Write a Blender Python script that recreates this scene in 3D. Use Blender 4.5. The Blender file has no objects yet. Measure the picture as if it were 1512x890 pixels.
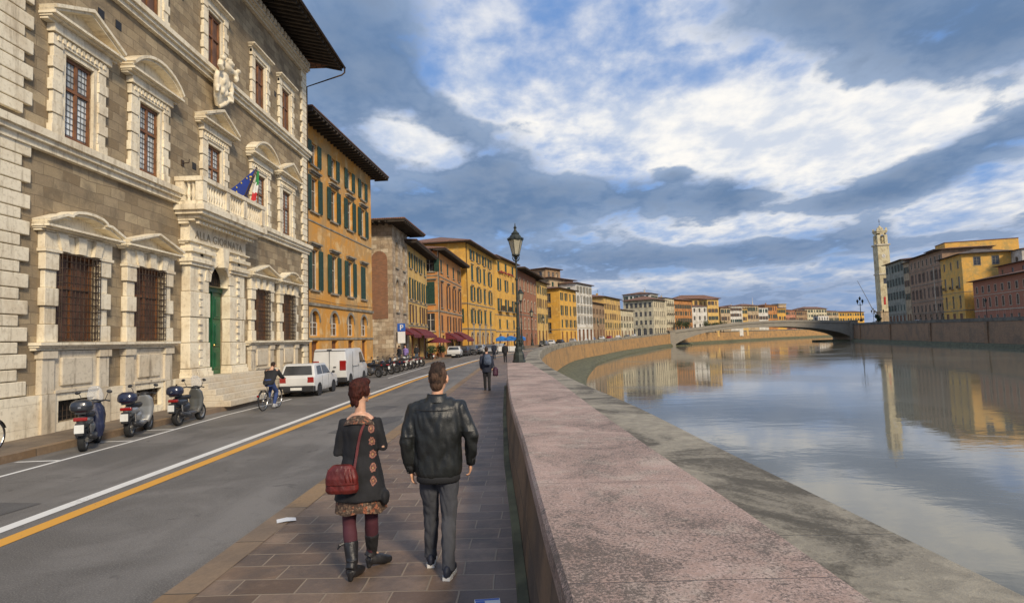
import bpy, bmesh, math, random
from mathutils import Vector, Matrix, noise
random.seed(7)
C = bpy.data.collections.new('street'); bpy.context.scene.collection.children.link(C)
sc = bpy.context.scene
PI = math.pi
R = math.radians

# ------------------------------------------------------------------ node helpers
class NT:
    def __init__(s, nt): s.nt = nt; s.n = nt.nodes; s.l = nt.links
    def node(s, t, **k):
        n = s.n.new(t)
        for a, b in k.items():
            if a.startswith('i_'):
                key = a[2:]; key = int(key) if key.isdigit() else key
                n.inputs[key].default_value = b
            else: setattr(n, a, b)
        return n
    def link(s, a, b): s.l.new(a, b)
    def val(s, x, sock):
        if isinstance(x, (int, float)): sock.default_value = x
        elif isinstance(x, (tuple, list)): sock.default_value = (*x, 1) if len(x) == 3 and sock.type == 'RGBA' else x
        else: s.link(x, sock)
    def math(s, op, a, b=0.0, c=None, clamp=False):
        n = s.node('ShaderNodeMath', operation=op); n.use_clamp = clamp
        s.val(a, n.inputs[0]); s.val(b, n.inputs[1])
        if c is not None: s.val(c, n.inputs[2])
        return n.outputs[0]
    def mix(s, f, a, b, mode='MIX'):
        n = s.node('ShaderNodeMix', data_type='RGBA', blend_type=mode)
        s.val(f, n.inputs[0]); s.val(a, n.inputs[6]); s.val(b, n.inputs[7]); return n.outputs[2]
    def ramp(s, x, stops):
        n = s.node('ShaderNodeValToRGB'); e = n.color_ramp.elements
        while len(e) < len(stops): e.new(0.5)
        for q, (p, c) in zip(e, stops):
            q.position = p; q.color = (c, c, c, 1) if isinstance(c, (int, float)) else (*c, 1)
        s.link(x, n.inputs[0]); return n.outputs[0]
    def smooth(s, x, lo, hi):
        n = s.node('ShaderNodeMapRange', interpolation_type='SMOOTHSTEP'); s.link(x, n.inputs[0])
        n.inputs[1].default_value = lo; n.inputs[2].default_value = hi; return n.outputs[0]
    def mapping(s, v, scale=(1, 1, 1), rot=(0, 0, 0), loc=(0, 0, 0)):
        n = s.node('ShaderNodeMapping'); s.link(v, n.inputs[0])
        n.inputs['Scale'].default_value = scale; n.inputs['Rotation'].default_value = rot; n.inputs['Location'].default_value = loc
        return n.outputs[0]
    def noise(s, v, scale, detail=4, rough=.55, dist=0.0):
        n = s.node('ShaderNodeTexNoise'); s.link(v, n.inputs['Vector']); n.inputs['Scale'].default_value = scale
        n.inputs['Detail'].default_value = detail; n.inputs['Roughness'].default_value = rough; n.inputs['Distortion'].default_value = dist
        return n.outputs['Fac']

MATS = {}
def newmat(name):
    m = bpy.data.materials.new(name); m.use_nodes = True; t = NT(m.node_tree)
    b = m.node_tree.nodes['Principled BSDF']; MATS[name] = m
    return m, t, b
def geo(t):
    return t.node('ShaderNodeTexCoord').outputs['Object']
def uv(t):
    return t.node('ShaderNodeTexCoord').outputs['UV']
def bump(t, b, h, strength=.3, dist=.02):
    n = t.node('ShaderNodeBump'); n.inputs['Strength'].default_value = strength; n.inputs['Distance'].default_value = dist
    t.link(h, n.inputs['Height']); t.link(n.outputs[0], b.inputs['Normal'])
def sh(c, k): return tuple(max(0, min(1, x * k)) for x in c)

def simple(name, col, rough=.6, metal=0.0, var=.18, scale=3.0, bmp=.0, spec=.5):
    """painted metal, plastic, cloth: a base colour with a little uneven wear"""
    if name in MATS: return MATS[name]
    m, t, b = newmat(name); v = geo(t)
    n = t.noise(v, scale, 5)
    t.link(t.mix(t.smooth(n, .3, .7), sh(col, 1 - var), sh(col, 1 + var)), b.inputs['Base Color'])
    t.link(t.math('MULTIPLY_ADD', n, .2, rough - .1, clamp=True), b.inputs['Roughness'])
    b.inputs['Metallic'].default_value = metal; b.inputs['Specular IOR Level'].default_value = spec
    if bmp: bump(t, b, t.noise(v, scale * 12, 4), bmp, .01)
    return m

def plaster(name, col, stain=None, light=None, k=1.0):
    """weathered lime plaster: large patches, vertical runs, fine grain"""
    if name in MATS: return MATS[name]
    m, t, b = newmat(name); v = geo(t); u = uv(t)
    stain = stain or sh(col, .62); light = light or tuple(min(1, c * 1.12 + .04) for c in col)
    big = t.noise(v, .35, 6, .62, .4)
    c = t.mix(t.smooth(big, .42, .62), col, stain)
    c = t.mix(t.math('MULTIPLY', t.smooth(t.noise(v, .9, 5, .6, .3), .5, .68), .75 * k), c, light)
    run = t.noise(t.mapping(u, (2.6, .14, 1)), 1.0, 5, .6)
    c = t.mix(t.math('MULTIPLY', t.smooth(run, .52, .72), .45 * k), c, sh(stain, .8))
    g = t.noise(v, 14, 4)
    c = t.mix(t.math('MULTIPLY', t.smooth(g, .35, .75), .22), c, sh(col, .55))
    t.link(c, b.inputs['Base Color']); b.inputs['Roughness'].default_value = .85
    bump(t, b, g, .25, .02); return m

def blocks(name, cols, mortar, bw, bh, gap=.012, bmp=.5, rough=.85, stainc=None, stain=.5, offset=.5, squash=1.0, sep=.05, sc_=1.0, var=1.0, rr=None):
    """ashlar / brick / paving in metre UVs: each block its own tone, dirt over it"""
    if name in MATS: return MATS[name]
    m, t, b = newmat(name); u = uv(t); v = geo(t)
    wob = t.node('ShaderNodeTexNoise', i_Scale=1.2, i_Detail=2.0); t.link(u, wob.inputs['Vector'])
    w2 = t.node('ShaderNodeVectorMath', operation='MULTIPLY_ADD'); t.link(wob.outputs['Color'], w2.inputs[0])
    w2.inputs[1].default_value = (sep, sep, 0); t.link(u, w2.inputs[2])
    br = t.node('ShaderNodeTexBrick'); t.link(w2.outputs[0], br.inputs['Vector'])
    br.offset = offset; br.squash = squash; br.squash_frequency = 3
    for k_, x in (('Scale', 1.0), ('Brick Width', bw), ('Row Height', bh), ('Mortar Size', gap), ('Mortar Smooth', .4), ('Bias', 0.0)):
        br.inputs[k_].default_value = x
    br.inputs['Color1'].default_value = (0, 0, 0, 1); br.inputs['Color2'].default_value = (1, 1, 1, 1); br.inputs['Mortar'].default_value = (.5, .5, .5, 1)
    st = [(i / max(1, len(cols) - 1) * .8 + .1, c) for i, c in enumerate(cols)]
    c = t.ramp(br.outputs['Color'], st)
    n1 = t.noise(v, 1.1 * sc_, 6, .65, .3)
    c = t.mix(t.math('MULTIPLY', t.smooth(n1, .42, .68), stain), c, stainc or sh(cols[0], .55))
    n2 = t.noise(v, 22 * sc_, 5, .7)
    c = t.mix(t.math('MULTIPLY', t.smooth(n2, .35, .7), .35 * var), c, sh(cols[-1], .5))
    n3 = t.noise(v, 5 * sc_, 5, .7)
    c = t.mix(t.math('MULTIPLY', t.smooth(n3, .5, .75), .4 * var), c, tuple(min(1, x * 1.25) for x in cols[-1]))
    c = t.mix(br.outputs['Fac'], c, mortar)
    t.link(c, b.inputs['Base Color'])
    if rr: t.link(t.math('MULTIPLY_ADD', n1, rr, rough - rr / 2, clamp=True), b.inputs['Roughness'])
    else: b.inputs['Roughness'].default_value = rough
    h = t.math('SUBTRACT', t.math('MULTIPLY', n2, .35), br.outputs['Fac'])
    bump(t, b, h, bmp, .03); return m

# ------------------------------------------------------------------ mesh builder
class MB:
    def __init__(s): s.v = []; s.f = []; s.m = []; s.M = Matrix.Identity(4); s.mi = 0
    def add(s, pts, faces, mi=None):
        o = len(s.v); s.v += [s.M @ Vector(p) for p in pts]
        for f in faces: s.f.append([o + i for i in f]); s.m.append(s.mi if mi is None else mi)
        return s
    def quad(s, *p, mi=None): return s.add(p, [list(range(len(p)))], mi)
    def box(s, x0, x1, y0, y1, z0, z1, mi=None):
        p = [(x, y, z) for z in (z0, z1) for y in (y0, y1) for x in (x0, x1)]
        return s.add(p, [(0, 2, 3, 1), (4, 5, 7, 6), (0, 1, 5, 4), (2, 6, 7, 3), (0, 4, 6, 2), (1, 3, 7, 5)], mi)
    def rbox(s, x0, x1, y0, y1, z0, z1, r, mi=None):
        """box with chamfered edges"""
        bm = bmesh.new(); bmesh.ops.create_cube(bm, size=1)
        for v in bm.verts: v.co = ((x0 + x1) / 2 + v.co.x * (x1 - x0), (y0 + y1) / 2 + v.co.y * (y1 - y0), (z0 + z1) / 2 + v.co.z * (z1 - z0))
        bmesh.ops.bevel(bm, geom=bm.edges[:], offset=r, segments=2, affect='EDGES', profile=.5)
        bm.verts.ensure_lookup_table(); s.add([v.co[:] for v in bm.verts], [[v.index for v in f.verts] for f in bm.faces], mi); bm.free(); return s
    def prism(s, poly, ax, a, b, mi=None):
        """poly of 2D points extruded along axis ax from a to b"""
        def P(q, t):
            return {'x': (t, q[0], q[1]), 'y': (q[0], t, q[1]), 'z': (q[0], q[1], t)}[ax]
        n = len(poly); p = [P(q, a) for q in poly] + [P(q, b) for q in poly]
        fs = [list(range(n))[::-1], list(range(n, 2 * n))] + [(i, (i + 1) % n, n + (i + 1) % n, n + i) for i in range(n)]
        return s.add(p, fs, mi)
    def tube(s, pts, r, n=6, mi=None, cap=True):
        pts = [Vector(p) for p in pts]; rs = r if isinstance(r, (list, tuple)) else [r] * len(pts)
        rings = []; up = None
        for i, p in enumerate(pts):
            d = (pts[min(i + 1, len(pts) - 1)] - pts[max(i - 1, 0)]).normalized()
            if up is None: up = Vector((0, 0, 1)) if abs(d.z) < .9 else Vector((1, 0, 0))
            a = d.cross(up); 
            if a.length < 1e-4: a = d.cross(Vector((0, 1, 0)))
            a.normalize(); b = a.cross(d).normalized(); up = b
            rings.append([p + (a * math.cos(2 * PI * k / n) + b * math.sin(2 * PI * k / n)) * rs[i] for k in range(n)])
        vs = [q for g in rings for q in g]; fs = []
        for i in range(len(pts) - 1):
            for k in range(n): fs.append((i * n + k, i * n + (k + 1) % n, (i + 1) * n + (k + 1) % n, (i + 1) * n + k))
        if cap: fs.append(list(range(n))[::-1]); fs.append([(len(pts) - 1) * n + k for k in range(n)])
        return s.add(vs, fs, mi)
    def lathe(s, prof, c=(0, 0, 0), n=16, mi=None, ax='z', cap=True):
        """prof: (radius, height) pairs round a vertical (or other) axis"""
        vs = []; fs = []
        for r, h in prof:
            for k in range(n):
                a = 2 * PI * k / n; q = (r * math.cos(a), r * math.sin(a), h)
                if ax == 'x': q = (q[2], q[0], q[1])
                if ax == 'y': q = (q[0], q[2], q[1])
                vs.append((q[0] + c[0], q[1] + c[1], q[2] + c[2]))
        for i in range(len(prof) - 1):
            for k in range(n): fs.append((i * n + k, i * n + (k + 1) % n, (i + 1) * n + (k + 1) % n, (i + 1) * n + k))
        if cap: fs.append(list(range(n))[::-1]); fs.append([(len(prof) - 1) * n + k for k in range(n)])
        return s.add(vs, fs, mi)
    def loft(s, secs, n=16, mi=None):
        """secs: (cx, cy, cz, rx, ry[, power]) horizontal rounded sections"""
        vs = []; fs = []
        for q in secs:
            cx, cy, cz, rx, ry = q[:5]; pw = q[5] if len(q) > 5 else 1.0
            for k in range(n):
                a = 2 * PI * k / n; c_, s_ = math.cos(a), math.sin(a)
                vs.append((cx + rx * math.copysign(abs(c_) ** pw, c_), cy + ry * math.copysign(abs(s_) ** pw, s_), cz))
        for i in range(len(secs) - 1):
            for k in range(n): fs.append((i * n + k, i * n + (k + 1) % n, (i + 1) * n + (k + 1) % n, (i + 1) * n + k))
        fs.append(list(range(n))[::-1]); fs.append([(len(secs) - 1) * n + k for k in range(n)])
        return s.add(vs, fs, mi)
    def ell(s, c, r, rot=None, n=14, mi=None):
        vs = []; fs = []; m = n // 2; rm = rot or Matrix.Identity(3)
        for i in range(1, m):
            th = PI * i / m
            for k in range(n):
                a = 2 * PI * k / n
                vs.append(Vector(c) + rm @ Vector((r[0] * math.sin(th) * math.cos(a), r[1] * math.sin(th) * math.sin(a), r[2] * math.cos(th))))
        T = len(vs); vs.append(Vector(c) + rm @ Vector((0, 0, r[2]))); vs.append(Vector(c) + rm @ Vector((0, 0, -r[2])))
        for i in range(m - 2):
            for k in range(n): fs.append((i * n + k, (i + 1) * n + k, (i + 1) * n + (k + 1) % n, i * n + (k + 1) % n))
        for k in range(n):
            fs.append((T, k, (k + 1) % n)); fs.append((T + 1, (m - 2) * n + (k + 1) % n, (m - 2) * n + k))
        return s.add(vs, fs, mi)
    def band(s, path, th, y0, y1, mi=None):
        """a moulding of thickness th along a 2D path (x,z), th measured to the right hand, extruded y0..y1"""
        P = [Vector(p) for p in path]; Q = []
        for i, p in enumerate(P):
            d0 = (P[i] - P[i - 1]).normalized() if i else None; d1 = (P[i + 1] - P[i]).normalized() if i < len(P) - 1 else None
            if d0 is None: nn = Vector((d1.y, -d1.x)); k = 1
            elif d1 is None: nn = Vector((d0.y, -d0.x)); k = 1
            else:
                nn = (Vector((d0.y, -d0.x)) + Vector((d1.y, -d1.x))).normalized(); k = 1 / max(.4, nn.dot(Vector((d0.y, -d0.x))))
            Q.append(p + nn * th * k)
        n = len(P); vs = []
        for y in (y0, y1):
            vs += [(p.x, y, p.y) for p in P] + [(q.x, y, q.y) for q in Q]
        fs = []
        for i in range(n - 1):
            a, b, c, d = i, i + 1, n + i + 1, n + i
            fs += [(a, b, c, d), (2 * n + a, 2 * n + d, 2 * n + c, 2 * n + b), (a, 2 * n + a, 2 * n + b, b), (d, c, 2 * n + c, 2 * n + d)]
        fs += [(0, n, 3 * n, 2 * n), (n - 1, 3 * n - 1, 4 * n - 1, 2 * n - 1)]
        fs[-1] = (n - 1, 2 * n - 1, 4 * n - 1, 3 * n - 1); return s.add(vs, fs, mi)
    def mesh(s, name, mats, smooth=False, recalc=True):
        me = bpy.data.meshes.new(name); me.from_pydata([v[:] for v in s.v], [], s.f)
        for m in mats: me.materials.append(m)
        me.polygons.foreach_set('material_index', s.m)
        if recalc:
            bm = bmesh.new(); bm.from_mesh(me); bmesh.ops.recalc_face_normals(bm, faces=bm.faces[:]); bm.to_mesh(me); bm.free()
        me.update()
        uvl = me.uv_layers.new(name='UVMap'); dat = [0.0] * (2 * len(me.loops)); V = me.vertices
        for p in me.polygons:
            nx, ny, nz = p.normal
            h = math.hypot(nx, ny)
            if abs(nz) < .75 and h > 1e-6:
                tx, ty = -ny / h, nx / h
                for li in p.loop_indices:
                    c = V[me.loops[li].vertex_index].co; dat[2 * li] = c.x * tx + c.y * ty; dat[2 * li + 1] = c.z
            else:
                for li in p.loop_indices:
                    c = V[me.loops[li].vertex_index].co; dat[2 * li] = c.x; dat[2 * li + 1] = c.y
        uvl.data.foreach_set('uv', dat)
        if smooth:
            me.polygons.foreach_set('use_smooth', [True] * len(me.polygons))
        return me
    def build(s, name, mats, parent=None, smooth=False, loc=None, rotz=0.0, recalc=True):
        if not isinstance(mats, (list, tuple)): mats = [mats]
        return link(name, s.mesh(name, mats, smooth, recalc), parent, loc, rotz)
def link(name, me, parent=None, loc=None, rotz=0.0):
    o = bpy.data.objects.new(name, me); C.objects.link(o)
    if parent is not None: o.parent = parent
    if loc: o.location = loc
    if rotz: o.rotation_euler = (0, 0, rotz)
    return o
def autosmooth(o, ang=40):
    me = o.data; me.polygons.foreach_set('use_smooth', [True] * len(me.polygons))
    try: me.set_sharp_from_angle(angle=R(ang))
    except Exception: pass
    return o
def tag(o, label=None, cat=None, group=None, kind=None):
    if label: o['label'] = label
    if cat: o['category'] = cat
    if group: o['group'] = group
    if kind: o['kind'] = kind
    return o
def thing(name, label, cat, loc=(0, 0, 0), rotz=0.0, group=None):
    o = bpy.data.objects.new(name, None); C.objects.link(o); o.location = loc; o.rotation_euler = (0, 0, rotz)
    o.empty_display_size = .2
    return tag(o, label, cat, group)
def copy_tree(o, parent=None):
    c = o.copy(); C.objects.link(c)
    if parent is not None: c.parent = parent
    for ch in [x for x in C.objects if x.parent == o]: copy_tree(ch, c)
    return c
def dup(o, loc, rotz=0.0, label=None, group=None, scale=None):
    c = copy_tree(o); c.location = loc; c.rotation_euler = (0, 0, rotz)
    if label: c['label'] = label
    if group: c['group'] = group
    if scale: c.scale = (scale,) * 3 if isinstance(scale, (int, float)) else scale
    return c
def organic(o, voxel, it=6, fac=.5, disp=0.0, dscale=.1, decim=None):
    """turn overlapping volumes into one continuous smooth surface"""
    m = o.modifiers.new('a', 'REMESH'); m.mode = 'VOXEL'; m.voxel_size = voxel; m.use_smooth_shade = True
    m2 = o.modifiers.new('b', 'SMOOTH'); m2.factor = fac; m2.iterations = it
    dg = bpy.context.evaluated_depsgraph_get(); dg.update()
    me = bpy.data.meshes.new_from_object(o.evaluated_get(dg)); 
    o.modifiers.clear(); old = o.data
    me.materials.clear()
    for mm in old.materials: me.materials.append(mm)
    o.data = me
    if disp:
        me.calc_loop_triangles()
        ns = [v.normal.copy() for v in me.vertices]
        for v, nn in zip(me.vertices, ns):
            p = v.co; q = Vector((p.x / dscale, p.y / dscale, p.z / dscale * .45 + p.x / dscale * .5))
            v.co = p + nn * (disp * (abs(noise.noise(q)) * 2 - .5 + .5 * noise.noise(q * 2.3)))
    me.polygons.foreach_set('use_smooth', [True] * len(me.polygons)); me.update()
    return o
def stack_path(pts, n):
    """Catmull-Rom resample of a list of tuples"""
    out = []
    P = [pts[0]] + list(pts) + [pts[-1]]
    for i in range(1, len(P) - 2):
        for k in range(n):
            t = k / n
            out.append(tuple(.5 * ((2 * b) + (-a + c) * t + (2 * a - 5 * b + 4 * c - d) * t * t + (-a + 3 * b - 3 * c + d) * t ** 3) for a, b, c, d in zip(P[i - 1], P[i], P[i + 1], P[i + 2])))
    out.append(tuple(pts[-1])); return out
def lerp_tab(tab, y):
    if y <= tab[0][0]: return tab[0][1:]
    for a, b in zip(tab, tab[1:]):
        if y <= b[0]:
            t = (y - a[0]) / (b[0] - a[0]); return tuple(p + (q - p) * t for p, q in zip(a[1:], b[1:]))
    return tab[-1][1:]

# ------------------------------------------------------------------ camera, sun, sky
cam = bpy.data.cameras.new('camera'); co = bpy.data.objects.new('camera', cam); C.objects.link(co)
cam.lens = 36 * 860 / 1512; cam.sensor_width = 36; cam.clip_end = 12000; cam.clip_start = .05
co.matrix_world = Matrix.Translation((0, 0, 2.2)) @ Matrix.Rotation(math.atan(12.4 / 860), 4, 'Z') @ Matrix.Rotation(PI / 2 + math.atan(55 / 860), 4, 'X') @ Matrix.Rotation(-.03, 4, 'Z')
sc.camera = co
SUN = Vector((.50, -.80, .60)).normalized()
sl = bpy.data.lights.new('sun', 'SUN'); sl.energy = 3.5; sl.angle = R(10); sl.color = (1, .85, .64)
so = bpy.data.objects.new('sun', sl); C.objects.link(so); so.rotation_euler = SUN.to_track_quat('Z', 'Y').to_euler(); so.location = (0, -20, 40)
w = bpy.data.worlds.new('World'); sc.world = w; w.use_nodes = True
t = NT(w.node_tree); bg = w.node_tree.nodes['Background']
sky = t.node('ShaderNodeTexSky', sky_type='NISHITA'); sky.sun_disc = False
sky.sun_elevation = math.asin(SUN.z); sky.sun_rotation = math.atan2(SUN.x, SUN.y)
sky.air_density = 1.1; sky.dust_density = .6; sky.ozone_density = 2.0
g = t.node('ShaderNodeTexCoord').outputs['Generated']
sep = t.node('ShaderNodeSeparateXYZ'); t.link(g, sep.inputs[0]); sx, sy, sz = sep.outputs
# clouds lie on a curved layer: project the direction onto it so they shrink towards the horizon
den = t.math('ADD', t.math('MAXIMUM', sz, 0.0), .16)
px = t.math('DIVIDE', sx, den); py = t.math('DIVIDE', sy, den)
cb = t.node('ShaderNodeCombineXYZ'); t.link(px, cb.inputs[0]); t.link(py, cb.inputs[1]); pv = cb.outputs[0]
az = t.math('ARCTAN2', sx, t.math('MAXIMUM', sy, .001)); el = t.math('ARCSINE', sz)
def blob(a0, e0, wa, we, rot=0.0):
    """a soft patch of the sky about azimuth a0, elevation e0 (radians)"""
    da = t.math('SUBTRACT', az, a0); de = t.math('SUBTRACT', el, e0); c_, s_ = math.cos(rot), math.sin(rot)
    u = t.math('DIVIDE', t.math('ADD', t.math('MULTIPLY', da, c_), t.math('MULTIPLY', de, s_)), wa)
    v = t.math('DIVIDE', t.math('SUBTRACT', t.math('MULTIPLY', de, c_), t.math('MULTIPLY', da, s_)), we)
    return t.math('EXPONENT', t.math('MULTIPLY', t.math('ADD', t.math('MULTIPLY', u, u), t.math('MULTIPLY', v, v)), -1.0))
def total(bl):
    s = None
    for a0, e0, wa, we, rot, k in bl:
        b_ = t.math('MULTIPLY', blob(a0, e0, wa, we, rot), k); s = b_ if s is None else t.math('ADD', s, b_)
    return s
DARK = [(-.28, .46, .17, .12, 0, .42), (-.08, .30, .16, .07, -.5, .34), (-.17, .22, .20, .05, 0, .30), (.24, .23, .18, .035, -.1, .34), (.36, .22, .05, .03, 0, .22),
        (.53, .46, .14, .06, -.2, .32), (.70, .38, .14, .06, .2, .32), (.64, .225, .14, .03, .25, .42), (.53, .185, .10, .02, .1, .3), (.27, .26, .03, .012, 0, .25),
        (.23, .375, .07, .014, .3, .26), (.12, .13, .30, .03, 0, .25), (.5, .125, .3, .022, 0, .25), (.3, .05, .6, .03, 0, .12), (-.05, .19, .2, .05, 0, .12), (.02, .27, .10, .02, .2, -.12), (.5, .165, .2, .012, .1, -.15), (.0, .12, .12, .012, 0, -.2), (.25, .085, .3, .008, 0, -.2), (.05, .47, .16, .10, 0, -.42), (.36, .31, .20, .04, -.1, -.34), (.62, .27, .10, .02, .2, -.2), (.52, .29, .12, .04, 0, -.34),
        (-.17, .335, .08, .03, -.35, -.38), (-.07, .43, .05, .05, .4, -.22), (.67, .155, .1, .015, .2, -.3), (.36, .165, .14, .012, .1, -.25), (-.9, .5, .5, .4, 0, .15), (1.2, .4, .3, .3, 0, .1)]
WHITE = [(.33, .33, .24, .07, -.1, .36), (.52, .27, .16, .06, .1, .32), (-.17, .335, .10, .04, -.35, .34), (-.07, .44, .05, .05, .4, .15), (.05, .50, .10, .05, 0, -.16),
         (.70, .15, .12, .03, .2, .2), (.35, .17, .2, .03, 0, .15), (.3, .09, .3, .01, 0, .15)]
fr = t.math('ADD', 1.0, 0.0)
n_big = t.noise(t.mapping(pv, (1.0, .9, 1), loc=(3.1, .4, 0)), 1.5, 8, .5, .15)
n_mid = t.noise(t.mapping(pv, (1.0, .8, 1), loc=(7.7, 2.0, 0)), 3.8, 10, .55, .12)
n_fin = t.noise(t.mapping(pv, (1.0, .8, 1), loc=(1.7, 9.0, 0)), 11.0, 9, .56, .15)
dk = t.math('ADD', t.math('ADD', t.math('MULTIPLY', n_big, .55), t.math('MULTIPLY', n_mid, 1.0)), t.math('MULTIPLY', n_fin, .36))
dk = t.math('ADD', t.math('SUBTRACT', dk, .975), total(DARK))
dark_m = t.smooth(dk, .03, .20)
deep = t.smooth(dk, .10, .50)
wh = t.math('ADD', t.math('ADD', t.math('MULTIPLY', n_mid, .8), t.math('MULTIPLY', n_fin, .25)), t.math('MULTIPLY', n_big, .35))
wh = t.math('ADD', t.math('SUBTRACT', wh, .70), total(WHITE))
white_m = t.smooth(wh, -.18, .24)
skyc = t.mix(1.0, sky.outputs[0], (1.25, 1.22, 1.3, 1), 'MULTIPLY')
base = t.mix(.75, skyc, (1.75, 3.5, 7.2, 1))
whitec = t.mix(t.smooth(t.math('ADD', t.math('MULTIPLY', n_mid, .6), t.math('MULTIPLY', n_fin, .4)), .38, .62), (6.6, 7.2, 8.3, 1), (10.3, 10.0, 9.5, 1))
c = t.mix(white_m, base, whitec)
dcol = t.mix(t.smooth(t.math('ADD', t.math('MULTIPLY', n_mid, .65), t.math('MULTIPLY', n_fin, .35)), .40, .62), (1.4, 2.3, 3.9, 1), (2.8, 3.9, 5.8, 1))
dcol = t.mix(t.math('MULTIPLY', t.smooth(deep, .0, 1.0), .6), dcol, (1.0, 1.8, 3.2, 1))
c = t.mix(t.math('MULTIPLY', dark_m, .92), c, dcol)
# thin lilac haze close to the horizon
c = t.mix(t.math('MULTIPLY', t.smooth(el, .22, .0), .55), c, (2.3, 3.1, 4.9, 1))
t.link(c, bg.inputs['Color']); bg.inputs['Strength'].default_value = .098
sc.view_settings.view_transform = 'Standard'; sc.view_settings.look = 'None'; sc.view_settings.exposure = 0.0; sc.view_settings.gamma = 1.0
sc.view_settings.use_curve_mapping = False
sc.cycles.max_bounces = 6; sc.cycles.diffuse_bounces = 3; sc.cycles.glossy_bounces = 3; sc.cycles.use_denoising = True

# ------------------------------------------------------------------ the lie of the land
# outer top edge of the near (left) bank: x, y, z of the coping
QUAY = [(2.7, -8, .99), (2.3, 2, .99), (2.12, 6, .99), (1.95, 10.5, .99), (1.55, 16, .99), (1.12, 25, 1.02), (1.05, 35, 1.05), (1.36, 45, 1.05), (2.1, 60, 1.02), (3.6, 80, .98),
        (7.2, 110, 1.0), (13.8, 145, 1.1), (26.4, 184, 1.3), (38.5, 222, 1.6), (54.5, 262, 2.0), (71, 305, 2.6), (87, 342, 3.1), (117, 392, 3.2), (165, 450, 3.2), (235, 522, 3.2), (330, 600, 3.2), (520, 760, 3.2), (900, 1100, 3.2)]
QS = stack_path(QUAY, 5)
RQ = [(96, 20, 3.2), (118, 93, 3.6), (140.4, 165, 4.15), (166, 252, 4.8), (193, 342, 5.3), (245, 420, 5.3), (340, 500, 5.0), (540, 640, 5.0), (930, 940, 5.0)]
WZ = -4.9
def gz(y):
    return lerp_tab([(-50, 0.0), (110, 0.0), (184, .3), (262, 1.0), (342, 2.1), (2000, 2.1)], y)[0]
def rgz(y): return lerp_tab([(0, 2.2), (165, 3.1), (342, 4.2), (2000, 4.2)], y)[0]

# materials of the setting
def asphalt(name, col, col2, patch=.5):
    m, t, b = newmat(name); v = geo(t)
    n1 = t.noise(v, .45, 6, .6, .6); n2 = t.noise(v, 60, 4, .75); n3 = t.noise(t.mapping(v, (1.1, .16, 1)), 1.0, 5, .6)
    c = t.mix(t.smooth(n1, .40, .60), sh(col, .85), col2)
    c = t.mix(t.math('MULTIPLY', t.smooth(n3, .45, .62), patch), c, sh(col, .66))
    c = t.mix(t.math('MULTIPLY', t.smooth(n2, .46, .66), .6), c, sh(col2, 1.75))
    c = t.mix(t.math('MULTIPLY', t.smooth(t.noise(v, 7, 6, .7), .55, .72), .4), c, sh(col, .7))
    c = t.mix(t.math('MULTIPLY', t.smooth(t.noise(t.mapping(v, (.9, .05, 1), loc=(5, 0, 0)), 1.0, 3, .5), .50, .60), .35), c, sh(col2, 1.25))
    c = t.mix(t.math('MULTIPLY', t.smooth(t.noise(v, 1.9, 3, .5, 1.2), .66, .72), .55), c, sh(col, .5))
    vo = t.node('ShaderNodeTexVoronoi', feature='DISTANCE_TO_EDGE', i_Scale=.33); wv = t.node('ShaderNodeVectorMath', operation='ADD')
    nz = t.node('ShaderNodeTexNoise', i_Scale=1.6, i_Detail=5.0); t.link(v, nz.inputs['Vector']); t.link(nz.outputs['Color'], wv.inputs[0]); t.link(v, wv.inputs[1]); t.link(wv.outputs[0], vo.inputs['Vector'])
    c = t.mix(t.math('MULTIPLY', t.smooth(vo.outputs['Distance'], .008, .0), .16), c, sh(col, .5))
    t.link(c, b.inputs['Base Color']); t.link(t.math('MULTIPLY_ADD', n1, .3, .5), b.inputs['Roughness']); bump(t, b, n2, .5, .01); return m
M_asph = asphalt('asphalt', (.115, .107, .096), (.175, .162, .145))
M_asphp = asphalt('asphalt_dark', (.075, .073, .072), (.10, .096, .09))
M_pave = blocks('stone_paving', [(.12, .078, .055), (.165, .108, .074), (.23, .145, .09), (.145, .105, .082), (.26, .18, .125)], (.27, .21, .15), .55, .31, .010, .45, .48, (.06, .052, .05), .75, rr=.35, sep=.05)
M_pavl = blocks('pavement_slabs', [(.17, .125, .085), (.22, .165, .11), (.19, .145, .10)], (.10, .08, .06), .9, .5, .012, .35, .75, (.10, .075, .05), .6)
M_kerb = blocks('kerb_stone', [(.20, .125, .065), (.31, .20, .10), (.24, .17, .11)], (.08, .06, .04), 5.0, 1.25, .012, .4, .7, (.13, .10, .075), .6)
M_bank = blocks('quay_stone', [(.40, .215, .075), (.50, .29, .11), (.44, .25, .09)], (.28, .17, .08), .6, .16, .01, .4, .85, (.19, .135, .075), .9, sc_=.35)
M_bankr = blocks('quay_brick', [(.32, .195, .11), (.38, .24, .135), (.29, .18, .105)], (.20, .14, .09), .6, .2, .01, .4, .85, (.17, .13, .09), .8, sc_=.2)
M_coping = blocks('coping_stone', [(.29, .26, .20), (.38, .335, .255), (.33, .29, .22)], (.12, .10, .07), 20, 1.8, .012, .5, .8, (.10, .085, .06), .95, sc_=.9)
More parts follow.
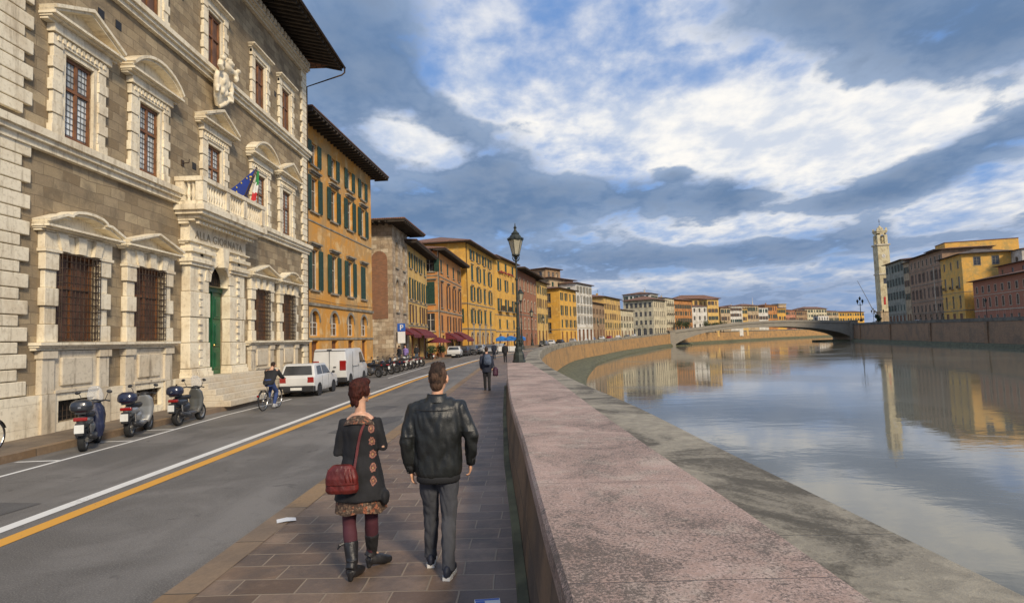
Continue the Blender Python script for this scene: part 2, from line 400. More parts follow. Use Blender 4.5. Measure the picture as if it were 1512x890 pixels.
def ledge_stone():
    m, t, b = newmat('ledge_stone'); v = geo(t)
    n1 = t.noise(v, .75, 7, .66, .7); n2 = t.noise(v, 36, 6, .8); n3 = t.noise(v, 6, 7, .7, .4)
    c = t.mix(t.smooth(n3, .35, .65), (.25, .22, .165), (.37, .325, .24))
    sp = t.math('ADD', t.math('MULTIPLY', n2, .35), t.math('ADD', t.math('MULTIPLY', n1, 1.1), t.math('MULTIPLY', n3, .35)))
    c = t.mix(t.math('MULTIPLY', t.smooth(sp, .84, 1.02), .88), c, (.07, .06, .042))
    y = t.node('ShaderNodeSeparateXYZ'); t.link(v, y.inputs[0]); fr_ = t.math('FRACT', t.math('DIVIDE', t.math('ADD', y.outputs[1], t.math('MULTIPLY', n1, .05)), 2.4)); j = t.math('SUBTRACT', 1.0, t.smooth(t.math('ABSOLUTE', t.math('SUBTRACT', fr_, .5)), .0, .004))
    c = t.mix(t.math('MULTIPLY', j, .8), c, (.07, .06, .045))
    t.link(c, b.inputs['Base Color']); b.inputs['Roughness'].default_value = .85; bump(t, b, t.math('SUBTRACT', t.math('ADD', n2, n3), j), .6, .015); return m
M_ledge = ledge_stone()
M_mossy = simple('mossy_stone', (.10, .10, .055), .9, 0, .5, 1.5, .4)
M_earth = simple('earth', (.13, .11, .075), .95, 0, .3, .05)
def pink_stone():
    m, t, b = newmat('pink_granite'); v = geo(t)
    n1 = t.noise(v, 1.2, 7, .68, .9); n2 = t.noise(v, 60, 6, .85, .3); n3 = t.noise(v, 13, 8, .78, .4)
    c = t.mix(t.smooth(n3, .4, .62), (.43, .29, .225), (.62, .445, .36))
    c = t.mix(t.math('MULTIPLY', t.smooth(t.noise(v, 3.0, 5, .6, .5), .5, .66), .5), c, (.56, .47, .37))
    # dark lichen: fine specks gathered into drifting patches
    sp = t.math('ADD', t.math('MULTIPLY', n2, 1.0), t.math('ADD', t.math('MULTIPLY', n1, .48), t.math('MULTIPLY', n3, .55)))
    c = t.mix(t.math('MULTIPLY', t.smooth(sp, .95, 1.13), .88), c, (.085, .066, .047))
    y = t.node('ShaderNodeSeparateXYZ'); t.link(v, y.inputs[0])
    fr_ = t.math('FRACT', t.math('DIVIDE', t.math('ADD', y.outputs[1], t.math('MULTIPLY', n1, .02)), 1.72)); j = t.math('SUBTRACT', 1.0, t.smooth(t.math('ABSOLUTE', t.math('SUBTRACT', fr_, .5)), .0, .004))
    c = t.mix(t.math('MULTIPLY', j, .8), c, (.08, .06, .05))
    t.link(c, b.inputs['Base Color']); b.inputs['Roughness'].default_value = .72
    bump(t, b, t.math('SUBTRACT', t.math('ADD', t.math('MULTIPLY', n3, .5), n2), j), .55, .012); return m
M_pink = pink_stone()
M_wallin = blocks('parapet_side', [(.19, .115, .06), (.24, .15, .085), (.15, .10, .065)], (.08, .06, .04), 1.1, .5, .012, .5, .8, (.07, .05, .035), .9)
def paint(name, col):
    m, t, b = newmat(name); v = geo(t); n = t.noise(v, 22, 6, .8); n1 = t.noise(v, 1.2, 4)
    f = t.smooth(t.math('ADD', n, t.math('MULTIPLY', n1, .6)), .86, 1.04)
    t.link(t.mix(t.math('MULTIPLY', f, .7), col, (.15, .14, .13)), b.inputs['Base Color']); b.inputs['Roughness'].default_value = .6; return m
M_white = paint('road_paint_white', (.74, .72, .66)); M_yel = paint('road_paint_yellow', (.70, .34, .045))
def water():
    m, t, b = newmat('river_water'); v = geo(t)
    b.inputs['Base Color'].default_value = (.17, .16, .12, 1); b.inputs['IOR'].default_value = 1.5
    n1 = t.noise(t.mapping(v, (.30, .55, 1)), 1.0, 4, .55, .4); n2 = t.noise(t.mapping(v, (1.5, 2.6, 1)), 1.0, 4, .6, .5); n3 = t.noise(v, .035, 5, .6, .8)
    t.link(t.math('MULTIPLY_ADD', t.smooth(n3, .4, .65), .08, .02), b.inputs['Roughness'])
    h = t.math('ADD', t.math('MULTIPLY', n1, .5), t.math('MULTIPLY', n2, t.math('MULTIPLY_ADD', t.smooth(n3, .42, .62), .10, .03)))
    bump(t, b, h, .26, .08); return m
M_water = water()

def strip(name, mat, path_l, path_r, kind='structure', z=0.0, close=None, parent=None):
    """a surface between two edge paths (x, y, z)"""
    mb = MB(); n = len(path_l)
    vs = [(a[0], a[1], a[2] + z) for a in path_l] + [(b_[0], b_[1], b_[2] + z) for b_ in path_r]
    fs = [(i, i + 1, n + i + 1, n + i) for i in range(n - 1)]
    mb.add(vs, fs); o = mb.build(name, mat, parent)
    if kind: o['kind'] = kind
    return o

# land: one sheet on each side of the river, out to the horizon
mb = MB(); n = len(QS)
vs = []
for x, y, z in QS: vs += [(-3500, y - 600 if y < 0 else y, gz(y) - .05), (x - .3, y, gz(y) - .05)]
vs += [(-3500, 6000, 1), (2500, 6000, 1)]
mb.add(vs, [(2 * i, 2 * i + 1, 2 * i + 3, 2 * i + 2) for i in range(n)])
mb.build('ground', M_earth)['kind'] = 'structure'
RS = stack_path(RQ, 4); mb = MB(); vs = []
for x, y, z in RS: vs += [(x + .3, y, rgz(y) - .02), (x + 2500, y - (200 if y < 30 else 0), rgz(y) - .02)]
mb.add(vs, [(2 * i, 2 * i + 1, 2 * i + 3, 2 * i + 2) for i in range(len(RS) - 1)])
mb.build('ground', M_earth)['kind'] = 'structure'
mb = MB(); mb.quad((-60, -60, WZ), (1600, -60, WZ), (1600, 1600, WZ), (-60, 1600, WZ)); mb.build('river_water', M_water)['kind'] = 'structure'

# street: kerb line on the left, right pavement, carriageway
KL0 = [(-10.5, -8), (-10.5, 12), (-10.5, 18), (-10.3, 24), (-10.6, 28), (-11.0, 32), (-11.0, 38), (-10.3, 44), (-10.0, 54), (-9.6, 66), (-9.0, 76), (-7.6, 90), (-4.0, 108), (.6, 126), (6.2, 148), (13, 168), (22, 190), (33, 212), (45, 236), (60, 262), (76, 296), (88, 320)]
def qx(y): return lerp_tab([(q[1], q[0]) for q in QS], y)[0]
KL = [q for q in KL0 if q[1] < 150] + [(qx(y) - lerp_tab([(150, 9.6), (200, 10.2), (262, 10), (320, 6.0)], y)[0], y) for y in range(156, 322, 12)]
def kl(y): return lerp_tab([(b, a) for a, b in KL], y)[0]
PL = [(-8, .34), (2.3, .17), (3.4, .11), (6.6, -.03), (9.9, -.21), (16, -.42), (25.4, -.66)]      # inner edge of the pink parapet
def pl(y):
    if y < 25.5: return lerp_tab(PL, y)[0]
    return lerp_tab([(25.5, -.66), (27, .1), (32, .12), (45, .43), (60, 1.15), (80, 2.6), (2000, -1)], y)[0] if y < 80 else qx(y) - 1.0
PR = [(-8, 1.55), (2.3, 1.34), (3.6, 1.30), (5.6, 1.18), (8.7, 1.05), (15.8, .82), (27, .24)]
ys = [-8 + i for i in range(68)] + [60 + i * 4 for i in range(1, 66)]
def kr(y): return lerp_tab([(-8, -3.05), (60, -3.25), (80, -.6), (110, 3.4), (342, 0)], y)[0] if y < 110 else qx(y) - 3.8
yy = [y for y in ys if y <= 320]
strip('road', M_asph, [(kl(y), y, gz(y)) for y in yy], [(kr(y) , y, gz(y)) for y in yy])
# left pavement up to the house fronts, with its kerb
mb = MB()
mb.prism([(x, y) for x, y in KL] + [(44, 316), (30, 280), (20, 250), (8, 230), (-2, 190), (-14, 150), (-22, 110), (-26, 60), (-26, -8)], 'z', -.06, .15)
o = mb.build('pavement', M_pavl); o['kind'] = 'structure'
for v in o.data.vertices: v.co.z += gz(v.co.y)
mb = MB(); kk = [(x + .02, y) for x, y in stack_path(KL, 3)]
mb.add([(x - .22, y, gz(y) + .158) for x, y in kk] + [(x, y, gz(y) + .158) for x, y in kk] + [(x + .015, y, gz(y) - .05) for x, y in kk],
       [f for i in range(len(kk) - 1) for f in ((i, i + 1, len(kk) + i + 1, len(kk) + i), (len(kk) + i, len(kk) + i + 1, 2 * len(kk) + i + 1, 2 * len(kk) + i))])
mb.build('kerb', M_kerb)['kind'] = 'structure'
# right pavement
yr = [y for y in ys if y <= 320]
strip('pavement', M_pave, [(kr(y) + .30, y, gz(y) + .15) for y in yr], [(pl(y) + .1, y, gz(y) + .15) for y in yr])
mb = MB(); nn = len(yr)
mb.add([(kr(y), y, gz(y) - .05) for y in yr] + [(kr(y) + .02, y, gz(y) + .154) for y in yr] + [(kr(y) + .32, y, gz(y) + .156) for y in yr],
       [f for i in range(nn - 1) for f in ((i, i + 1, nn + i + 1, nn + i), (nn + i, nn + i + 1, 2 * nn + i + 1, 2 * nn + i))])
mb.build('kerb', M_kerb)['kind'] = 'structure'
strip('gutter', M_asphp, [(kr(y) - .16, y, gz(y) + .004) for y in yr], [(kr(y), y, gz(y) + .004) for y in yr])
# painted lines
def line(name, mat, xs, w_, y0, y1, z=.006):
    yy_ = [y for y in ys if y0 <= y <= y1]
    return strip(name, mat, [(lerp_tab(xs, y)[0], y, gz(y)) for y in yy_], [(lerp_tab(xs, y)[0] + w_, y, gz(y)) for y in yy_], z=z)
CL = [(-8, -6.66), (23, -6.72), (33, -6.62), (46, -6.1), (58, -5.5), (75, -4.2), (95, -1.4), (120, 4.5)]
line('white_road_line', M_white, CL, .2, -8, 116)
line('yellow_road_line', M_yel, [(a, b_ + .42 - (.10 if a > 30 else 0)) for a, b_ in CL], .24, -8, 116)
line('white_parking_line', M_white, [(-8, -9.4), (14, -9.52), (19, -9.75), (23, -9.62), (60, -8.6)], .10, -8, 24, .006)
line('white_parking_line', M_white, [(23, -8.1), (34, -8.35), (60, -8.4)], .10, 36, 56, .006)
for k, (y, x0, x1) in enumerate([(11.8, -10.35, -9.5), (14.1, -10.3, -9.55), (15.9, -10.4, -9.6)]):
    mb = MB(); mb.quad((x0, y, .007), (x1, y + .05, .007), (x1, y + .15, .007), (x0, y + .1, .007)); mb.build('white_parking_line', M_white)['kind'] = 'structure'
# mended places in the asphalt
for pts in ([(-4.9, 14.6), (-4.25, 14.3), (-3.5, 16.6), (-3.6, 17.6), (-4.4, 17.2)], [(-5.4, 19.5), (-4.5, 19.2), (-4.3, 20.2), (-5.1, 20.6)], [(-8.6, 8.2), (-7.2, 8.0), (-7.1, 8.6), (-8.5, 8.8)]):
    mb = MB(); mb.quad(*[(x, y, .005) for x, y in pts]); mb.build('asphalt_patch', M_asphp)['kind'] = 'structure'

# ------------------------------------------------------------------ parapet of the near bank
par = thing('river_parapet', 'broad pink stone parapet with grey ledge along the pavement edge', 'parapet', (0, 0, 0))
mb = MB(); yp = [-8 + i * .5 for i in range(68) if -8 + i * .5 <= 25.6]; n = len(yp)
def prx(y): return lerp_tab(PR, y)[0]
# coping slab with eased edges: bottom-left, left, top-left, top-right, right
prof = []
for y in yp:
    l, r_ = pl(y), prx(y)
    prof.append([(l + .0, y, .95), (l - .012, y, 1.02), (l - .012, y, 1.125), (l + .012, y, 1.15), (r_ - .02, y, 1.15), (r_, y, 1.13), (r_, y, .93)])
vs = [p for q in prof for p in q]; k = 7
mb.add(vs, [(i * k + j, i * k + j + 1, (i + 1) * k + j + 1, (i + 1) * k + j) for i in range(n - 1) for j in range(k - 1)] + [tuple(range(k)), tuple((n - 1) * k + j for j in range(k))[::-1]])
mb.build('coping', M_pink, par)
mb = MB()
mb.add([(pl(y) - .075, y, .0) for y in yp] + [(pl(y) + .03, y, 1.01) for y in yp] + [(pl(y) + .4, y, 1.01) for y in yp],
       [f for i in range(n - 1) for f in ((i, i + 1, n + i + 1, n + i), (n + i, n + i + 1, 2 * n + i + 1, 2 * n + i))])
mb.quad((pl(25.5) - .075, 25.5, 0), (prx(25.5), 25.5, 0), (prx(25.5), 25.5, 1.01), (pl(25.5) + .03, 25.5, 1.01))
mb.build('wall', M_wallin, par)
mb = MB(); mb.add([(pl(y) - .15, y, .155) for y in yp] + [(pl(y) - .14, y, .185) for y in yp] + [(pl(y) - .06, y, .20) for y in yp],
       [f for i in range(n - 1) for f in ((i, i + 1, n + i + 1, n + i), (n + i, n + i + 1, 2 * n + i + 1, 2 * n + i))])
mb.build('foot_stone', M_mossy, par)
# grey ledge beyond it, which becomes the coping of the quay further on
Y2 = [y for y in [-8 + i for i in range(80)] + [72 + 5 * i for i in range(1, 55)] if y <= 341]
def qz(y): return lerp_tab([(q[1], q[2]) for q in QS], y)[0]
def led_in(y): return prx(y) - .01 if y < 25.2 else pl(y)
mb = MB(); k = 6; n = len(Y2)
prof = [[(led_in(y), y, (gz(y) if y > 25.5 else .9)), (led_in(y), y, qz(y) - .02), (led_in(y) + .03, y, qz(y)), (qx(y) - .05, y, qz(y) - .01), (qx(y) + .04, y, qz(y) - .06), (qx(y) + .04, y, qz(y) - .90)] for y in Y2]
mb.add([p for q in prof for p in q], [(i * k + j, i * k + j + 1, (i + 1) * k + j + 1, (i + 1) * k + j) for i in range(n - 1) for j in range(k - 1)])
mb.build('ledge', M_ledge, par)
# ------------------------------------------------------------------ quay walls
def ledge_w(y): return lerp_tab([(-10, 4.5), (130, 5.0), (184, 2.6), (262, 1.5), (400, 1.2)], y)[0]
QW = [q for q in QS]
mb = MB(); n = len(QW)
mb.add([(x, y, z - .85) for x, y, z in QW] + [(x + .25, y, WZ + 1.5) for x, y, z in QW], [(i, i + 1, n + i + 1, n + i) for i in range(n - 1)])
qw = thing('quay_wall', 'long orange brick quay wall curving along the left bank', 'quay wall', (0, 0, 0))
mb.build('wall', M_bank, qw)
mb = MB(); mb.add([(x + .1, y, WZ + 1.5) for x, y, z in QW] + [(x + .8, y, WZ + 1.35) for x, y, z in QW] + [(x + .2 + ledge_w(y), y, WZ + .35) for x, y, z in QW] + [(x + .3 + ledge_w(y), y, WZ - .3) for x, y, z in QW],
       [(j * n + i, j * n + i + 1, (j + 1) * n + i + 1, (j + 1) * n + i) for i in range(n - 1) for j in range(3)])
mb.build('footing', M_mossy, qw)
# upper rim of the bank past the bridge
mb = MB(); far = [q for q in QS if q[1] >= 342]; n = len(far)
mb.add([(x - .6, y, z - 1.0) for x, y, z in far] + [(x - .6, y, z) for x, y, z in far] + [(x + .1, y, z) for x, y, z in far] + [(x + .1, y, z - .4) for x, y, z in far],
       [(j * n + i, j * n + i + 1, (j + 1) * n + i + 1, (j + 1) * n + i) for i in range(n - 1) for j in range(3)])
mb.build('coping', M_coping, qw)
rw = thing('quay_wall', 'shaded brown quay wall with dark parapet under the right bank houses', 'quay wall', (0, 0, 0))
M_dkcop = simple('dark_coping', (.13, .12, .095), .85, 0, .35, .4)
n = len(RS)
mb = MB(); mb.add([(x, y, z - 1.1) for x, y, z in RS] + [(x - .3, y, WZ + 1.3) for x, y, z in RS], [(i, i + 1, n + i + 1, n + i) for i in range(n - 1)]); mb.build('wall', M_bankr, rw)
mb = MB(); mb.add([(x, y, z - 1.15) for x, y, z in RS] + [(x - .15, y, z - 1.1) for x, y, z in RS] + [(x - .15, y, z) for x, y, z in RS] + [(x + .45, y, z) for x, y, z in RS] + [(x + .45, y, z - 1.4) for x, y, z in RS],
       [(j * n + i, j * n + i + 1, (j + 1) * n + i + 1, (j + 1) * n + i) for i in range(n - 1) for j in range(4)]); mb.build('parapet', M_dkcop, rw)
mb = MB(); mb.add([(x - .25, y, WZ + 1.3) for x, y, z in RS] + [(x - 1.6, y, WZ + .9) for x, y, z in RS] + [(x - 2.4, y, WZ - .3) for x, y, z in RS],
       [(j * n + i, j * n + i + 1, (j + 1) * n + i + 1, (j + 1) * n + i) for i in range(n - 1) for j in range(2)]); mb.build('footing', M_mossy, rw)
mb = MB()
for k_ in range(12):
    a = RS[4 + k_ % 20 if k_ < 20 else 0]
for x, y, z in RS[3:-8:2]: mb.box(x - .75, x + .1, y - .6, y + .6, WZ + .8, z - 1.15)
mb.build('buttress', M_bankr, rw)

# ------------------------------------------------------------------ the bridge
M_bridge = blocks('bridge_stone', [(.27, .24, .19), (.32, .285, .225), (.29, .26, .21)], (.21, .19, .15), 1.2, .5, .01, .3, .8, (.24, .22, .19), .6, sc_=.3)
br = thing('stone_bridge', 'single low arch bridge of pale grey stone spanning the river', 'bridge', (0, 0, 0))
TOP = [(87, 3.6), (97, 4.9), (108.6, 5.9), (121, 7.1), (134, 8.0), (153.5, 8.35), (172, 7.7), (184, 7.1), (193, 6.6)]
SOF = [(89, -4.2), (95, -1.2), (105.4, 2.0), (117, 3.6), (134, 4.5), (152, 4.6), (166, 3.6), (177, 2.1), (187, -.4), (192, -3.2)]
top = stack_path(TOP, 3); sof = stack_path(SOF, 3)
def tz(x): return lerp_tab(top, x)[0]
def sz_(x): return lerp_tab(sof, x)[0]
xs = [89 + i * (103 / 40) for i in range(41)]
mb = MB(); n = len(xs)
for y in (342, 361): mb.add([(x, y, tz(x) - 1.15) for x in xs] + [(x, y, sz_(x)) for x in xs], [(i, i + 1, n + i + 1, n + i) for i in range(n - 1)])
mb.add([(x, 342, sz_(x)) for x in xs] + [(x, 361, sz_(x)) for x in xs], [(i, i + 1, n + i + 1, n + i) for i in range(n - 1)])
mb.build('arch', M_bridge, br)
xt = [84 + i * 3 for i in range(38)]; n = len(xt)
mb = MB(); mb.add([(x, 342, tz(x) - 1.1) for x in xt] + [(x, 361, tz(x) - 1.1) for x in xt], [(i, i + 1, n + i + 1, n + i) for i in range(n - 1)]); mb.build('deck', M_asph, br)
for y in (341.75, 360.8):
    mb = MB(); mb.add([(x, y, tz(x) - 1.2) for x in xt] + [(x, y, tz(x)) for x in xt] + [(x, y + .45, tz(x)) for x in xt] + [(x, y + .45, tz(x) - 1.2) for x in xt],
       [(j * n + i, j * n + i + 1, (j + 1) * n + i + 1, (j + 1) * n + i) for i in range(n - 1) for j in range(3)]); mb.build('parapet', M_bridge, br)
    mb = MB(); mb.add([(x, y - .12, tz(x) - 1.25) for x in xt] + [(x, y - .12, tz(x) - 1.0) for x in xt] + [(x, y + .01, tz(x) - 1.0) for x in xt], [(j * n + i, j * n + i + 1, (j + 1) * n + i + 1, (j + 1) * n + i) for i in range(n - 1) for j in range(2)]); mb.build('string_course', M_bridge, br)
for x0, x1, zt in ((86.2, 89.5, 4.1), (191.2, 195, 7.0)):
    mb = MB(); mb.box(x0, x1, 340.6, 362, WZ - .5, zt); mb.box(x0 - .3, x1 + .3, 340.3, 362.3, zt - .4, zt + .1); mb.build('abutment', M_bridge, br)
mb = MB(); mb.prism([(88.8, 343), (99, 341.9), (101, 352), (99, 361), (88.8, 361)], 'z', WZ - .5, WZ + .5); mb.build('footing', M_mossy, br)
mb = MB(); mb.prism([(192, 343), (178, 341.9), (176, 352), (178, 361), (192, 361)], 'z', WZ - .5, WZ + .8); mb.build('footing', M_mossy, br)

# ------------------------------------------------------------------ generic facade pieces
def sheet(mb, x0, x1, z0, z1, holes, rec=.2, y=0.0, mi=0, mr=None):
    """wall plane at y with openings (x0, x1, z0, z1, arch?) and their reveals going inward"""
    mr = mi if mr is None else mr
    xs = sorted({x0, x1, *[h[0] for h in holes], *[h[1] for h in holes]}); zs = sorted({z0, z1, *[h[2] for h in holes], *[h[3] for h in holes]})
    xs = [x for x in xs if x0 <= x <= x1]; zs = [z for z in zs if z0 <= z <= z1]
    for i in range(len(xs) - 1):
        cx = (xs[i] + xs[i + 1]) / 2; run = None
        for j in range(len(zs) - 1):
            cz = (zs[j] + zs[j + 1]) / 2
            if any(h[0] < cx < h[1] and h[2] < cz < h[3] for h in holes):
                if run is not None: mb.quad((xs[i], y, run), (xs[i + 1], y, run), (xs[i + 1], y, zs[j]), (xs[i], y, zs[j]), mi=mi); run = None
            elif run is None: run = zs[j]
        if run is not None: mb.quad((xs[i], y, run), (xs[i + 1], y, run), (xs[i + 1], y, z1), (xs[i], y, z1), mi=mi)
    for h in holes:
        a, b_, c, d = h[:4]; arch = len(h) > 4 and h[4]
        sp = d - (b_ - a) / 2 if arch else d
        mb.quad((a, y, c), (a, y + rec, c), (a, y + rec, sp), (a, y, sp), mi=mr); mb.quad((b_, y, c), (b_, y + rec, c), (b_, y + rec, sp), (b_, y, sp), mi=mr)
        mb.quad((a, y, c), (b_, y, c), (b_, y + rec, c), (a, y + rec, c), mi=mr)
        if not arch: mb.quad((a, y, d), (b_, y, d), (b_, y + rec, d), (a, y + rec, d), mi=mr)
        else:
            r = (b_ - a) / 2; cx = (a + b_) / 2; N = 10
            P = [(cx - r * math.cos(PI * k / N), sp + r * math.sin(PI * k / N)) for k in range(N + 1)]
            for k in range(N):
                p, q = P[k], P[k + 1]
                mb.quad((p[0], y, p[1]), (q[0], y, q[1]), (q[0], y, d), (p[0], y, d), mi=mi)
                mb.quad((p[0], y, p[1]), (q[0], y, q[1]), (q[0], y + rec, q[1]), (p[0], y + rec, p[1]), mi=mr)
def glassmat(name, col, rough=.12):
    if name in MATS: return MATS[name]
    m, t, b = newmat(name); v = geo(t); n = t.noise(v, .8, 3)
    t.link(t.mix(t.smooth(n, .35, .65), col, sh(col, 2.2)), b.inputs['Base Color']); b.inputs['Roughness'].default_value = rough; b.inputs['IOR'].default_value = 1.5
    bump(t, b, t.noise(v, 3.0, 2), .12, .02); return m
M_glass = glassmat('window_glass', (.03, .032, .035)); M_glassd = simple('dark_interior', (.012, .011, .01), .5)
M_wood = simple('brown_window_wood', (.19, .08, .032), .55, 0, .35, 2.5, .2)
M_iron = simple('wrought_iron', (.055, .035, .022), .7, .2, .4, 4)
def marble(name, col, dirt, k=.6):
    m, t, b = newmat(name); v = geo(t); u = uv(t)
    n1 = t.noise(v, .8, 7, .65, .5); n2 = t.noise(v, 9, 6, .7); run = t.noise(t.mapping(u, (4.5, .45, 1)), 1.0, 6, .65, .3)
    c = t.mix(t.math('MULTIPLY', t.smooth(n1, .42, .66), .55), col, (.56, .44, .28))
    c = t.mix(t.math('MULTIPLY', t.smooth(run, .50, .70), k), c, dirt)
    c = t.mix(t.math('MULTIPLY', t.smooth(n2, .48, .72), .42), c, sh(dirt, .9))
    t.link(c, b.inputs['Base Color']); b.inputs['Roughness'].default_value = .7; bump(t, b, n2, .3, .02); return m
M_marb = marble('pale_marble', (.86, .77, .58), (.30, .23, .14), .6); M_marbd = marble('weathered_marble', (.66, .58, .44), (.20, .16, .11), .8)
M_stone = blocks('brown_ashlar', [(.24, .175, .10), (.37, .285, .17), (.29, .22, .135), (.48, .38, .235), (.34, .26, .16)], (.24, .185, .115), .62, .30, .009, .8, .85, (.15, .12, .08), .7, sep=.16)
def pediment(mb, w, h, kind, y0=-.42, th=.15):
    """path from left end to right end; band hangs below it; tympanum behind"""
    if kind == 'tri': P = [(-w / 2, 0), (0, h), (w / 2, 0)]
    elif kind == 'arc': 
        P = []; rr = (w * w / 4 + h * h) / (2 * h); a0 = math.asin(w / 2 / rr)
        for k in range(13):
            a = -a0 + 2 * a0 * k / 12; P.append((rr * math.sin(a), rr * math.cos(a) - rr + h))
    else:  # stepped: a low segmental middle between two cut-off ends
        P = [(-w / 2, 0), (-w * .30, h * .55), (-w * .24, h * .55)] + [(w * .24 * math.sin(a), h * .55 + h * .45 * math.cos(a)) for a in [R(-75), R(-45), R(-15), R(15), R(45), R(75)]] + [(w * .24, h * .55), (w * .30, h * .55), (w / 2, 0)]
    Pz = [(x, z + th) for x, z in P]
    mb.band(Pz, th * .55, y0, .02); mb.band([(x, z - th * .55) for x, z in Pz], th * .45, y0 + .09, .02)
    mb.prism([(P[0][0] + .1, .0)] + [(x * .96, z + .02) for x, z in P[1:-1]] + [(P[-1][0] - .1, .0)], 'y', -.06, .01)
def cornice(mb, x0, x1, z0, z1, out, ends=True):
    d = z1 - z0; e = 1 if ends else 0
    mb.box(x0 + .06 * e, x1 - .06 * e, -out * .45, .01, z0, z0 + d * .35)
    mb.box(x0 + .03 * e, x1 - .03 * e, -out * .75, .01, z0 + d * .35 + .002, z0 + d * .62)
    mb.box(x0, x1, -out, .01, z0 + d * .62 + .002, z1)

# ------------------------------------------------------------------ the palace
PX, PY = -12.3, 12.95
pal = thing('stone_palace', 'brown stone palace with marble window frames, quoins and green portal door', 'palace', (PX, PY, 0), PI / 2)
# local axes: x along the street away from the camera, y into the house, z up
L = 20.2; bays = [2.85, 5.95, 10.1, 14.25, 17.35]
holes = []
for i, c_ in enumerate(bays):
    if i != 2: holes.append((c_ - .73, c_ + .73, 2.5, 4.85))
    holes.append((c_ - .52, c_ + .52, 8.05, 10.3)); holes.append((c_ - .5, c_ + .5, 13.5, 15.8))
    if i in (0, 1): holes.append((c_ - .62, c_ + .66, .38, .92))
holes.append((9.3, 10.75, 1.15, 5.5))
mb = MB(); sheet(mb, 0, L, 0, 18.6, holes, .32)
mb.quad((0, 0, 0), (0, 14, 0), (0, 14, 18.6), (0, 0, 18.6)); mb.quad((L, 0, 0), (L, 14, 0), (L, 14, 18.6), (L, 0, 18.6)); mb.quad((0, 14, 0), (L, 14, 0), (L, 14, 18.6), (0, 14, 18.6))
mb.build('wall', M_stone, pal)
# eaves: dark rafters and boards under a tiled roof
M_dkwood = simple('dark_rafters', (.05, .038, .028), .8, 0, .3, 2)
M_tile = blocks('roof_tiles', [(.24, .10, .055), (.32, .15, .085), (.27, .13, .08)], (.08, .05, .035), .22, .35, .03, .8, .85, (.14, .09, .06), .8, sep=.01)
rf = MB(); e0, e1 = -1.15, L + 1.15
rf.quad((e0, -2.0, 18.95), (e1, -2.0, 18.95), (e1 - 8, 7, 22.5), (e0 + 8, 7, 22.5)); rf.quad((e0, 15, 18.95), (e1, 15, 18.95), (e1 - 8, 7, 22.5), (e0 + 8, 7, 22.5))
rf.quad((e0, -2, 18.95), (e0, 15, 18.95), (e0 + 8, 7, 22.5)); rf.quad((e1, -2, 18.95), (e1, 15, 18.95), (e1 - 8, 7, 22.5))
roof = rf.build('roof', M_tile, pal)
ea = MB(); ea.add([(e0, -1.98, 18.86), (e1, -1.98, 18.86), (e1, 0.05, 19.35), (e0, .05, 19.35)], [(0, 1, 2, 3)])
ea.add([(e0, -1.98, 18.86), (e1, -1.98, 18.86), (e1, -1.98, 18.95), (e0, -1.98, 18.95)], [(0, 1, 2, 3)])
x = e0 + .1
while x < e1:
    ea.add([(x, -1.9, 18.72), (x + .14, -1.9, 18.72), (x + .14, .0, 19.17), (x, .0, 19.17), (x, -1.9, 18.87), (x + .14, -1.9, 18.87), (x + .14, 0, 19.33), (x, 0, 19.33)], [(0, 1, 2, 3), (0, 1, 5, 4), (0, 3, 7, 4), (1, 2, 6, 5)]); x += .42
for k in range(4): ea.box(e0, e1, -1.75 + k * .5, -1.69 + k * .5, 18.86 + k * .12, 18.93 + k * .12)
ea.quad((L, .05, 18.9), (L, 12, 18.9), (e1, 12, 18.9), (e1, .05, 18.9))
ea.build('eaves', M_dkwood, pal)
gt = MB(); gt.tube([(e0, -2.06, 18.93), (e1 + .02, -2.06, 18.93)], .07, 6); gt.tube([(e1 - .02, -2.06, 18.9), (e1 - .02, -2.05, 18.62), (e1 - .08, -1.9, 18.45), (L + .10, -.1, 17.35), (L + .10, -.08, .2)], .05, 6)
gt.build('gutter', M_iron, pal)
mb = MB(); x = 0.02
cornice(mb, 0, L, 18.0, 18.35, .35)
while x < L - .3: mb.box(x, x + .26, -.42, .01, 18.36, 18.6); x += .42
mb.box(0, L, -.25, .01, 18.352, 18.62); mb.build('eaves_cornice', M_marbd, pal)
# quoins
for side in (0, 1):
    mb = MB(); z = 1.16; k = 0
    while z < 18.0:
        h_ = .37 if k % 2 == 0 else .29; wd = 1.27 if k % 2 == 0 else 1.0
        if side: wd *= .55
        if not (7.35 < z + h_ / 2 < 7.95 or 12.95 < z + h_ / 2 < 13.5):
            if side: mb.rbox(L - wd, L + .10, -.10, .5, z + .012, z + h_ - .012, .02)
            else: mb.rbox(-.10, wd, -.10, .5, z + .012, z + h_ - .012, .02)
        z += h_; k += 1
    mb.build('quoin', M_marb, pal)
# plinth, string courses
mb = MB()
def plinth(x0, x1, o=-.14): mb.box(x0, x1, o, .0, 0, .36); mb.box(x0, x1, o + .003, .0, .365, .93); mb.box(x0, x1, o, .0, .935, 1.14)
xx = -.14; cuts = [(bays[0] - .62, bays[0] + .66), (bays[1] - .62, bays[1] + .66)]
prev = -.14
for a, b_ in cuts: plinth(prev, a - .002); mb.box(a, b_, -.14, 0, 0, .36); mb.box(a, b_, -.14, 0, .935, 1.14); prev = b_ + .002
plinth(prev, 7.4); mb.build('plinth', M_marb, pal); mb = MB(); plinth(13.1, L + .14); mb.build('plinth', M_marb, pal)
for z0, z1 in ((7.4, 7.9), (12.98, 13.44)):
    mb = MB(); cornice(mb, -.3, L + .3, z0, z1, .34); mb.build('string_course', M_marb, pal)
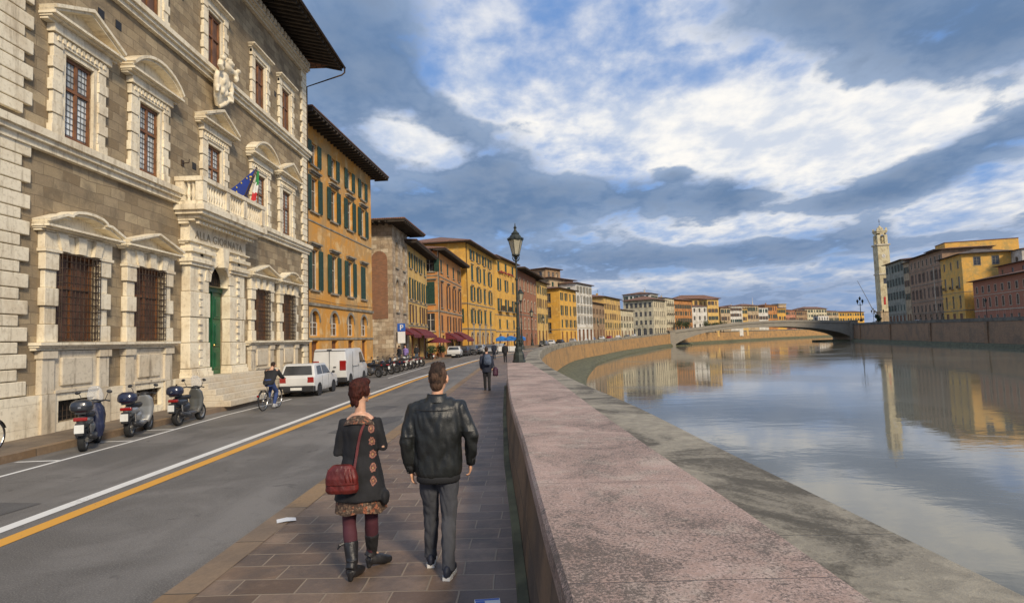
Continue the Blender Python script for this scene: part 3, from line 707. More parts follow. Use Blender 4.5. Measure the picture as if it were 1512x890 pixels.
# basement vents
for c_ in bays[:2]:
    mb = MB(); mb.quad((c_ - .62, .2, .38), (c_ + .66, .2, .38), (c_ + .66, .2, .92), (c_ - .62, .2, .92)); o = mb.build('basement_window', M_glassd, pal)
    g_ = MB()
    for k in range(9): g_.tube([(c_ - .58 + k * .15, .02, .38), (c_ - .58 + k * .15, .02, .92)], .011, 4)
    for z in (.5, .65, .8): g_.tube([(c_ - .62, .02, z), (c_ + .66, .02, z)], .009, 4)
    g_.build('grille', M_iron, o)
def palace_window(c_, z0, z1, w_, y_, parent, leads=True):
    fr = MB()
    for a, b_ in ((-w_ / 2, -w_ / 2 + .075), (w_ / 2 - .075, w_ / 2), (-.045, .045)): fr.box(c_ + a, c_ + b_, y_, y_ + .07, z0, z1)
    for z in (z0, z1 - .08, z0 + (z1 - z0) * .60): fr.box(c_ - w_ / 2, c_ + w_ / 2, y_ - .008, y_ + .07, z, z + .08)
    wn = fr.build('window', M_wood, parent)
    p_ = MB(); p_.quad((c_ - w_ / 2, y_ + .05, z0), (c_ + w_ / 2, y_ + .05, z0), (c_ + w_ / 2, y_ + .05, z1), (c_ - w_ / 2, y_ + .05, z1)); p_.build('pane', M_paneg if leads else M_shut_b, wn)
    if leads:
        l_ = MB()
        x = c_ - w_ / 2 + .1
        while x < c_ + w_ / 2 - .05: l_.box(x, x + .012, y_ + .03, y_ + .045, z0, z1); x += .13
        z = z0 + .12
        while z < z1: l_.box(c_ - w_ / 2, c_ + w_ / 2, y_ + .028, y_ + .043, z, z + .012); z += .17
        l_.build('lattice', M_lead, wn)
    return wn
M_paneg = glassmat('painted_sky_glass', (.36, .38, .38), .2); M_lead = simple('lead_strips', (.12, .12, .12), .6)  # pane base colour is pale to carry a bluish white sky reflection
M_shut_b = simple('brown_inner_shutter', (.13, .065, .04), .6, 0, .3, 2)
for i, c_ in enumerate(bays):
    # ---- ground floor
    if i != 2:
        wn = palace_window(c_, 2.5, 4.85, 1.46, .06, pal, False)
        gr = MB(); yb = -.24
        for k in range(10):
            x = c_ - .70 + k * 1.40 / 9; gr.tube([(x, yb, 2.5), (x, yb, 4.82)], .013, 5)
            if k in (0, 9):
                for q in (-.18, -.09): gr.tube([(x, q, 2.5), (x, q, 4.82)], .013, 5)
        for k in range(13):
            z = 2.54 + k * .188; gr.tube([(c_ - .70, 0, z), (c_ - .70, yb - .01, z), (c_ + .70, yb - .01, z), (c_ + .70, 0, z)], .012, 5)
        gr.build('grille', M_iron, wn)
        s = MB()
        for sd in (-1, 1):
            z = 2.46; k = 0
            while z < 4.80:
                h_ = .47 if k % 2 == 0 else .47; a = .75; b_ = 1.20 if k % 2 == 0 else 1.13; o_ = .20 if k % 2 == 0 else .13
                x0, x1 = sorted((c_ + sd * a, c_ + sd * b_)); s.rbox(x0, x1, -o_, .0, z + .006, z + h_ - .006, .015); z += h_; k += 1
            x0, x1 = sorted((c_ + sd * .68, c_ + sd * 1.25)); s.box(x0, x1, -.24, 0, 4.80, 4.88)
            x0, x1 = sorted((c_ + sd * .73, c_ + sd * 1.23)); s.rbox(x0, x1, -.20, 0, 4.885, 5.31, .012)
        for k in range(5):
            a0, a1 = -.72 + k * .29 - .02, -.72 + k * .29 + .29 - .02; f_ = 1.18
            s.prism([(c_ + a0 + .015, 4.86), (c_ + a1 - .015, 4.86), (c_ + a1 * f_ - .01, 5.31), (c_ + a0 * f_ + .01, 5.31)], 'y', -.26 if k % 2 == 0 else -.16, 0)
        s.build('surround', M_marb, wn)
        p_ = MB(); cornice(p_, c_ - 1.42, c_ + 1.42, 5.32, 5.47, .46)
        p_.M = Matrix.Translation((c_, 0, 5.475)); pediment(p_, 2.84, .42, ('step', 'tri', None, 'tri', 'step')[i], -.48, .13); p_.build('pediment', M_marb, wn)
        # pedestal below the sill
        d_ = MB()
        for sd in (-1, 1):
            x0, x1 = sorted((c_ + sd * .80, c_ + sd * 1.20)); d_.rbox(x0, x1, -.17, 0, 1.145, 2.05, .012); d_.box(x0 - .04, x1 + .04, -.22, 0, 2.05, 2.24)
            if i < 2 or True: d_.box(x0 - .02, x1 + .02, -.20, -.141, 0.0, 1.14)
        d_.box(c_ - .8, c_ + .8, -.10, 0, 1.145, 2.24); d_.rbox(c_ - .55, c_ + .55, -.17, -.08, 1.32, 2.06, .03); d_.box(c_ - .8, c_ + .8, -.2, 0, 1.145, 1.22)
        d_.build('pedestal', M_marbd, wn)
    # ---- first floor
    wn = palace_window(c_, 8.05, 10.3, 1.04, .03, pal)
    s = MB()
    for sd in (-1, 1):
        z = 7.92; k = 0
        while z < 10.66:
            b_ = 1.04 if k % 2 == 0 else .98; o_ = .15 if k % 2 == 0 else .12
            x0, x1 = sorted((c_ + sd * .66, c_ + sd * b_)); s.rbox(x0, x1, -o_, 0, z + .004, z + .30, .012); z += .305; k += 1
        x0, x1 = sorted((c_ + sd * .525, c_ + sd * .66)); s.box(x0, x1, -.09, 0, 7.92, 10.32)
    s.box(c_ - .66, c_ + .66, -.09, 0, 10.322, 10.45); s.box(c_ - .95, c_ + .95, -.14, 0, 10.452, 10.9)
    s.box(c_ - 1.08, c_ + 1.08, -.22, 0, 10.70, 10.90)
    for k in range(11): s.box(c_ - .9 + k * .17, c_ - .81 + k * .17, -.18, -.13, 10.52, 10.66)
    s.build('surround', M_marb, wn)
    p_ = MB(); cornice(p_, c_ - 1.36, c_ + 1.36, 10.91, 11.09, .46); p_.M = Matrix.Translation((c_, 0, 11.1)); pediment(p_, 2.72, .62, ('tri', 'arc', 'tri', 'arc', 'tri')[i], -.48, .16); p_.build('pediment', M_marb, wn)
    # ---- second floor
    wn = palace_window(c_, 13.5, 15.8, 1.0, .03, pal, i < 0)
    s = MB()
    for sd in (-1, 1):
        z = 13.45; k = 0
        while z < 15.9:
            b_ = .98 if k % 2 == 0 else .92; x0, x1 = sorted((c_ + sd * .64, c_ + sd * b_)); s.rbox(x0, x1, -.11 if k % 2 else -.14, 0, z + .004, z + .29, .012); z += .295; k += 1
        x0, x1 = sorted((c_ + sd * .505, c_ + sd * .64)); s.box(x0, x1, -.07, 0, 13.45, 15.84)
    s.box(c_ - .64, c_ + .64, -.07, 0, 15.842, 15.95); s.box(c_ - .98, c_ + .98, -.13, 0, 15.952, 16.15); cornice(s, c_ - 1.12, c_ + 1.12, 16.155, 16.34, .32)
    s.build('surround', M_marb, wn)
for x0, x1 in ((bays[0] - 1.45, bays[1] + 1.42), (bays[3] - 1.42, L + .05)):
    mb = MB(); cornice(mb, x0, x1, 2.26, 2.46, .34); mb.build('sill_course', M_marb, pal)
# dark putlog holes
for x, z in ((3.6, 12.15), (4.35, 12.2), (18.2, 11.9), (19.0, 11.7), (8.6, 9.0), (12.6, 9.1), (16.0, 15.0), (7.7, 15.2)): mb = MB(); mb.box(x, x + .26, -.012, .1, z, z + .26); mb.build('wall_hole', M_glassd, pal)
# ---- portal
PC = 10.02
for sd in (-1, 1):
    mb = MB(); z = 1.16; k = 0
    x0, x1 = sorted((PC + sd * .76, PC + sd * 2.12))
    mb.box(x0 - .04, x1 + .04, -.46, 0, 1.15, 1.32); mb.box(x0, x1, -.42, 0, 1.32, 1.46); z = 1.47
    while z < 5.4:
        ins = 0 if k % 2 == 0 else .035
        mb.rbox(x0 + ins, x1 - ins, -.36 + ins, .0, z + .008, z + .93, .02)
        for q in range(3): # studs down the middle of each pier
            mb.box((x0 + x1) / 2 - .09, (x0 + x1) / 2 + .09, -.40, -.32, z + .10 + q * .29, z + .26 + q * .29)
        z += .94; k += 1
    mb.box(x0 - .05, x1 + .05, -.42, 0, 5.24, 5.36); mb.box(x0 - .1, x1 + .1, -.50, 0, 5.362, 5.5); mb.box(x0 - .03, x1 + .03, -.4, 0, 5.502, 5.72); mb.box(x0 - .12, x1 + .12, -.52, 0, 5.722, 5.86)
    mb.build('portal_pier', M_marb, pal)
mb = MB(); sheet(mb, PC - .78, PC + .78, 4.6, 5.95, [(PC - .72, PC + .72, 4.6, 5.45, True)], .3, y=-.28)
for k in range(7):
    a0 = PI * (k + .04) / 7; a1 = PI * (k + .96) / 7; r0, r1 = .725, 1.12
    if k != 3: mb.prism([(PC - r0 * math.cos(a0), 4.73 + r0 * math.sin(a0)), (PC - r0 * math.cos(a1), 4.73 + r0 * math.sin(a1)), (PC - r1 * math.cos(a1), 4.73 + r1 * math.sin(a1)), (PC - r1 * math.cos(a0), 4.73 + r1 * math.sin(a0))], 'y', -.36, -.27)
mb.prism([(PC - .16, 5.36), (PC + .16, 5.36), (PC + .27, 6.12), (PC - .27, 6.12)], 'y', -.60, -.27); mb.build('arch', M_marb, pal)
mb = MB(); mb.box(PC - 2.15, PC + 2.15, -.34, 0, 5.87, 6.9); cornice(mb, PC - 2.3, PC + 2.3, 6.0, 6.14, .46)
cornice(mb, PC - 2.35, PC + 2.35, 6.72, 7.02, .80)
for k in range(19): mb.box(PC - 2.2 + k * .235, PC - 2.08 + k * .235, -.72, -.6, 6.73, 6.82)
mb.build('entablature', M_marb, pal)
tx = bpy.data.curves.new('lettering', 'FONT'); tx.body = 'ALLA GIORNATA'; tx.size = .42; tx.extrude = .012; tx.align_x = 'CENTER'; tx.space_character = 1.15
M_let = simple('dark_lettering', (.34, .28, .19), .8); tx.materials.append(M_let)
to0 = bpy.data.objects.new('tmp', tx); C.objects.link(to0); dg = bpy.context.evaluated_depsgraph_get(); dg.update(); tme = bpy.data.meshes.new_from_object(to0.evaluated_get(dg)); tme.name = 'lettering'; bpy.data.objects.remove(to0)
to = link('lettering', tme, pal); to.location = (PC, -.35, 6.27); to.rotation_euler = (PI / 2, 0, 0)
# balcony
mb = MB(); mb.box(PC - 2.5, PC + 2.5, -1.0, 0, 7.03, 7.16); mb.box(PC - 2.6, PC + 2.6, -1.1, 0, 7.162, 7.36); mb.box(PC - 2.5, PC + 2.5, -1.0, 0, 7.362, 7.5)
bal = mb.build('balcony', M_marb, pal)
mb = MB(); mb.box(PC - 2.56, PC + 2.56, -1.06, -.80, 8.22, 8.38); mb.box(PC - 2.56, PC - 2.30, -.795, 0, 8.22, 8.38); mb.box(PC + 2.30, PC + 2.56, -.795, 0, 8.22, 8.38)
for x in (-2.52, -.84, .56, 2.24): mb.box(PC + x, PC + x + .28, -1.03, -.75, 7.5, 8.22)
for sd in (-1, 1): mb.box(PC + sd * 2.38 - .14, PC + sd * 2.38 + .14, -.32, -.02, 7.5, 8.22)
mb.build('railing', M_marb, bal)
mb = MB(); prof = [(.05, 0), (.07, .05), (.045, .12), (.09, .28), (.05, .46), (.045, .56), (.075, .66), (.06, .72)]
for x0, x1 in ((-2.2, -.86), (-.53, .53), (.86, 2.2)):
    x = x0 + .02
    while x < x1: mb.lathe(prof, (PC + x, -.90, 7.5), 8); x += .185
for sd in (-1, 1):
    for y in (-.60, -.44): mb.lathe(prof, (PC + sd * 2.38, y, 7.5), 8)
autosmooth(mb.build('baluster', M_marb, bal), 50)
# door
mb = MB(); M_green = simple('green_door_paint', (.012, .09, .035), .35, 0, .25, 2)
mb.box(PC - .72, PC + .72, .02, .12, 1.16, 4.42)
for sd in (-1, 1):
    for z0, z1 in ((1.35, 2.1), (2.25, 3.2), (3.35, 4.25)):
        x0, x1 = sorted((PC + sd * .12, PC + sd * .62)); mb.rbox(x0, x1, -.025, .03, z0, z1, .03); mb.rbox(x0 + .09, x1 - .09, -.05, -.02, z0 + .09, z1 - .09, .02)
mb.box(PC - .72, PC + .72, -.06, .1, 4.42, 4.62); mb.box(PC - .025, PC + .025, -.04, .02, 1.16, 4.42)
door = mb.build('door', M_green, pal)
mb = MB(); mb.lathe([(.03, 0), (.045, .03), (.03, .06)], (PC + .1, -.09, 2.3), 8, ax='y'); mb.build('handle', simple('brass', (.45, .30, .10), .35, 1), door)
mb = MB(); mb.quad((PC - .72, .1, 4.6), (PC + .72, .1, 4.6), (PC + .72, .1, 5.5), (PC - .72, .1, 5.5)); fl = mb.build('fanlight', M_glassd, pal)
mb = MB()
for k in range(-5, 6):
    mb.tube([(PC + k * .14, .04, 4.62), (PC + k * .14, .04, 4.62 + math.sqrt(max(.02, .7 ** 2 - (k * .14) ** 2)))], .011, 4)
for z in (4.78, 4.94, 5.1, 5.26): mb.tube([(PC - .68, .035, z), (PC + .68, .035, z)], .01, 4)
mb.build('grille', M_iron, fl)
# steps up to the door
mb = MB(); M_step = marble('step_stone', (.60, .53, .41), (.26, .21, .15), .15)
for k in range(5):
    x0, x1, yf, zt = 7.55 - .07 * k, 12.9 + .07 * k, -.95 - .30 * k, 1.145 - .20 * k
    mb.rbox(x0, x1, yf, -.60 if k else .02, zt - .2, zt, .02)
mb.box(7.5, 12.9, -.7, -.141, 0, .94)
mb.build('doorstep', M_step, pal)
# coat of arms: a scrolled shield under a crown, leaning out from the wall
mb = MB(); cx, cz = 10.1, 12.75
mb.M = Matrix.Translation((cx, -.34, cz + .12)) @ Matrix.Rotation(R(10), 4, 'X') @ Matrix.Scale(1.18, 4)
mb.ell((0, 0, 0), (.40, .13, .66)); mb.ell((0, -.06, .05), (.29, .13, .5)); mb.ell((0, -.10, .62), (.30, .16, .16)); mb.ell((0, -.12, .80), (.22, .15, .12))
for sd in (-1, 1):
    mb.tube([(sd * .25, -.05, .72), (sd * .48, -.12, .66), (sd * .56, -.16, .5), (sd * .46, -.2, .42), (sd * .40, -.18, .5)], [.10, .11, .10, .08, .05], 8)
    mb.tube([(sd * .42, -.03, .35), (sd * .52, -.08, .1), (sd * .46, -.1, -.2), (sd * .30, -.06, -.5), (sd * .06, 0, -.72)], [.08, .09, .10, .09, .07], 8)
    mb.tube([(sd * .30, -.1, -.1), (sd * .50, -.16, -.22), (sd * .5, -.18, -.36), (sd * .4, -.18, -.34)], [.07, .08, .07, .04], 8)
    mb.ell((sd * .16, -.15, .12), (.09, .07, .14)); mb.ell((sd * .12, -.15, -.2), (.08, .07, .12)); mb.ell((sd * .52, -.2, .78), (.10, .09, .09))
for k in range(5): mb.ell((-.22 + k * .11, -.16, .93 - abs(k - 2) * .03), (.045, .045, .07))
arms = mb.build('coat_of_arms', M_marb, pal); organic(arms, .03, 2, .5)
# flags on poles from the balcony
def flagcloth(name, top0, top1, bot1, bot0, cols, stars=False):
    """cloth hanging between four corners, with folds; cols: vertical stripes"""
    N, Mv = 24, 20; mb = MB(); A, B_, Cc, D = map(Vector, (top0, top1, bot1, bot0))
    for j in range(Mv + 1):
        for i in range(N + 1):
            u_, v_ = i / N, j / Mv; p = (A.lerp(B_, u_)).lerp(D.lerp(Cc, u_), v_)
            k_ = math.sin(u_ * 9 + v_ * 3) * .06 * (.3 + v_) + math.sin(u_ * 17 + 1) * .025
            mb.v.append(p + Vector((.8, .5, 0)) * k_)
    for j in range(Mv):
        for i in range(N):
            mb.f.append([j * (N + 1) + i, j * (N + 1) + i + 1, (j + 1) * (N + 1) + i + 1, (j + 1) * (N + 1) + i]); mb.m.append(min(len(cols) - 1, int(i / N * len(cols))))
    return mb, N, Mv
def cloth_mat(n_, c_): return simple(n_, c_, .75, 0, .12, 3)
fl_eu = thing('flag', 'blue flag with gold stars hanging from the palace balcony pole', 'flag', (-11.35, 24.4, 8.2))
mb, N, Mv = flagcloth('f', (.0, .32, 1.70), (-.12, .36, 1.35), (-.42, .50, -.05), (-1.15, -.10, .55), [0])
mb.v = [v for v in mb.v]
cl = mb.build('cloth', cloth_mat('flag_blue', (.012, .04, .26)), fl_eu, smooth=True, recalc=False)
M_star = cloth_mat('flag_gold', (.85, .62, .05))
for k in range(12):
    a = 2 * PI * k / 12; u_, v_ = .5 + .33 * math.cos(a), .5 + .33 * math.sin(a)
    p = mb.v[int(v_ * Mv) * (N + 1) + int(u_ * N)]
    for off in (.012,):
        q = p + Vector((off * 1.5, -off, 0)); r_ = .055; st = MB()
        st.add([q + Vector((.4, 1, 0)).normalized() * (r_ * (1 if j % 2 == 0 else .42) * math.sin(PI * j / 5)) + Vector((0, 0, r_ * (1 if j % 2 == 0 else .42) * math.cos(PI * j / 5))) for j in range(10)], [tuple(range(10))]); st.build('star', M_star, cl)
mb = MB(); mb.tube([(-.62, .0, -.3), (.02, .38, 1.72)], .022, 6); mb.ell((.03, .39, 1.76), (.035, .035, .05)); mb.build('pole', M_iron, fl_eu)
fl_it = thing('flag', 'green, white and red striped flag hanging beside the blue one on the balcony', 'flag', (-11.3, 24.75, 8.2))
mb, N, Mv = flagcloth('f', (.0, .06, 1.64), (.03, .12, 1.62), (-.02, .14, .60), (-.26, .08, .16), [0, 1, 2])
# stripes run down the cloth: green by the pole, then white, then red at the fly
mb.m = []
for j in range(Mv):
    for i in range(N): mb.m.append(0 if (j / Mv * .9 - i / N * .25) < .28 else 1 if (j / Mv * .9 - i / N * .25) < .55 else 2)
mb.build('cloth', [cloth_mat('flag_green', (.02, .22, .05)), cloth_mat('flag_white', (.72, .72, .68)), cloth_mat('flag_red', (.50, .02, .025))], fl_it, smooth=True, recalc=False)
mb = MB(); mb.tube([(-.6, -.25, -.3), (.02, .0, 1.66)], .02, 6); mb.build('pole', M_iron, fl_it)
# small wall fittings
o = thing('wall_bracket', 'small dark iron bracket on the palace wall left of the balcony window', 'bracket', (PX, 20.9, 9.0)); mb = MB(); mb.tube([(0, 0, 0), (.25, .0, .02), (.27, 0, .15)], .02, 5); mb.box(-.0, .03, -.08, .08, -.1, .12); mb.build('arm', M_iron, o)

# ------------------------------------------------------------------ houses
M_sgreen = simple('dark_green_shutter', (.018, .055, .038), .6, 0, .25, 4); M_sbrown = simple('brown_shutter', (.11, .06, .035), .65, 0, .3, 4)
M_sgrey = simple('grey_shutter', (.22, .22, .2), .7, 0, .2, 4)
M_wframe = simple('white_window_frame', (.55, .50, .42), .6, 0, .15, 4); M_wdim = simple('dull_window_frame', (.26, .225, .17), .7, 0, .2, 4); M_sill = simple('grey_sandstone', (.24, .21, .16), .85, 0, .35, 1.5, .2)
M_sill2 = simple('pale_trim', (.50, .44, .33), .85, 0, .25, 1.2, .2)
M_curtain = simple('pale_curtain', (.42, .40, .36), .9)
_wc = {}
def win_parts(w, h, kind, smat, fmat, hood, sill, lod, recess, state, trim=None):
    """meshes of a window centred on x = 0, sill at z = 0, y = 0 in the wall plane"""
    key = (round(w, 2), round(h, 2), kind, smat.name if smat else '', fmat.name, hood, sill, lod, round(recess, 2), state, trim.name if trim else '')
    if key in _wc: return _wc[key]
    tm = trim or M_sill
    fr = MB(); pn = MB(); sh_ = []
    arch = kind in ('arch', 'archdoor'); hs = h - w / 2 if arch else h
    f = .07 if lod > 1 else .09
    fr.box(-w / 2, -w / 2 + f, recess - .05, recess, 0, hs); fr.box(w / 2 - f, w / 2, recess - .05, recess, 0, hs)
    if kind not in ('door', 'archdoor'):
        fr.box(-f * .6, f * .6, recess - .055, recess, 0, h - .01); fr.box(-w / 2, w / 2, recess - .045, recess, 0, f); fr.box(-w / 2, w / 2, recess - .045, recess, hs - f, hs)
        fr.box(-w / 2, w / 2, recess - .04, recess - .003, hs * .62, hs * .62 + f * .7)
    else: fr.box(-w / 2, w / 2, recess - .045, recess, hs * .98 - f, hs * .98)
    if sill: fr.box(-w / 2 - .15, w / 2 + .15, -.13, .02, -.13, -.002, mi=1)
    if trim:
        a = .16
        fr.box(-w / 2 - a, -w / 2 - .004, -.05, .02, 0, hs, mi=1); fr.box(w / 2 + .004, w / 2 + a, -.05, .02, 0, hs, mi=1)
        if not arch: fr.box(-w / 2 - a, w / 2 + a, -.055, .02, h + .003, h + a, mi=1)
    if arch:
        r = w / 2; N = 10; 
        for k in range(N):
            a0, a1 = PI * k / N, PI * (k + 1) / N; r0, r1 = r + .01, r + .2
            fr.prism([(-r0 * math.cos(a0), hs + r0 * math.sin(a0)), (-r0 * math.cos(a1), hs + r0 * math.sin(a1)), (-r1 * math.cos(a1), hs + r1 * math.sin(a1)), (-r1 * math.cos(a0), hs + r1 * math.sin(a0))], 'y', -.05, .02, mi=1)
    if hood == 1:
        fr.box(-w / 2 - .28, w / 2 + .28, -.26, .02, h + .30, h + .42, mi=1); fr.box(-w / 2 - .2, w / 2 + .2, -.14, .02, h + .18, h + .298, mi=1)
    if hood == 2: fr.box(-w / 2 - .2, w / 2 + .2, -.14, .02, h + .17, h + .28, mi=1)
    pn.quad((-w / 2, recess - .01, 0), (w / 2, recess - .01, 0), (w / 2, recess - .01, h), (-w / 2, recess - .01, h))
    if smat and kind == 'shut':
        sw = w / 2 * 1.04
        for sd in (-1, 1):
            m_ = MB()
            if state == 'open':
                x0, x1 = sorted((sd * (w / 2 + .01), sd * (w / 2 + sw))); y0, y1 = -.10, -.055
            elif state == 'ajar':
                x0, x1 = sorted((sd * (w / 2 - .02), sd * (w / 2 + .03))); y0, y1 = -sw, -.03
            else:
                x0, x1 = sorted((sd * .01, sd * w / 2)); y0, y1 = .02, .065
            m_.box(x0, x1, y0, y1, .02, h - .02)
            if lod > 1 and state != 'ajar':
                z = .12
                while z < h - .15: m_.box(x0 + .07, x1 - .07, y0 - .014, y0 + .01, z, z + .03); z += .085
                m_.box(x0, x0 + .06, y0 - .018, y0, .02, h - .02); m_.box(x1 - .06, x1, y0 - .018, y0, .02, h - .02)
                for zz in (.02, h * .5, h - .1): m_.box(x0 + .061, x1 - .061, y0 - .017, y0, zz, zz + .08)
            sh_.append(m_)
    if lod > 1:
        res = (fr.mesh('window', [fmat, tm]), pn.mesh('pane', [M_glass if kind != 'door' and kind != 'archdoor' else M_wood]), [s.mesh('shutter', [smat]) for s in sh_])
    else:
        o = len(fr.v)
        for q, mi in [(pn, 2)] + [(s, 3) for s in sh_]:
            o = len(fr.v); fr.v += q.v; fr.f += [[i + o for i in ff] for ff in q.f]; fr.m += [mi] * len(q.f)
        res = (fr.mesh('window', [fmat, tm, M_glass if kind not in ('door', 'archdoor') else M_wood, smat or M_sgreen]), None, [])
    _wc[key] = res; return res
def place_windows(root, rows, x0, x1, lod, rec, frame):
    """frame(s) -> (location xy, rotz) of a point along this wall; returns the openings"""
    holes = []
    for r_ in rows:
        n = r_.get('n', 4); xs = r_.get('at') or [x0 + r_.get('m', 1.2) + (x1 - x0 - 2 * r_.get('m', 1.2)) * (k / (n - 1) if n > 1 else .5) for k in range(n)]
        w_, z0, z1 = r_['w'], r_['z0'], r_['z1']; kind = r_.get('kind', 'shut'); fdef = M_wframe if lod > 1 else M_wdim; skip = r_.get('skip', ())
        for k, x in enumerate(xs):
            if k in skip: continue
            holes.append((x - w_ / 2, x + w_ / 2, z0, z1, kind in ('arch', 'archdoor')))
            st = r_.get('state') or random.choice(r_.get('states', ['open', 'open', 'open', 'shut']))
            me, pn, shs = win_parts(w_, z1 - z0, kind, r_.get('sm', M_sgreen), r_.get('fm', fdef), r_.get('hood', 0), r_.get('sill', True) and kind not in ('door', 'archdoor'), lod, rec, st, r_.get('trim'))
            (lx, ly), rz = frame(x)
            wo = link('door' if 'door' in kind else 'window', me, root, (lx, ly, z0), rz)
            if pn: link('pane' if 'door' not in kind else 'door_leaf', pn, wo)
            for s in shs: link('shutter', s, wo)
            if r_.get('balcony') and k in r_['balcony']:
                bm_ = MB(); bm_.box(-w_ / 2 - .5, w_ / 2 + .5, -.85, 0, -.18, -.02)
                link('balcony', bm_.mesh('balcony', [M_sill]), wo)
                bm_ = MB()
                q = -w_ / 2 - .45
                while q < w_ / 2 + .5: bm_.box(q, q + .03, -.82, -.79, -.02, .95); q += .14
                bm_.box(-w_ / 2 - .48, w_ / 2 + .48, -.83, -.78, .95, 1.0); link('railing', bm_.mesh('railing', [M_iron]), wo)
    return holes
def house(name, label, A, B, zb, h, depth, wall, rows, side='left', srows=(), roof=('hip', 18, 1.0), courses=(), lod=1, rec=.16, ground=None, rmat=None, group=None, cat='house', trimm=None, brackets=False, chimneys=(), corner=None, pipe=False):
    """A, B: foot of the street front's two ends, left then right as seen from the street; h = height above zb"""
    rmat = rmat or M_tile; trimm = trimm or M_sill
    ux, uy = B[0] - A[0], B[1] - A[1]; Lx = math.hypot(ux, uy); rz = math.atan2(uy, ux)
    root = thing(name, label, cat, (A[0], A[1], zb), rz, group)
    hf = place_windows(root, rows, 0, Lx, lod, rec, lambda x: ((x, 0), 0))
    mb = MB(); g = ground[0] if ground else 0
    z_ = -1.5 if g == 0 else 0
    sheet(mb, 0, Lx, -3, h, hf, rec)
    if ground:   # a base storey in another finish
        for i, f in enumerate(mb.f):
            if sum(mb.v[q].z for q in f) / len(f) < g: mb.m[i] = 1
        for i, f in enumerate(list(mb.f)):
            pass
    mb.M = Matrix.Rotation(-PI / 2, 4, 'Z') @ Matrix.Translation((-depth, 0, 0)) if side == 'left' else Matrix.Translation((Lx, 0, 0)) @ Matrix.Rotation(PI / 2, 4, 'Z')
    # side wall: runs from the back corner to the front corner (left) or from the front back (right)
    if side == 'left': frame = lambda s: ((0, depth - s), -PI / 2)
    else: frame = lambda s: ((Lx, s), PI / 2)
    hs = place_windows(root, srows, 0, depth, lod, rec, frame)
    n0 = len(mb.f); sheet(mb, 0, depth, -3, h, hs, rec)
    mb.M = Matrix.Identity(4)
    if ground:
        for i in range(n0, len(mb.f)):
            if sum(mb.v[q].z for q in mb.f[i]) / len(mb.f[i]) < g: mb.m[i] = 1
    if side == 'left': mb.quad((Lx, 0, -3), (Lx, depth, -3), (Lx, depth, h), (Lx, 0, h))
    else: mb.quad((0, 0, -3), (0, depth, -3), (0, depth, h), (0, 0, h))
    mb.quad((0, depth, -3), (Lx, depth, -3), (Lx, depth, h), (0, depth, h)); mb.quad((0, .6, h - .02), (Lx, .6, h - .02), (Lx, depth - .3, h - .02), (0, depth - .3, h - .02))
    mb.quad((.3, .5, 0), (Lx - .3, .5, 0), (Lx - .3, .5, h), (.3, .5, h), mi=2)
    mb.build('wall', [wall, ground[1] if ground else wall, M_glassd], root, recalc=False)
    for z0, z1, o_ in courses:
        mb = MB(); mb.box(-o_, Lx + o_, -o_, 0.0, z0, z1)
        if side == 'left': mb.box(-o_, 0, 0.002, depth, z0, z1)
        else: mb.box(Lx, Lx + o_, .002, depth, z0, z1)
        mb.build('string_course', trimm, root)
    if corner:
        mb = MB(); x = Lx if side == 'right' else 0; mb.box(x - .05, x + .05, -.06, -.0, 0, h) ; mb.build('corner_strip', corner, root)
    kind, pitch, ov = roof
    mb = MB(); e = MB()
    x0, x1, y0, y1 = -ov, Lx + ov, -ov, depth + ov * .3
    if kind == 'flat':
        mb.box(-.15, Lx + .15, -.15, depth, h + .002, h + .35)
    else:
        rise = math.tan(R(pitch)) * min(Lx, depth) / 2; ym = (y0 + y1) / 2; ins = min((x1 - x0) / 2 - .01, (y1 - y0) / 2)
        a, b_ = (x0 + ins, x1 - ins) if kind == 'hip' else (x0, x1)
        zt = h + .22
        mb.quad((x0, y0, zt), (x1, y0, zt), (b_, ym, zt + rise), (a, ym, zt + rise)); mb.quad((x0, y1, zt), (x1, y1, zt), (b_, ym, zt + rise), (a, ym, zt + rise))
        mb.quad((x0, y0, zt), (x0, y1, zt), (a, ym, zt + rise)); mb.quad((x1, y0, zt), (x1, y1, zt), (b_, ym, zt + rise))
        mb.box(x0, x1, y0, y1, zt - .10, zt - .002)
        e.box(x0 + .05, x1 - .05, y0 + .05, y1 - .05, h + .002, zt - .105)
        if brackets:
            x = x0 + .1
            while x < x1 - .1: e.box(x, x + .14, y0 + .08, .0, h - .16, h); x += .62
            y = .1
            while y < depth:
                if side == 'left': e.box(x0 + .08, 0, y, y + .14, h - .16, h)
                else: e.box(Lx, x1 - .08, y, y + .14, h - .16, h)
                y += .62
    ro = mb.build('roof', rmat, root)
    if e.v: e.build('eaves', M_dkwood, root)
    for cx, cy, ch in chimneys:
        c_ = MB(); c_.box(cx - .4, cx + .4, cy - .35, cy + .35, h, h + ch); c_.box(cx - .5, cx + .5, cy - .45, cy + .45, h + ch, h + ch + .15); c_.build('chimney', wall, ro); c_ = MB(); c_.tube([(cx + 1.2, cy, h + .3), (cx + 1.2, cy, h + ch + 1.8)], .04, 4); [c_.box(cx + .7 + .1 * q, cx + 1.7 - .1 * q, cy - .03, cy + .03, h + ch + 1.1 + .25 * q, h + ch + 1.15 + .25 * q) for q in range(3)]; c_.build('aerial', M_iron, ro)
    if pipe:
        c_ = MB(); x = .25 if side == 'left' else Lx - .25; c_.tube([(x, -.08, 0), (x, -.08, h)], .06, 6); c_.build('downpipe', M_iron, root)
    return root, Lx
def W(z0, z1, n, w=1.1, **k): return dict(z0=z0, z1=z1, n=n, w=w, **k)

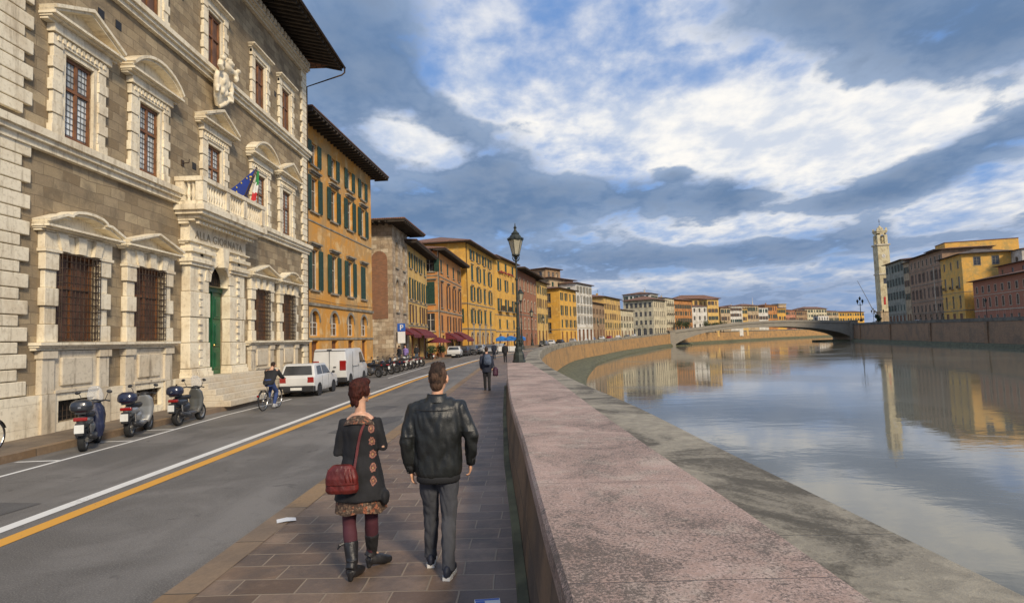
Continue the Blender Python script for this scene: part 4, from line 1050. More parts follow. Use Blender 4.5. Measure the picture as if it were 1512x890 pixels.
P_y1 = plaster('ochre_plaster', (.62, .29, .05), (.46, .29, .12), (.70, .46, .20), 1.5)
P_y1b = plaster('orange_base_plaster', (.72, .34, .05), (.54, .28, .07), (.72, .42, .14), .7)
P_st = blocks('medieval_stone', [(.30, .21, .13), (.52, .41, .28), (.38, .27, .17), (.62, .52, .38)], (.22, .16, .10), .75, .42, .015, .6, .9, (.16, .12, .08), .75, sep=.05)
P_brick = blocks('red_brick', [(.33, .13, .065), (.40, .17, .085), (.28, .115, .065)], (.26, .17, .11), .28, .085, .008, .4, .9, (.22, .11, .07), .5)
P_ny = plaster('pale_yellow_plaster', (.64, .41, .12), (.44, .29, .12), None, .9)
P_or = plaster('orange_plaster', (.60, .25, .065), (.44, .22, .09), (.62, .34, .12), .8)
P_by = plaster('bright_yellow_plaster', (.70, .38, .06), (.52, .29, .07), (.76, .50, .15), 1.0)
P_brownb = blocks('brown_brick', [(.27, .12, .06), (.34, .16, .085), (.23, .11, .065)], (.24, .17, .11), .28, .085, .008, .4, .9, (.17, .10, .06), .6)
P_gst = blocks('ground_stone', [(.34, .28, .20), (.42, .35, .25)], (.22, .18, .13), .9, .45, .015, .4, .9, (.22, .17, .12), .6)
P_red = blocks('dark_red_brick', [(.36, .14, .07), (.43, .18, .085), (.32, .125, .065)], (.24, .14, .09), .3, .1, .008, .4, .9, (.19, .08, .05), .5)
P_cream = plaster('cream_plaster', (.62, .54, .36), None, None, .6); P_white = plaster('white_plaster', (.66, .63, .56), (.45, .41, .34), None, .5)
P_tan = plaster('tan_plaster', (.48, .36, .22), None, None, .7); P_brown = plaster('brown_plaster', (.34, .22, .12), None, None, .7)
P_rose = plaster('rose_plaster', (.50, .22, .13), None, None, .6); P_oran2 = plaster('burnt_orange_plaster', (.50, .22, .07), None, None, .6)
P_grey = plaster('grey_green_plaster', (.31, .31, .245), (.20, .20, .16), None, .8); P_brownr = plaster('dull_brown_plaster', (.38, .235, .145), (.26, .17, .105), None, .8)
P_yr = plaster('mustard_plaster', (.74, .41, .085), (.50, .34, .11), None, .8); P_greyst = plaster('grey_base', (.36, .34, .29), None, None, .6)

# 1 ochre house with green shutters, beyond the palace
o, Lx = house('ochre_house', 'tall weathered ochre house with long green shutters beside the stone palace', (-14.2, 37.7), (-13.3, 52.0), 0, 17.35, 14, P_y1,
    [W(14.6, 16.2, 4, 1.1, at=[1.9, 5.4, 8.8, 12.0], state='open'), W(11.35, 13.75, 4, 1.25, at=[1.9, 5.4, 8.8, 12.0], hood=1, state='open'),
     W(5.95, 8.75, 4, 1.25, at=[1.9, 5.4, 8.8, 12.0], hood=1, states=['open', 'open', 'shut']),
     W(2.8, 4.5, 4, 1.5, at=[1.9, 5.4, 8.8, 12.0], kind='arch', sill=False), W(0.15, 2.45, 4, 1.15, at=[1.9, 5.4, 8.8, 12.0], kind='door', fm=M_wood)],
    roof=('hip', 16, 1.35), courses=[(4.85, 5.05, .10), (2.52, 2.68, .06), (10.6, 10.7, .04)], lod=2, rec=.22, ground=(4.8, P_y1b), brackets=True, pipe=False)
# 2 medieval stone tower house
o, Lx = house('stone_tower_house', 'old rough stone tower house with tall brick arch under deep eaves', (-12.3, 56.0), (-12.0, 62.0), 0, 13.75, 9, P_st,
    [W(9.6, 12.2, 2, .9, kind='arch', m=1.6), W(5.2, 8.4, 2, 1.0, kind='arch', m=1.6, fm=M_wood), W(.15, 3.2, 2, 1.3, kind='door', m=1.6, fm=M_wood)],
    roof=('hip', 14, 1.7), lod=2, rec=.4, brackets=True, srows=[W(5.5, 8.0, 1, .9, at=[7.6], kind='plain', sill=False)])
mb = MB(); mb.prism([(6.9, 4.5), (8.5, 4.5), (8.5, 9.6)] + [(7.7 + .8 * math.cos(R(a)), 10.2 + .9 * math.sin(R(a))) for a in range(0, 181, 20)] + [(6.9, 9.6)], 'y', 0, .03)
wallp = mb.build('brick_infill', P_brownb, o); wallp.rotation_euler = (0, 0, -PI / 2); wallp.location = (-.04, 9, 0)
# 3 narrow yellow house with awnings
o, Lx = house('narrow_yellow_house', 'narrow pale yellow house with maroon shop awnings next to stone tower', (-12.0, 62.05), (-11.8, 73.5), 0, 12.8, 9, P_ny,
    [W(10.3, 12.0, 4, .9, m=1.5, kind='shut'), W(6.9, 9.2, 4, 1.0, m=1.5), W(4.3, 6.3, 4, 1.0, m=1.5, kind='shut', sm=M_sbrown), W(.15, 3.0, 3, 1.6, m=2, kind='door', fm=M_wood)],
    roof=('hip', 14, 1.3), lod=1, brackets=True, courses=[(3.9, 4.05, .06), (6.55, 6.65, .05)])
# 4 orange corner house
o, Lx = house('orange_house', 'orange corner house with white framed windows above maroon awning', (-10.6, 75.0), (-9.35, 92.5), 0, 13.95, 8, P_or,
    [W(11.3, 13.0, 4, 1.1, m=2.2, states=['open', 'open', 'shut']), W(6.6, 9.8, 4, 1.2, m=2.2, hood=1, sm=M_sbrown, states=['open', 'shut']), W(3.5, 5.6, 4, 1.2, m=2.2, sm=M_sbrown, states=['shut', 'open']), W(.15, 2.9, 3, 1.8, m=3, kind='door', fm=M_wood)],
    roof=('hip', 15, 1.3), lod=2, brackets=True, courses=[(10.6, 10.75, .06), (6.0, 6.2, .08)], srows=[W(11.2, 12.9, 1, 1.3, at=[6.9]), W(7.0, 9.9, 1, 1.3, at=[6.9], hood=1, state='shut'), W(3.5, 5.8, 1, 1.2, at=[6.9], kind='plain')], corner=M_sill2, pipe=True, ground=(3.2, P_ny))
# 5 big yellow house
o, Lx = house('big_yellow_house', 'tallest bright yellow house with four rows of dark green shutters', (-8.7, 94.0), (-5.05, 114.8), 0, 18.1, 13, P_by,
    [W(15.7, 17.4, 4, 1.5, m=4, hood=0), W(12.3, 14.8, 4, 1.5, m=4, hood=2), W(8.8, 11.2, 4, 1.5, m=4, hood=2), W(5.0, 7.3, 4, 1.5, m=4, hood=2), W(.2, 3.4, 5, 1.3, m=3, kind='archdoor', fm=M_wood, sill=False)],
    roof=('hip', 17, 1.2), lod=1, brackets=False, courses=[(3.95, 4.15, .10), (8.1, 8.25, .07)], ground=(3.9, P_gst), pipe=True,
    srows=[W(15.4, 17.0, 1, 1.4, at=[8.6]), W(12.2, 14.6, 1, 1.2, at=[11.3], state='shut'), W(8.8, 11.0, 1, 1.2, at=[11.3]), W(5.0, 7.3, 1, 1.2, at=[11.3])])
# 6 second yellow
o, Lx = house('yellow_house', 'yellow house with flowered balcony set between the tallest yellow and red brick houses', (-5.0, 115.0), (-.8, 131.3), .05, 18.6, 12, P_by,
    [W(16.0, 18.0, 3, 1.5, m=3, sm=M_sgreen, state='shut'), W(12.1, 14.5, 3, 1.3, m=3), W(7.9, 10.4, 3, 1.4, m=3, balcony=(0, 1, 2), state='open'), W(4.4, 6.2, 3, 1.2, m=3, state='shut'), W(.2, 3.2, 3, 1.6, m=3, kind='archdoor', fm=M_wood)],
    roof=('hip', 12, .9), lod=1, courses=[(3.6, 3.8, .08), (7.0, 7.15, .06)], ground=(3.6, P_ny))
mb = MB()
for k in range(26): mb.ell((2.4 + random.random() * 11.6, -.25 - random.random() * .2, 15.75 + random.random() * .25), (.28, .2, .18), n=6)
mb.build('flower_box', simple('red_flowers', (.25, .04, .03), .8, 0, .7, 5), o)
# 7 red brick
o, Lx = house('red_brick_house', 'dark red brick house with deep wooden eaves and arched windows', (-.5, 133.0), (4.3, 156.0), .1, 18.0, 14, P_red,
    [W(13.6, 16.2, 5, 1.6, m=2.5, kind='arch', trim=M_sill2), W(8.6, 11.4, 5, 1.6, m=2.5, kind='arch', trim=M_sill2), W(4.4, 6.9, 5, 1.6, m=2.5, kind='arch', trim=M_sill2), W(.2, 3.2, 4, 2.0, m=3, kind='archdoor', fm=M_wood)],
    roof=('hip', 10, 2.3), lod=1, brackets=True, courses=[(7.6, 7.8, .06)], chimneys=[(9, 5, 2.2)])
# 8 small yellow
o, Lx = house('yellow_house', 'slim yellow house with ochre shutters right of the dark red brick house', (4.4, 156.3), (7.8, 168.0), .15, 17.3, 12, P_ny,
    [W(14.2, 16.2, 4, 1.1, m=1.6), W(10.4, 12.8, 4, 1.1, m=1.6, sm=M_sbrown), W(6.2, 8.6, 4, 1.1, m=1.6), W(.2, 4, 3, 1.8, m=2.2, kind='door', fm=M_wood)],
    roof=('hip', 10, 1.0), lod=1, chimneys=[(4, 5, 2.5)])
# 9 yellow corner with side
o, Lx = house('yellow_corner_house', 'yellow corner house with three storeys and dark side windows before the tall white house', (11.4, 170.0), (17.6, 184.2), .2, 16.3, 7, P_by,
    [W(13.0, 15.2, 4, 1.15, m=1.9, sm=M_sgreen), W(8.6, 11.4, 4, 1.15, m=1.9), W(5.0, 7.2, 4, 1.15, m=1.9), W(.2, 3.6, 4, 1.4, m=1.9, kind='door', fm=M_wood)],
    roof=('hip', 12, .9), lod=1, srows=[W(12.4, 15.0, 1, 1.6, at=[3.5], kind='plain'), W(7.8, 11.0, 1, 1.6, at=[3.5], kind='plain'), W(3.4, 6.4, 1, 1.5, at=[3.5], kind='plain')], courses=[(4.2, 4.4, .07)])
# 10 brown blocks with roof terrace behind
house('brown_house', 'tall brownish house with roof terrace rising behind the yellow corner house', (9.5, 186.0), (18.2, 199.0), .3, 21.0, 14, P_tan, [W(17.6, 19.8, 4, 1.2, m=2)], roof=('hip', 8, 1.2), srows=[W(17.4, 19.6, 4, 1.3, m=2, kind='plain')], chimneys=[(3, 4, 2.5), (9, 3, 2)])
house('roof_turret', 'squat brown roof turret standing up behind the yellow corner house', (8.5, 190.0), (13.8, 197.0), .3, 24.6, 7, P_brown, [W(21.8, 23.6, 3, 1.2, m=2, kind='plain')], roof=('hip', 10, .8), srows=[W(22, 23.8, 2, 1.2, m=2, kind='plain')], cat='turret')
# 11 white tall
house('white_house', 'tall narrow white house with five rows of small windows', (18.1, 188.3), (24.8, 201.5), .35, 19.2, 9, P_white,
    [W(16.4, 18.4, 5, 1.05, m=1.6, sm=M_sgrey), W(12.9, 15.1, 5, 1.05, m=1.6, sm=M_sgrey, hood=2), W(9.6, 11.8, 5, 1.05, m=1.6, sm=M_sgrey, hood=2), W(6.2, 8.4, 5, 1.05, m=1.6, sm=M_sgrey, hood=2), W(.2, 4.3, 4, 1.9, m=2, kind='door', fm=M_iron)],
    roof=('hip', 10, .8), lod=1, courses=[(4.7, 4.95, .1), (8.9, 9.05, .06), (12.2, 12.35, .06)], trimm=M_sill2, srows=[W(16, 18, 2, 1.1, m=2.5)])
# 12-16
house('brown_house', 'low brown house with red roof right of the tall white house', (27.0, 219.0), (33.8, 236.0), .5, 14.3, 12, P_brown, [W(10.2, 12.2, 4, 1.1, m=1.8, sm=M_sbrown), W(6.6, 8.8, 4, 1.1, m=1.8), W(.3, 4.2, 4, 1.8, m=2, kind='door', fm=M_wood)], roof=('hip', 15, .9))
house('pale_yellow_house', 'long pale yellow house with six window bays halfway along the quay', (33.9, 237.0), (44.7, 262.0), .7, 17.4, 13, P_ny, [W(12.6, 14.8, 7, 1.15, m=2.2, sm=M_sbrown), W(8.4, 10.8, 7, 1.15, m=2.2, sm=M_sbrown), W(4.8, 7, 7, 1.15, m=2.2), W(.2, 3.6, 6, 1.8, m=2.6, kind='door', fm=M_wood)], roof=('hip', 12, 1.1), courses=[(4.2, 4.4, .08)], chimneys=[(8, 5, 2), (20, 6, 1.6)])
house('low_cream_house', 'small low cream house with shopfront before the red roofed palace', (44.9, 263.5), (54.6, 284.0), 1.0, 12.8, 8, P_cream, [W(8.0, 10.0, 5, 1.1, m=1.8, sm=M_sbrown), W(4.8, 6.8, 5, 1.1, m=1.8), W(.2, 3.4, 4, 2.2, m=2.2, kind='door')], roof=('hip', 12, .8))
house('cream_palace', 'broad cream house with shallow red hip roof near the bridge', (73.2, 322.0), (83.6, 338.0), 1.6, 19.8, 17.5, P_cream,
    [W(15.8, 18.4, 6, 1.3, m=2, kind='plain', trim=M_sill2), W(10.8, 13.6, 6, 1.3, m=2, kind='plain', trim=M_sill2), W(6.2, 8.6, 6, 1.3, m=2, kind='plain'), W(.2, 4.2, 5, 2, m=2.3, kind='arch', sill=False)],
    roof=('hip', 17, 1.6), courses=[(5.0, 5.3, .1), (14.8, 15.0, .07)], srows=[W(15.8, 18.4, 6, 1.6, m=2, kind='plain'), W(10.8, 13.4, 6, 1.4, m=2, kind='plain', trim=M_sill2), W(6.2, 8.6, 6, 1.4, m=2, kind='plain'), W(.2, 4.2, 5, 2, m=2, kind='arch', sill=False)], trimm=M_sill2)
house('cream_palace', 'cream upper house with grey roof standing behind the red hip roof', (76.5, 343), (84, 356), 1.8, 24.6, 17, P_white, [W(21, 23.6, 5, 1.3, m=2)], roof=('hip', 12, 1.0), srows=[W(21, 23.6, 5, 1.3, m=2)], chimneys=[(5, 5, 2.5)])
house('cream_balcony_house', 'cream house with stacked balconies at the bridge end', (90.7, 366.0), (100.2, 381.0), 2.1, 22.8, 12, P_cream, [W(18.4, 21.2, 4, 1.3, m=3, balcony=(0, 1, 2, 3), kind='plain'), W(12.4, 15.2, 4, 1.3, m=3, balcony=(0, 1, 2, 3), kind='plain'), W(6.6, 9.2, 4, 1.3, m=3, kind='plain', balcony=(0, 1, 2, 3)), W(.2, 4.4, 4, 2.5, m=3, kind='door')], roof=('hip', 10, .8), chimneys=[(8, 5, 2)])
house('orange_bridge_house', 'burnt orange house behind dark trees just past the bridge end', (101.5, 386.0), (118.6, 405.0), 2.1, 22.6, 13, P_oran2, [W(17, 19.6, 7, 1.4, m=2.5), W(12.4, 15, 7, 1.4, m=2.5), W(7.6, 10.4, 7, 1.4, m=2.5), W(.3, 5, 6, 2.4, m=3, kind='arch', sill=False)], roof=('hip', 14, 1.4))
# far row across the bend, each with its own colours
FAR = [('great_yellow_house', 'large ochre house with wide hip roof rising behind the bridge end', (116, 430), (149, 440), 25.5, 16, P_ny, 8, 3, ('hip', 22, 1.6), None),
    ('white_arcade_house', 'white house with tall stacked arches beyond the bridge end', (119.5, 408), (131.1, 412), 18.7, 9, P_white, 3, 3, ('hip', 14, .8), 'arch'),
    ('tall_ochre_house', 'slim tall ochre house just right of the white arcade house', (134.1, 420), (143.2, 424), 24.0, 9, P_ny, 3, 4, ('hip', 12, .8), None),
    ('tan_house', 'small tan house between slim ochre house and white house', (150.1, 440), (158.9, 444), 18.6, 10, P_tan, 3, 3, ('hip', 14, .8), None),
    ('white_house', 'pale white house with grey shutters second from the tan house', (159.7, 450), (172.5, 456), 20.0, 12, P_white, 5, 4, ('hip', 10, .8), None),
    ('pale_yellow_house', 'pale yellow narrow house right of the pale white house', (172.9, 462), (180.4, 466), 18.5, 12, P_ny, 3, 3, ('hip', 12, .8), None),
    ('tan_house', 'wide tan house with dark windows left of the spired white house', (180.8, 480), (198, 488), 21.4, 14, P_tan, 6, 3, ('hip', 14, .9), None),
    ('white_house', 'narrow bright white house front in the middle of the far row', (201.0, 500), (213, 505), 20.3, 12, P_white, 4, 3, ('hip', 8, .6), None),
    ('orange_house', 'orange house right of the narrow bright white house', (216.8, 520), (231, 528), 22.8, 14, P_oran2, 5, 3, ('hip', 12, .9), None),
    ('yellow_house', 'yellow house right of the orange one in the far row', (235, 540), (246.6, 546), 20.8, 14, P_by, 4, 3, ('hip', 12, .9), None),
    ('rose_brick_house', 'long low rose red house in the far row', (251.4, 560), (265.5, 567), 19.2, 14, P_rose, 5, 3, ('hip', 12, .9), None),
    ('brown_house', 'dull brown house joined to the long rose red house', (266, 567.2), (280, 574), 18.6, 14, P_brown, 5, 3, ('hip', 12, .9), None),
    ('roof_terrace_house', 'pale house with jumbled roof terraces near the far row end', (290.6, 600), (320.4, 615), 21.6, 14, P_cream, 8, 4, ('hip', 18, 1.2), None),
    ('white_shed_house', 'low white house front before the jumbled roof terraces', (296, 585), (309, 590), 13.6, 6, P_white, 4, 2, ('flat', 0, 0), None),
    ('pale_house', 'pale tan house next to the last long yellow house', (328.2, 630), (346, 640), 19.0, 14, P_tan, 6, 3, ('hip', 12, .9), None),
    ('long_yellow_house', 'long low yellow house ending the far row', (349.8, 650), (391, 670), 18.4, 14, P_by, 11, 3, ('hip', 12, 1.2), None)]
for nm, lb, A, B, hh, dp, wm, nw, nr, rf_, kd in FAR:
    st = (hh - 1.5) / nr * .96
    rows = []
    for k in range(nr):
        z1 = hh - 1.2 - k * st
        if z1 - st * .55 < 1: break
        rows.append(W(z1 - st * .5, z1, nw, 1.35, m=1.9, kind=kd or ('shut' if hh > 15 else 'plain'), sm=random.choice([M_sgreen, M_sbrown]), sill=kd is None))
    house(nm, lb, A, B, 2.1, hh, dp, wm, rows, roof=rf_, lod=1, srows=[dict(r_, n=2, m=2.5) for r_ in rows[:2]], chimneys=[(random.uniform(3, 8), 5, random.uniform(1.2, 2.4))] if nw > 3 and rf_[0] == 'hip' else [])
o = thing('brick_tower', 'square brick tower top rising above the rose red far house', 'tower', (258, 585, 2), .4); mb = MB(); mb.box(-5, 5, -4, 4, 0, 26); mb.build('wall', P_tan, o); mb = MB(); mb.box(-5.4, 5.4, -4.4, 4.4, 26, 27); mb.build('cornice', M_sill, o)
o = thing('church_spire', 'thin pale spire above the narrow white far house', 'spire', (206, 520, 2)); mb = MB(); mb.lathe([(1.2, 18), (1.1, 22), (.25, 27), (.08, 31)], n=8); mb.build('spire_cap', P_white, o); mb = MB(); mb.box(-1.3, 1.3, -1.3, 1.3, 0, 18); mb.build('shaft', P_white, o)
# ---- right bank
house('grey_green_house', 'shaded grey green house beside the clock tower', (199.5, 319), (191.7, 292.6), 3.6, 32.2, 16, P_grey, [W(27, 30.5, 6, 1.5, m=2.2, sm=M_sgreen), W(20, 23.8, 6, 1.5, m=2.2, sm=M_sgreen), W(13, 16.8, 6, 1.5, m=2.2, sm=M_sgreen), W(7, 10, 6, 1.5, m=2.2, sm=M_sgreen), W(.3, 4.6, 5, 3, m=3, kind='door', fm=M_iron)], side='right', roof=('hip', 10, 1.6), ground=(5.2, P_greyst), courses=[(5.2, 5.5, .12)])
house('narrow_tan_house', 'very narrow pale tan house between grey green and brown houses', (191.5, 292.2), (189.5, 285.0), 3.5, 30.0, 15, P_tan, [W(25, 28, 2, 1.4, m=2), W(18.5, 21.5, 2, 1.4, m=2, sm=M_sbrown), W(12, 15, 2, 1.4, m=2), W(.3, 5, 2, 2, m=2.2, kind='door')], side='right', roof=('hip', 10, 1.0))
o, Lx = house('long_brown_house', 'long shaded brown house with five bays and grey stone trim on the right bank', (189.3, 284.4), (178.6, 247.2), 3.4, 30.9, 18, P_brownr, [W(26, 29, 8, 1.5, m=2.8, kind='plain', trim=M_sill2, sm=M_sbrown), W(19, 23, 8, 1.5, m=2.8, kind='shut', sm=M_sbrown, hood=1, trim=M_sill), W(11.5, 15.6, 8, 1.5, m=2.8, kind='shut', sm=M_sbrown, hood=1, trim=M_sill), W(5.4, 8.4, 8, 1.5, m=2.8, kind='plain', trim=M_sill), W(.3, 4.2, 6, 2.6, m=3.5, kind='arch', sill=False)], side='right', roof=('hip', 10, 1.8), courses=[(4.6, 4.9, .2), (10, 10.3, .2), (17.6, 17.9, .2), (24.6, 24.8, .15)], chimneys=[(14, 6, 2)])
mb = MB(); mb.box(Lx * .74, Lx * .74 + .5, -.2, 0, 4.9, 24.6); mb.build('pilaster', M_sill2, o)
o, Lx = house('mustard_house', 'large mustard yellow corner house with grey roof on the right bank', (179.0, 249.2), (172.8, 229.0), 3.3, 26.6, 16, P_yr, [W(21.5, 24.5, 3, 1.5, m=3.8, kind='plain', sm=M_sgreen), W(13.6, 18.2, 3, 1.6, m=3.8, kind='plain', balcony=(0, 1, 2)), W(5.8, 10.6, 3, 1.6, m=3.8, kind='arch'), W(.3, 3.6, 3, 2.6, m=4, kind='door', fm=M_iron)], side='right', roof=('hip', 16, 1.5), ground=(4.6, P_greyst), courses=[(4.6, 4.9, .12), (11.8, 12.0, .08)], srows=[W(22.0, 25.2, 2, 2.2, m=5, kind='plain', trim=M_sill)], rmat=simple('old_grey_roof', (.10, .08, .065), .9, 0, .35, .4))
house('mustard_attic', 'bright mustard penthouse with terrace above the grey roofed corner house', (186.5, 262.0), (183.2, 251.5), 3.3, 34.3, 26, P_yr, [W(27.5, 32, 3, 1.3, m=2, kind='plain')], side='right', roof=('flat', 0, 0), srows=[W(28, 31.8, 1, 3.2, at=[11], kind='plain')], cat='penthouse')
house('mustard_attic', 'lower mustard terrace wall left of the penthouse', (189.5, 272.0), (186.6, 262.2), 3.3, 33.0, 18, P_yr, [W(27.5, 31, 2, 1.4, m=2.5, kind='plain')], side='right', roof=('hip', 10, 1.0), rmat=M_sill, cat='penthouse')
house('small_white_loggia', 'small white loggia with arched opening between mustard and red houses', (188.2, 224.5), (186.4, 217.5), 3.2, 26.5, 10, P_white, [W(21, 24, 1, 1.8, kind='arch')], side='right', roof=('hip', 14, .8), srows=[W(21, 24.6, 2, 2.0, m=2.6, kind='arch', sill=False)], cat='loggia')
P_redr = blocks('orange_red_brick', [(.44, .17, .09), (.50, .21, .12), (.40, .15, .085)], (.30, .18, .12), .3, .1, .008, .3, .9, (.30, .13, .08), .5)
house('red_brick_palace', 'long low red brick house with white ground floor on the right bank', (171.0, 222.0), (153.6, 165.5), 3.1, 15.2, 17, P_redr, [W(10.6, 13.0, 12, 1.5, m=3, kind='plain', trim=M_sill2, sm=M_sgrey), W(5.4, 8.8, 12, 1.5, m=3, kind='arch', trim=M_sill2), W(.4, 2.6, 12, 1.4, m=3, kind='plain', sill=False)], side='right', roof=('hip', 14, 1.6), ground=(4.0, P_white), courses=[(4.0, 4.3, .12), (9.6, 9.8, .1)], trimm=M_sill2, srows=[W(10.6, 13, 3, 1.4, m=3, kind='plain')], chimneys=[(30, 6, 2)])
house('rust_annex', 'rust coloured raised storey behind the long red brick roof', (176.5, 216.5), (170.5, 197.0), 3.2, 20.0, 14, P_redr, [W(16.5, 18.8, 3, 1.4, m=3, kind='plain')], side='right', roof=('hip', 12, 1.2), cat='house')
# clock tower
o = thing('clock_tower', 'slender pale clock tower with open belfry beside the right bank houses', 'tower', (214.5, 346, 3.6), R(-8)); o.scale = (.78, .78, 1)
M_tow = plaster('tower_stone', (.62, .54, .34), (.42, .34, .2), None, .8)
mb = MB(); sheet(mb, -4, 4, 0, 47, [(-1.6, 1.2, 24.2, 27.5)], .5, y=-4); mb.quad((-4, -4, 0), (-4, 4, 0), (-4, 4, 47), (-4, -4, 47)); mb.quad((4, -4, 0), (4, 4, 0), (4, 4, 47), (4, -4, 47)); mb.quad((-4, 4, 0), (4, 4, 0), (4, 4, 47), (-4, 4, 47)); mb.build('shaft', M_tow, o, recalc=False)
for z, e in ((29.6, .5), (46.8, .7)): mb = MB(); mb.box(-4 - e, 4 + e, -4 - e, 4 + e, z, z + .9); mb.build('cornice', M_sill2, o)
mb = MB()
for sx_ in (-1, 1):
    for sy_ in (-1, 1): x0, x1 = sorted((sx_ * 3.5, sx_ * 1.5)); y0, y1 = sorted((sy_ * 3.5, sy_ * 1.5)); mb.box(x0, x1, y0, y1, 47.7, 53.2)
for k in range(4):
    mb.M = Matrix.Rotation(k * PI / 2, 4, 'Z'); sheet(mb, -1.5, 1.5, 50.5, 54.6, [(-1.49, 1.49, 50.5, 53.2, True)], .6, y=-3.4); mb.M = Matrix.Identity(4)
mb.box(-3.5, 3.5, -3.5, 3.5, 54.2, 55.2); mb.build('belfry', M_tow, o)
mb = MB(); mb.box(-3.9, 3.9, -3.9, 3.9, 55.2, 55.8)
for k in range(3):
    for q in (-1, 1): mb.box(-3.6 + k * 2.9, -2.3 + k * 2.9, q * 3.6 - .3, q * 3.6 + .3, 55.8, 57.2)
mb.lathe([(2.2, 55.8), (1.9, 57.2), (.9, 58.4), (.15, 59)], n=10); mb.build('battlement', M_tow, o)
mb = MB(); mb.tube([(0, 0, 58.5), (0, 0, 63)], .12, 5); mb.box(-.6, .6, -.06, .06, 61.4, 61.7); mb.build('finial', M_iron, o)
mb = MB(); mb.lathe([(1.25, -.02), (1.25, .12)], (0, 0, 0), 20, ax='y'); ck = mb.build('clock_face', P_white, o, loc=(-.2, -4.08, 40.5)); mb = MB(); mb.box(-.06, .06, -.08, -.03, 0, 1.0); mb.box(0, .65, -.09, -.04, -.06, .06); mb.build('clock_hand', M_iron, ck)
mb = MB(); mb.lathe([(.9, 0), (.9, .2)], n=12); mb.build('bell', M_iron, o, loc=(0, 0, 50.5))
mb = MB(); mb.quad((-1.6, -3.5, 24.2), (1.2, -3.5, 24.2), (1.2, -3.5, 27.5), (-1.6, -3.5, 27.5)); mb.build('window', M_glass, o)
mb = MB(); mb.box(-6.5, 6.5, -7.5, 0, 0, 7.6); mb.box(-7, 7, -8, 0, 7.6, 8.2); mb.build('loggia_base', P_tan, o)
mb = MB(); mb.prism([(1.8, 0)] + [(4 + 2.2 * math.cos(R(a)), 4 + 2.2 * math.sin(R(a))) for a in range(180, -1, -20)] + [(6.2, 0)], 'y', -7.56, -7.4); mb.build('archway', M_glassd, o)
mb = MB(); mb.quad((-2.4, -4.1, 12), (-1.0, -4.1, 12), (-.9, -4.25, 16.5), (-2.2, -4.25, 16.5)); mb.build('banner', simple('red_banner', (.45, .03, .03), .8), o)

# ------------------------------------------------------------------ people
def skin(name, col):
    m, t, b = newmat(name); v = geo(t); n = t.noise(v, 25, 4)
    t.link(t.mix(t.smooth(n, .3, .7), sh(col, .88), sh(col, 1.1)), b.inputs['Base Color']); b.inputs['Roughness'].default_value = .5
    b.inputs['Subsurface Weight'].default_value = .12; b.inputs['Subsurface Scale'].default_value = .02; b.inputs['Subsurface Radius'].default_value = (1, .35, .2); return m
M_skin = skin('skin', (.60, .34, .22)); M_skin2 = skin('skin_warm', (.66, .36, .22))
def hairmat(name, col, fine=90):
    m, t, b = newmat(name); v = geo(t); n = t.noise(t.mapping(v, (1, 1, .22)), fine, 4, .7)
    t.link(t.mix(t.smooth(n, .35, .65), sh(col, .45), sh(col, 1.5)), b.inputs['Base Color']); b.inputs['Roughness'].default_value = .7; b.inputs['Specular IOR Level'].default_value = .25; bump(t, b, n, .8, .006); return m
M_hdark = hairmat('dark_hair', (.035, .020, .013)); M_hfade = hairmat('short_brown_hair', (.085, .048, .03)); M_hred = hairmat('dark_red_hair', (.05, .012, .007))
def leather(name, col, rough=.33):
    m, t, b = newmat(name); v = geo(t); n = t.noise(v, 6, 5, .6, .6); n2 = t.noise(v, 120, 3)
    t.link(t.mix(t.smooth(n, .35, .65), sh(col, .7), sh(col, 1.35)), b.inputs['Base Color']); t.link(t.math('MULTIPLY_ADD', n, .3, rough - .12), b.inputs['Roughness'])
    bump(t, b, t.math('ADD', n2, t.math('MULTIPLY', n, 2.0)), .35, .006); return m
M_jack = leather('black_leather', (.013, .0145, .0135), .42); M_boot = leather('boot_leather', (.018, .018, .02), .36); M_bag = leather('burgundy_leather', (.115, .013, .010), .42)
def cloth(name, col, rough=.85, fine=260, var=.25):
    m, t, b = newmat(name); v = geo(t); n = t.noise(v, 5, 5, .6, .4); n2 = t.noise(v, fine, 3)
    c = t.mix(t.smooth(n, .3, .7), sh(col, 1 - var), sh(col, 1 + var)); c = t.mix(t.math('MULTIPLY', n2, .4), c, sh(col, 1.5))
    t.link(c, b.inputs['Base Color']); b.inputs['Roughness'].default_value = rough; bump(t, b, n2, .4, .004); return m
M_jean = cloth('dark_denim', (.048, .050, .058)); M_rib = cloth('black_knit', (.012, .012, .013)); M_tight = cloth('burgundy_tights', (.060, .014, .022), .8)
M_navy = cloth('navy_cloth', (.016, .020, .035)); M_blk = cloth('black_cloth', (.014, .014, .016)); M_bjean = cloth('blue_denim', (.03, .055, .16)); M_gblue = cloth('grey_blue_cloth', (.07, .09, .13)); M_lil = cloth('lilac_cloth', (.22, .16, .42))
M_eye = simple('eye', (.04, .03, .03), .2); M_lip = simple('lip', (.35, .11, .09), .5)
M_solew = simple('white_sole', (.62, .60, .56), .6); M_shoe = cloth('navy_shoe', (.016, .019, .032), .6)
def pattern_cloth():
    m, t, b = newmat('floral_skirt'); v = geo(t)
    vo = t.node('ShaderNodeTexVoronoi', i_Scale=38.0); t.link(v, vo.inputs['Vector']); s_ = t.node('ShaderNodeSeparateColor'); t.link(vo.outputs['Color'], s_.inputs[0])
    c = t.ramp(s_.outputs[0], [(.0, (.05, .03, .022)), (.35, (.11, .07, .045)), (.6, (.20, .14, .09)), (.8, (.34, .09, .035)), (1, (.26, .21, .15))])
    c = t.mix(t.smooth(t.noise(v, 60, 4), .4, .6), c, (.05, .03, .02)); t.link(c, b.inputs['Base Color']); b.inputs['Roughness'].default_value = .85; return m
M_flor = pattern_cloth()
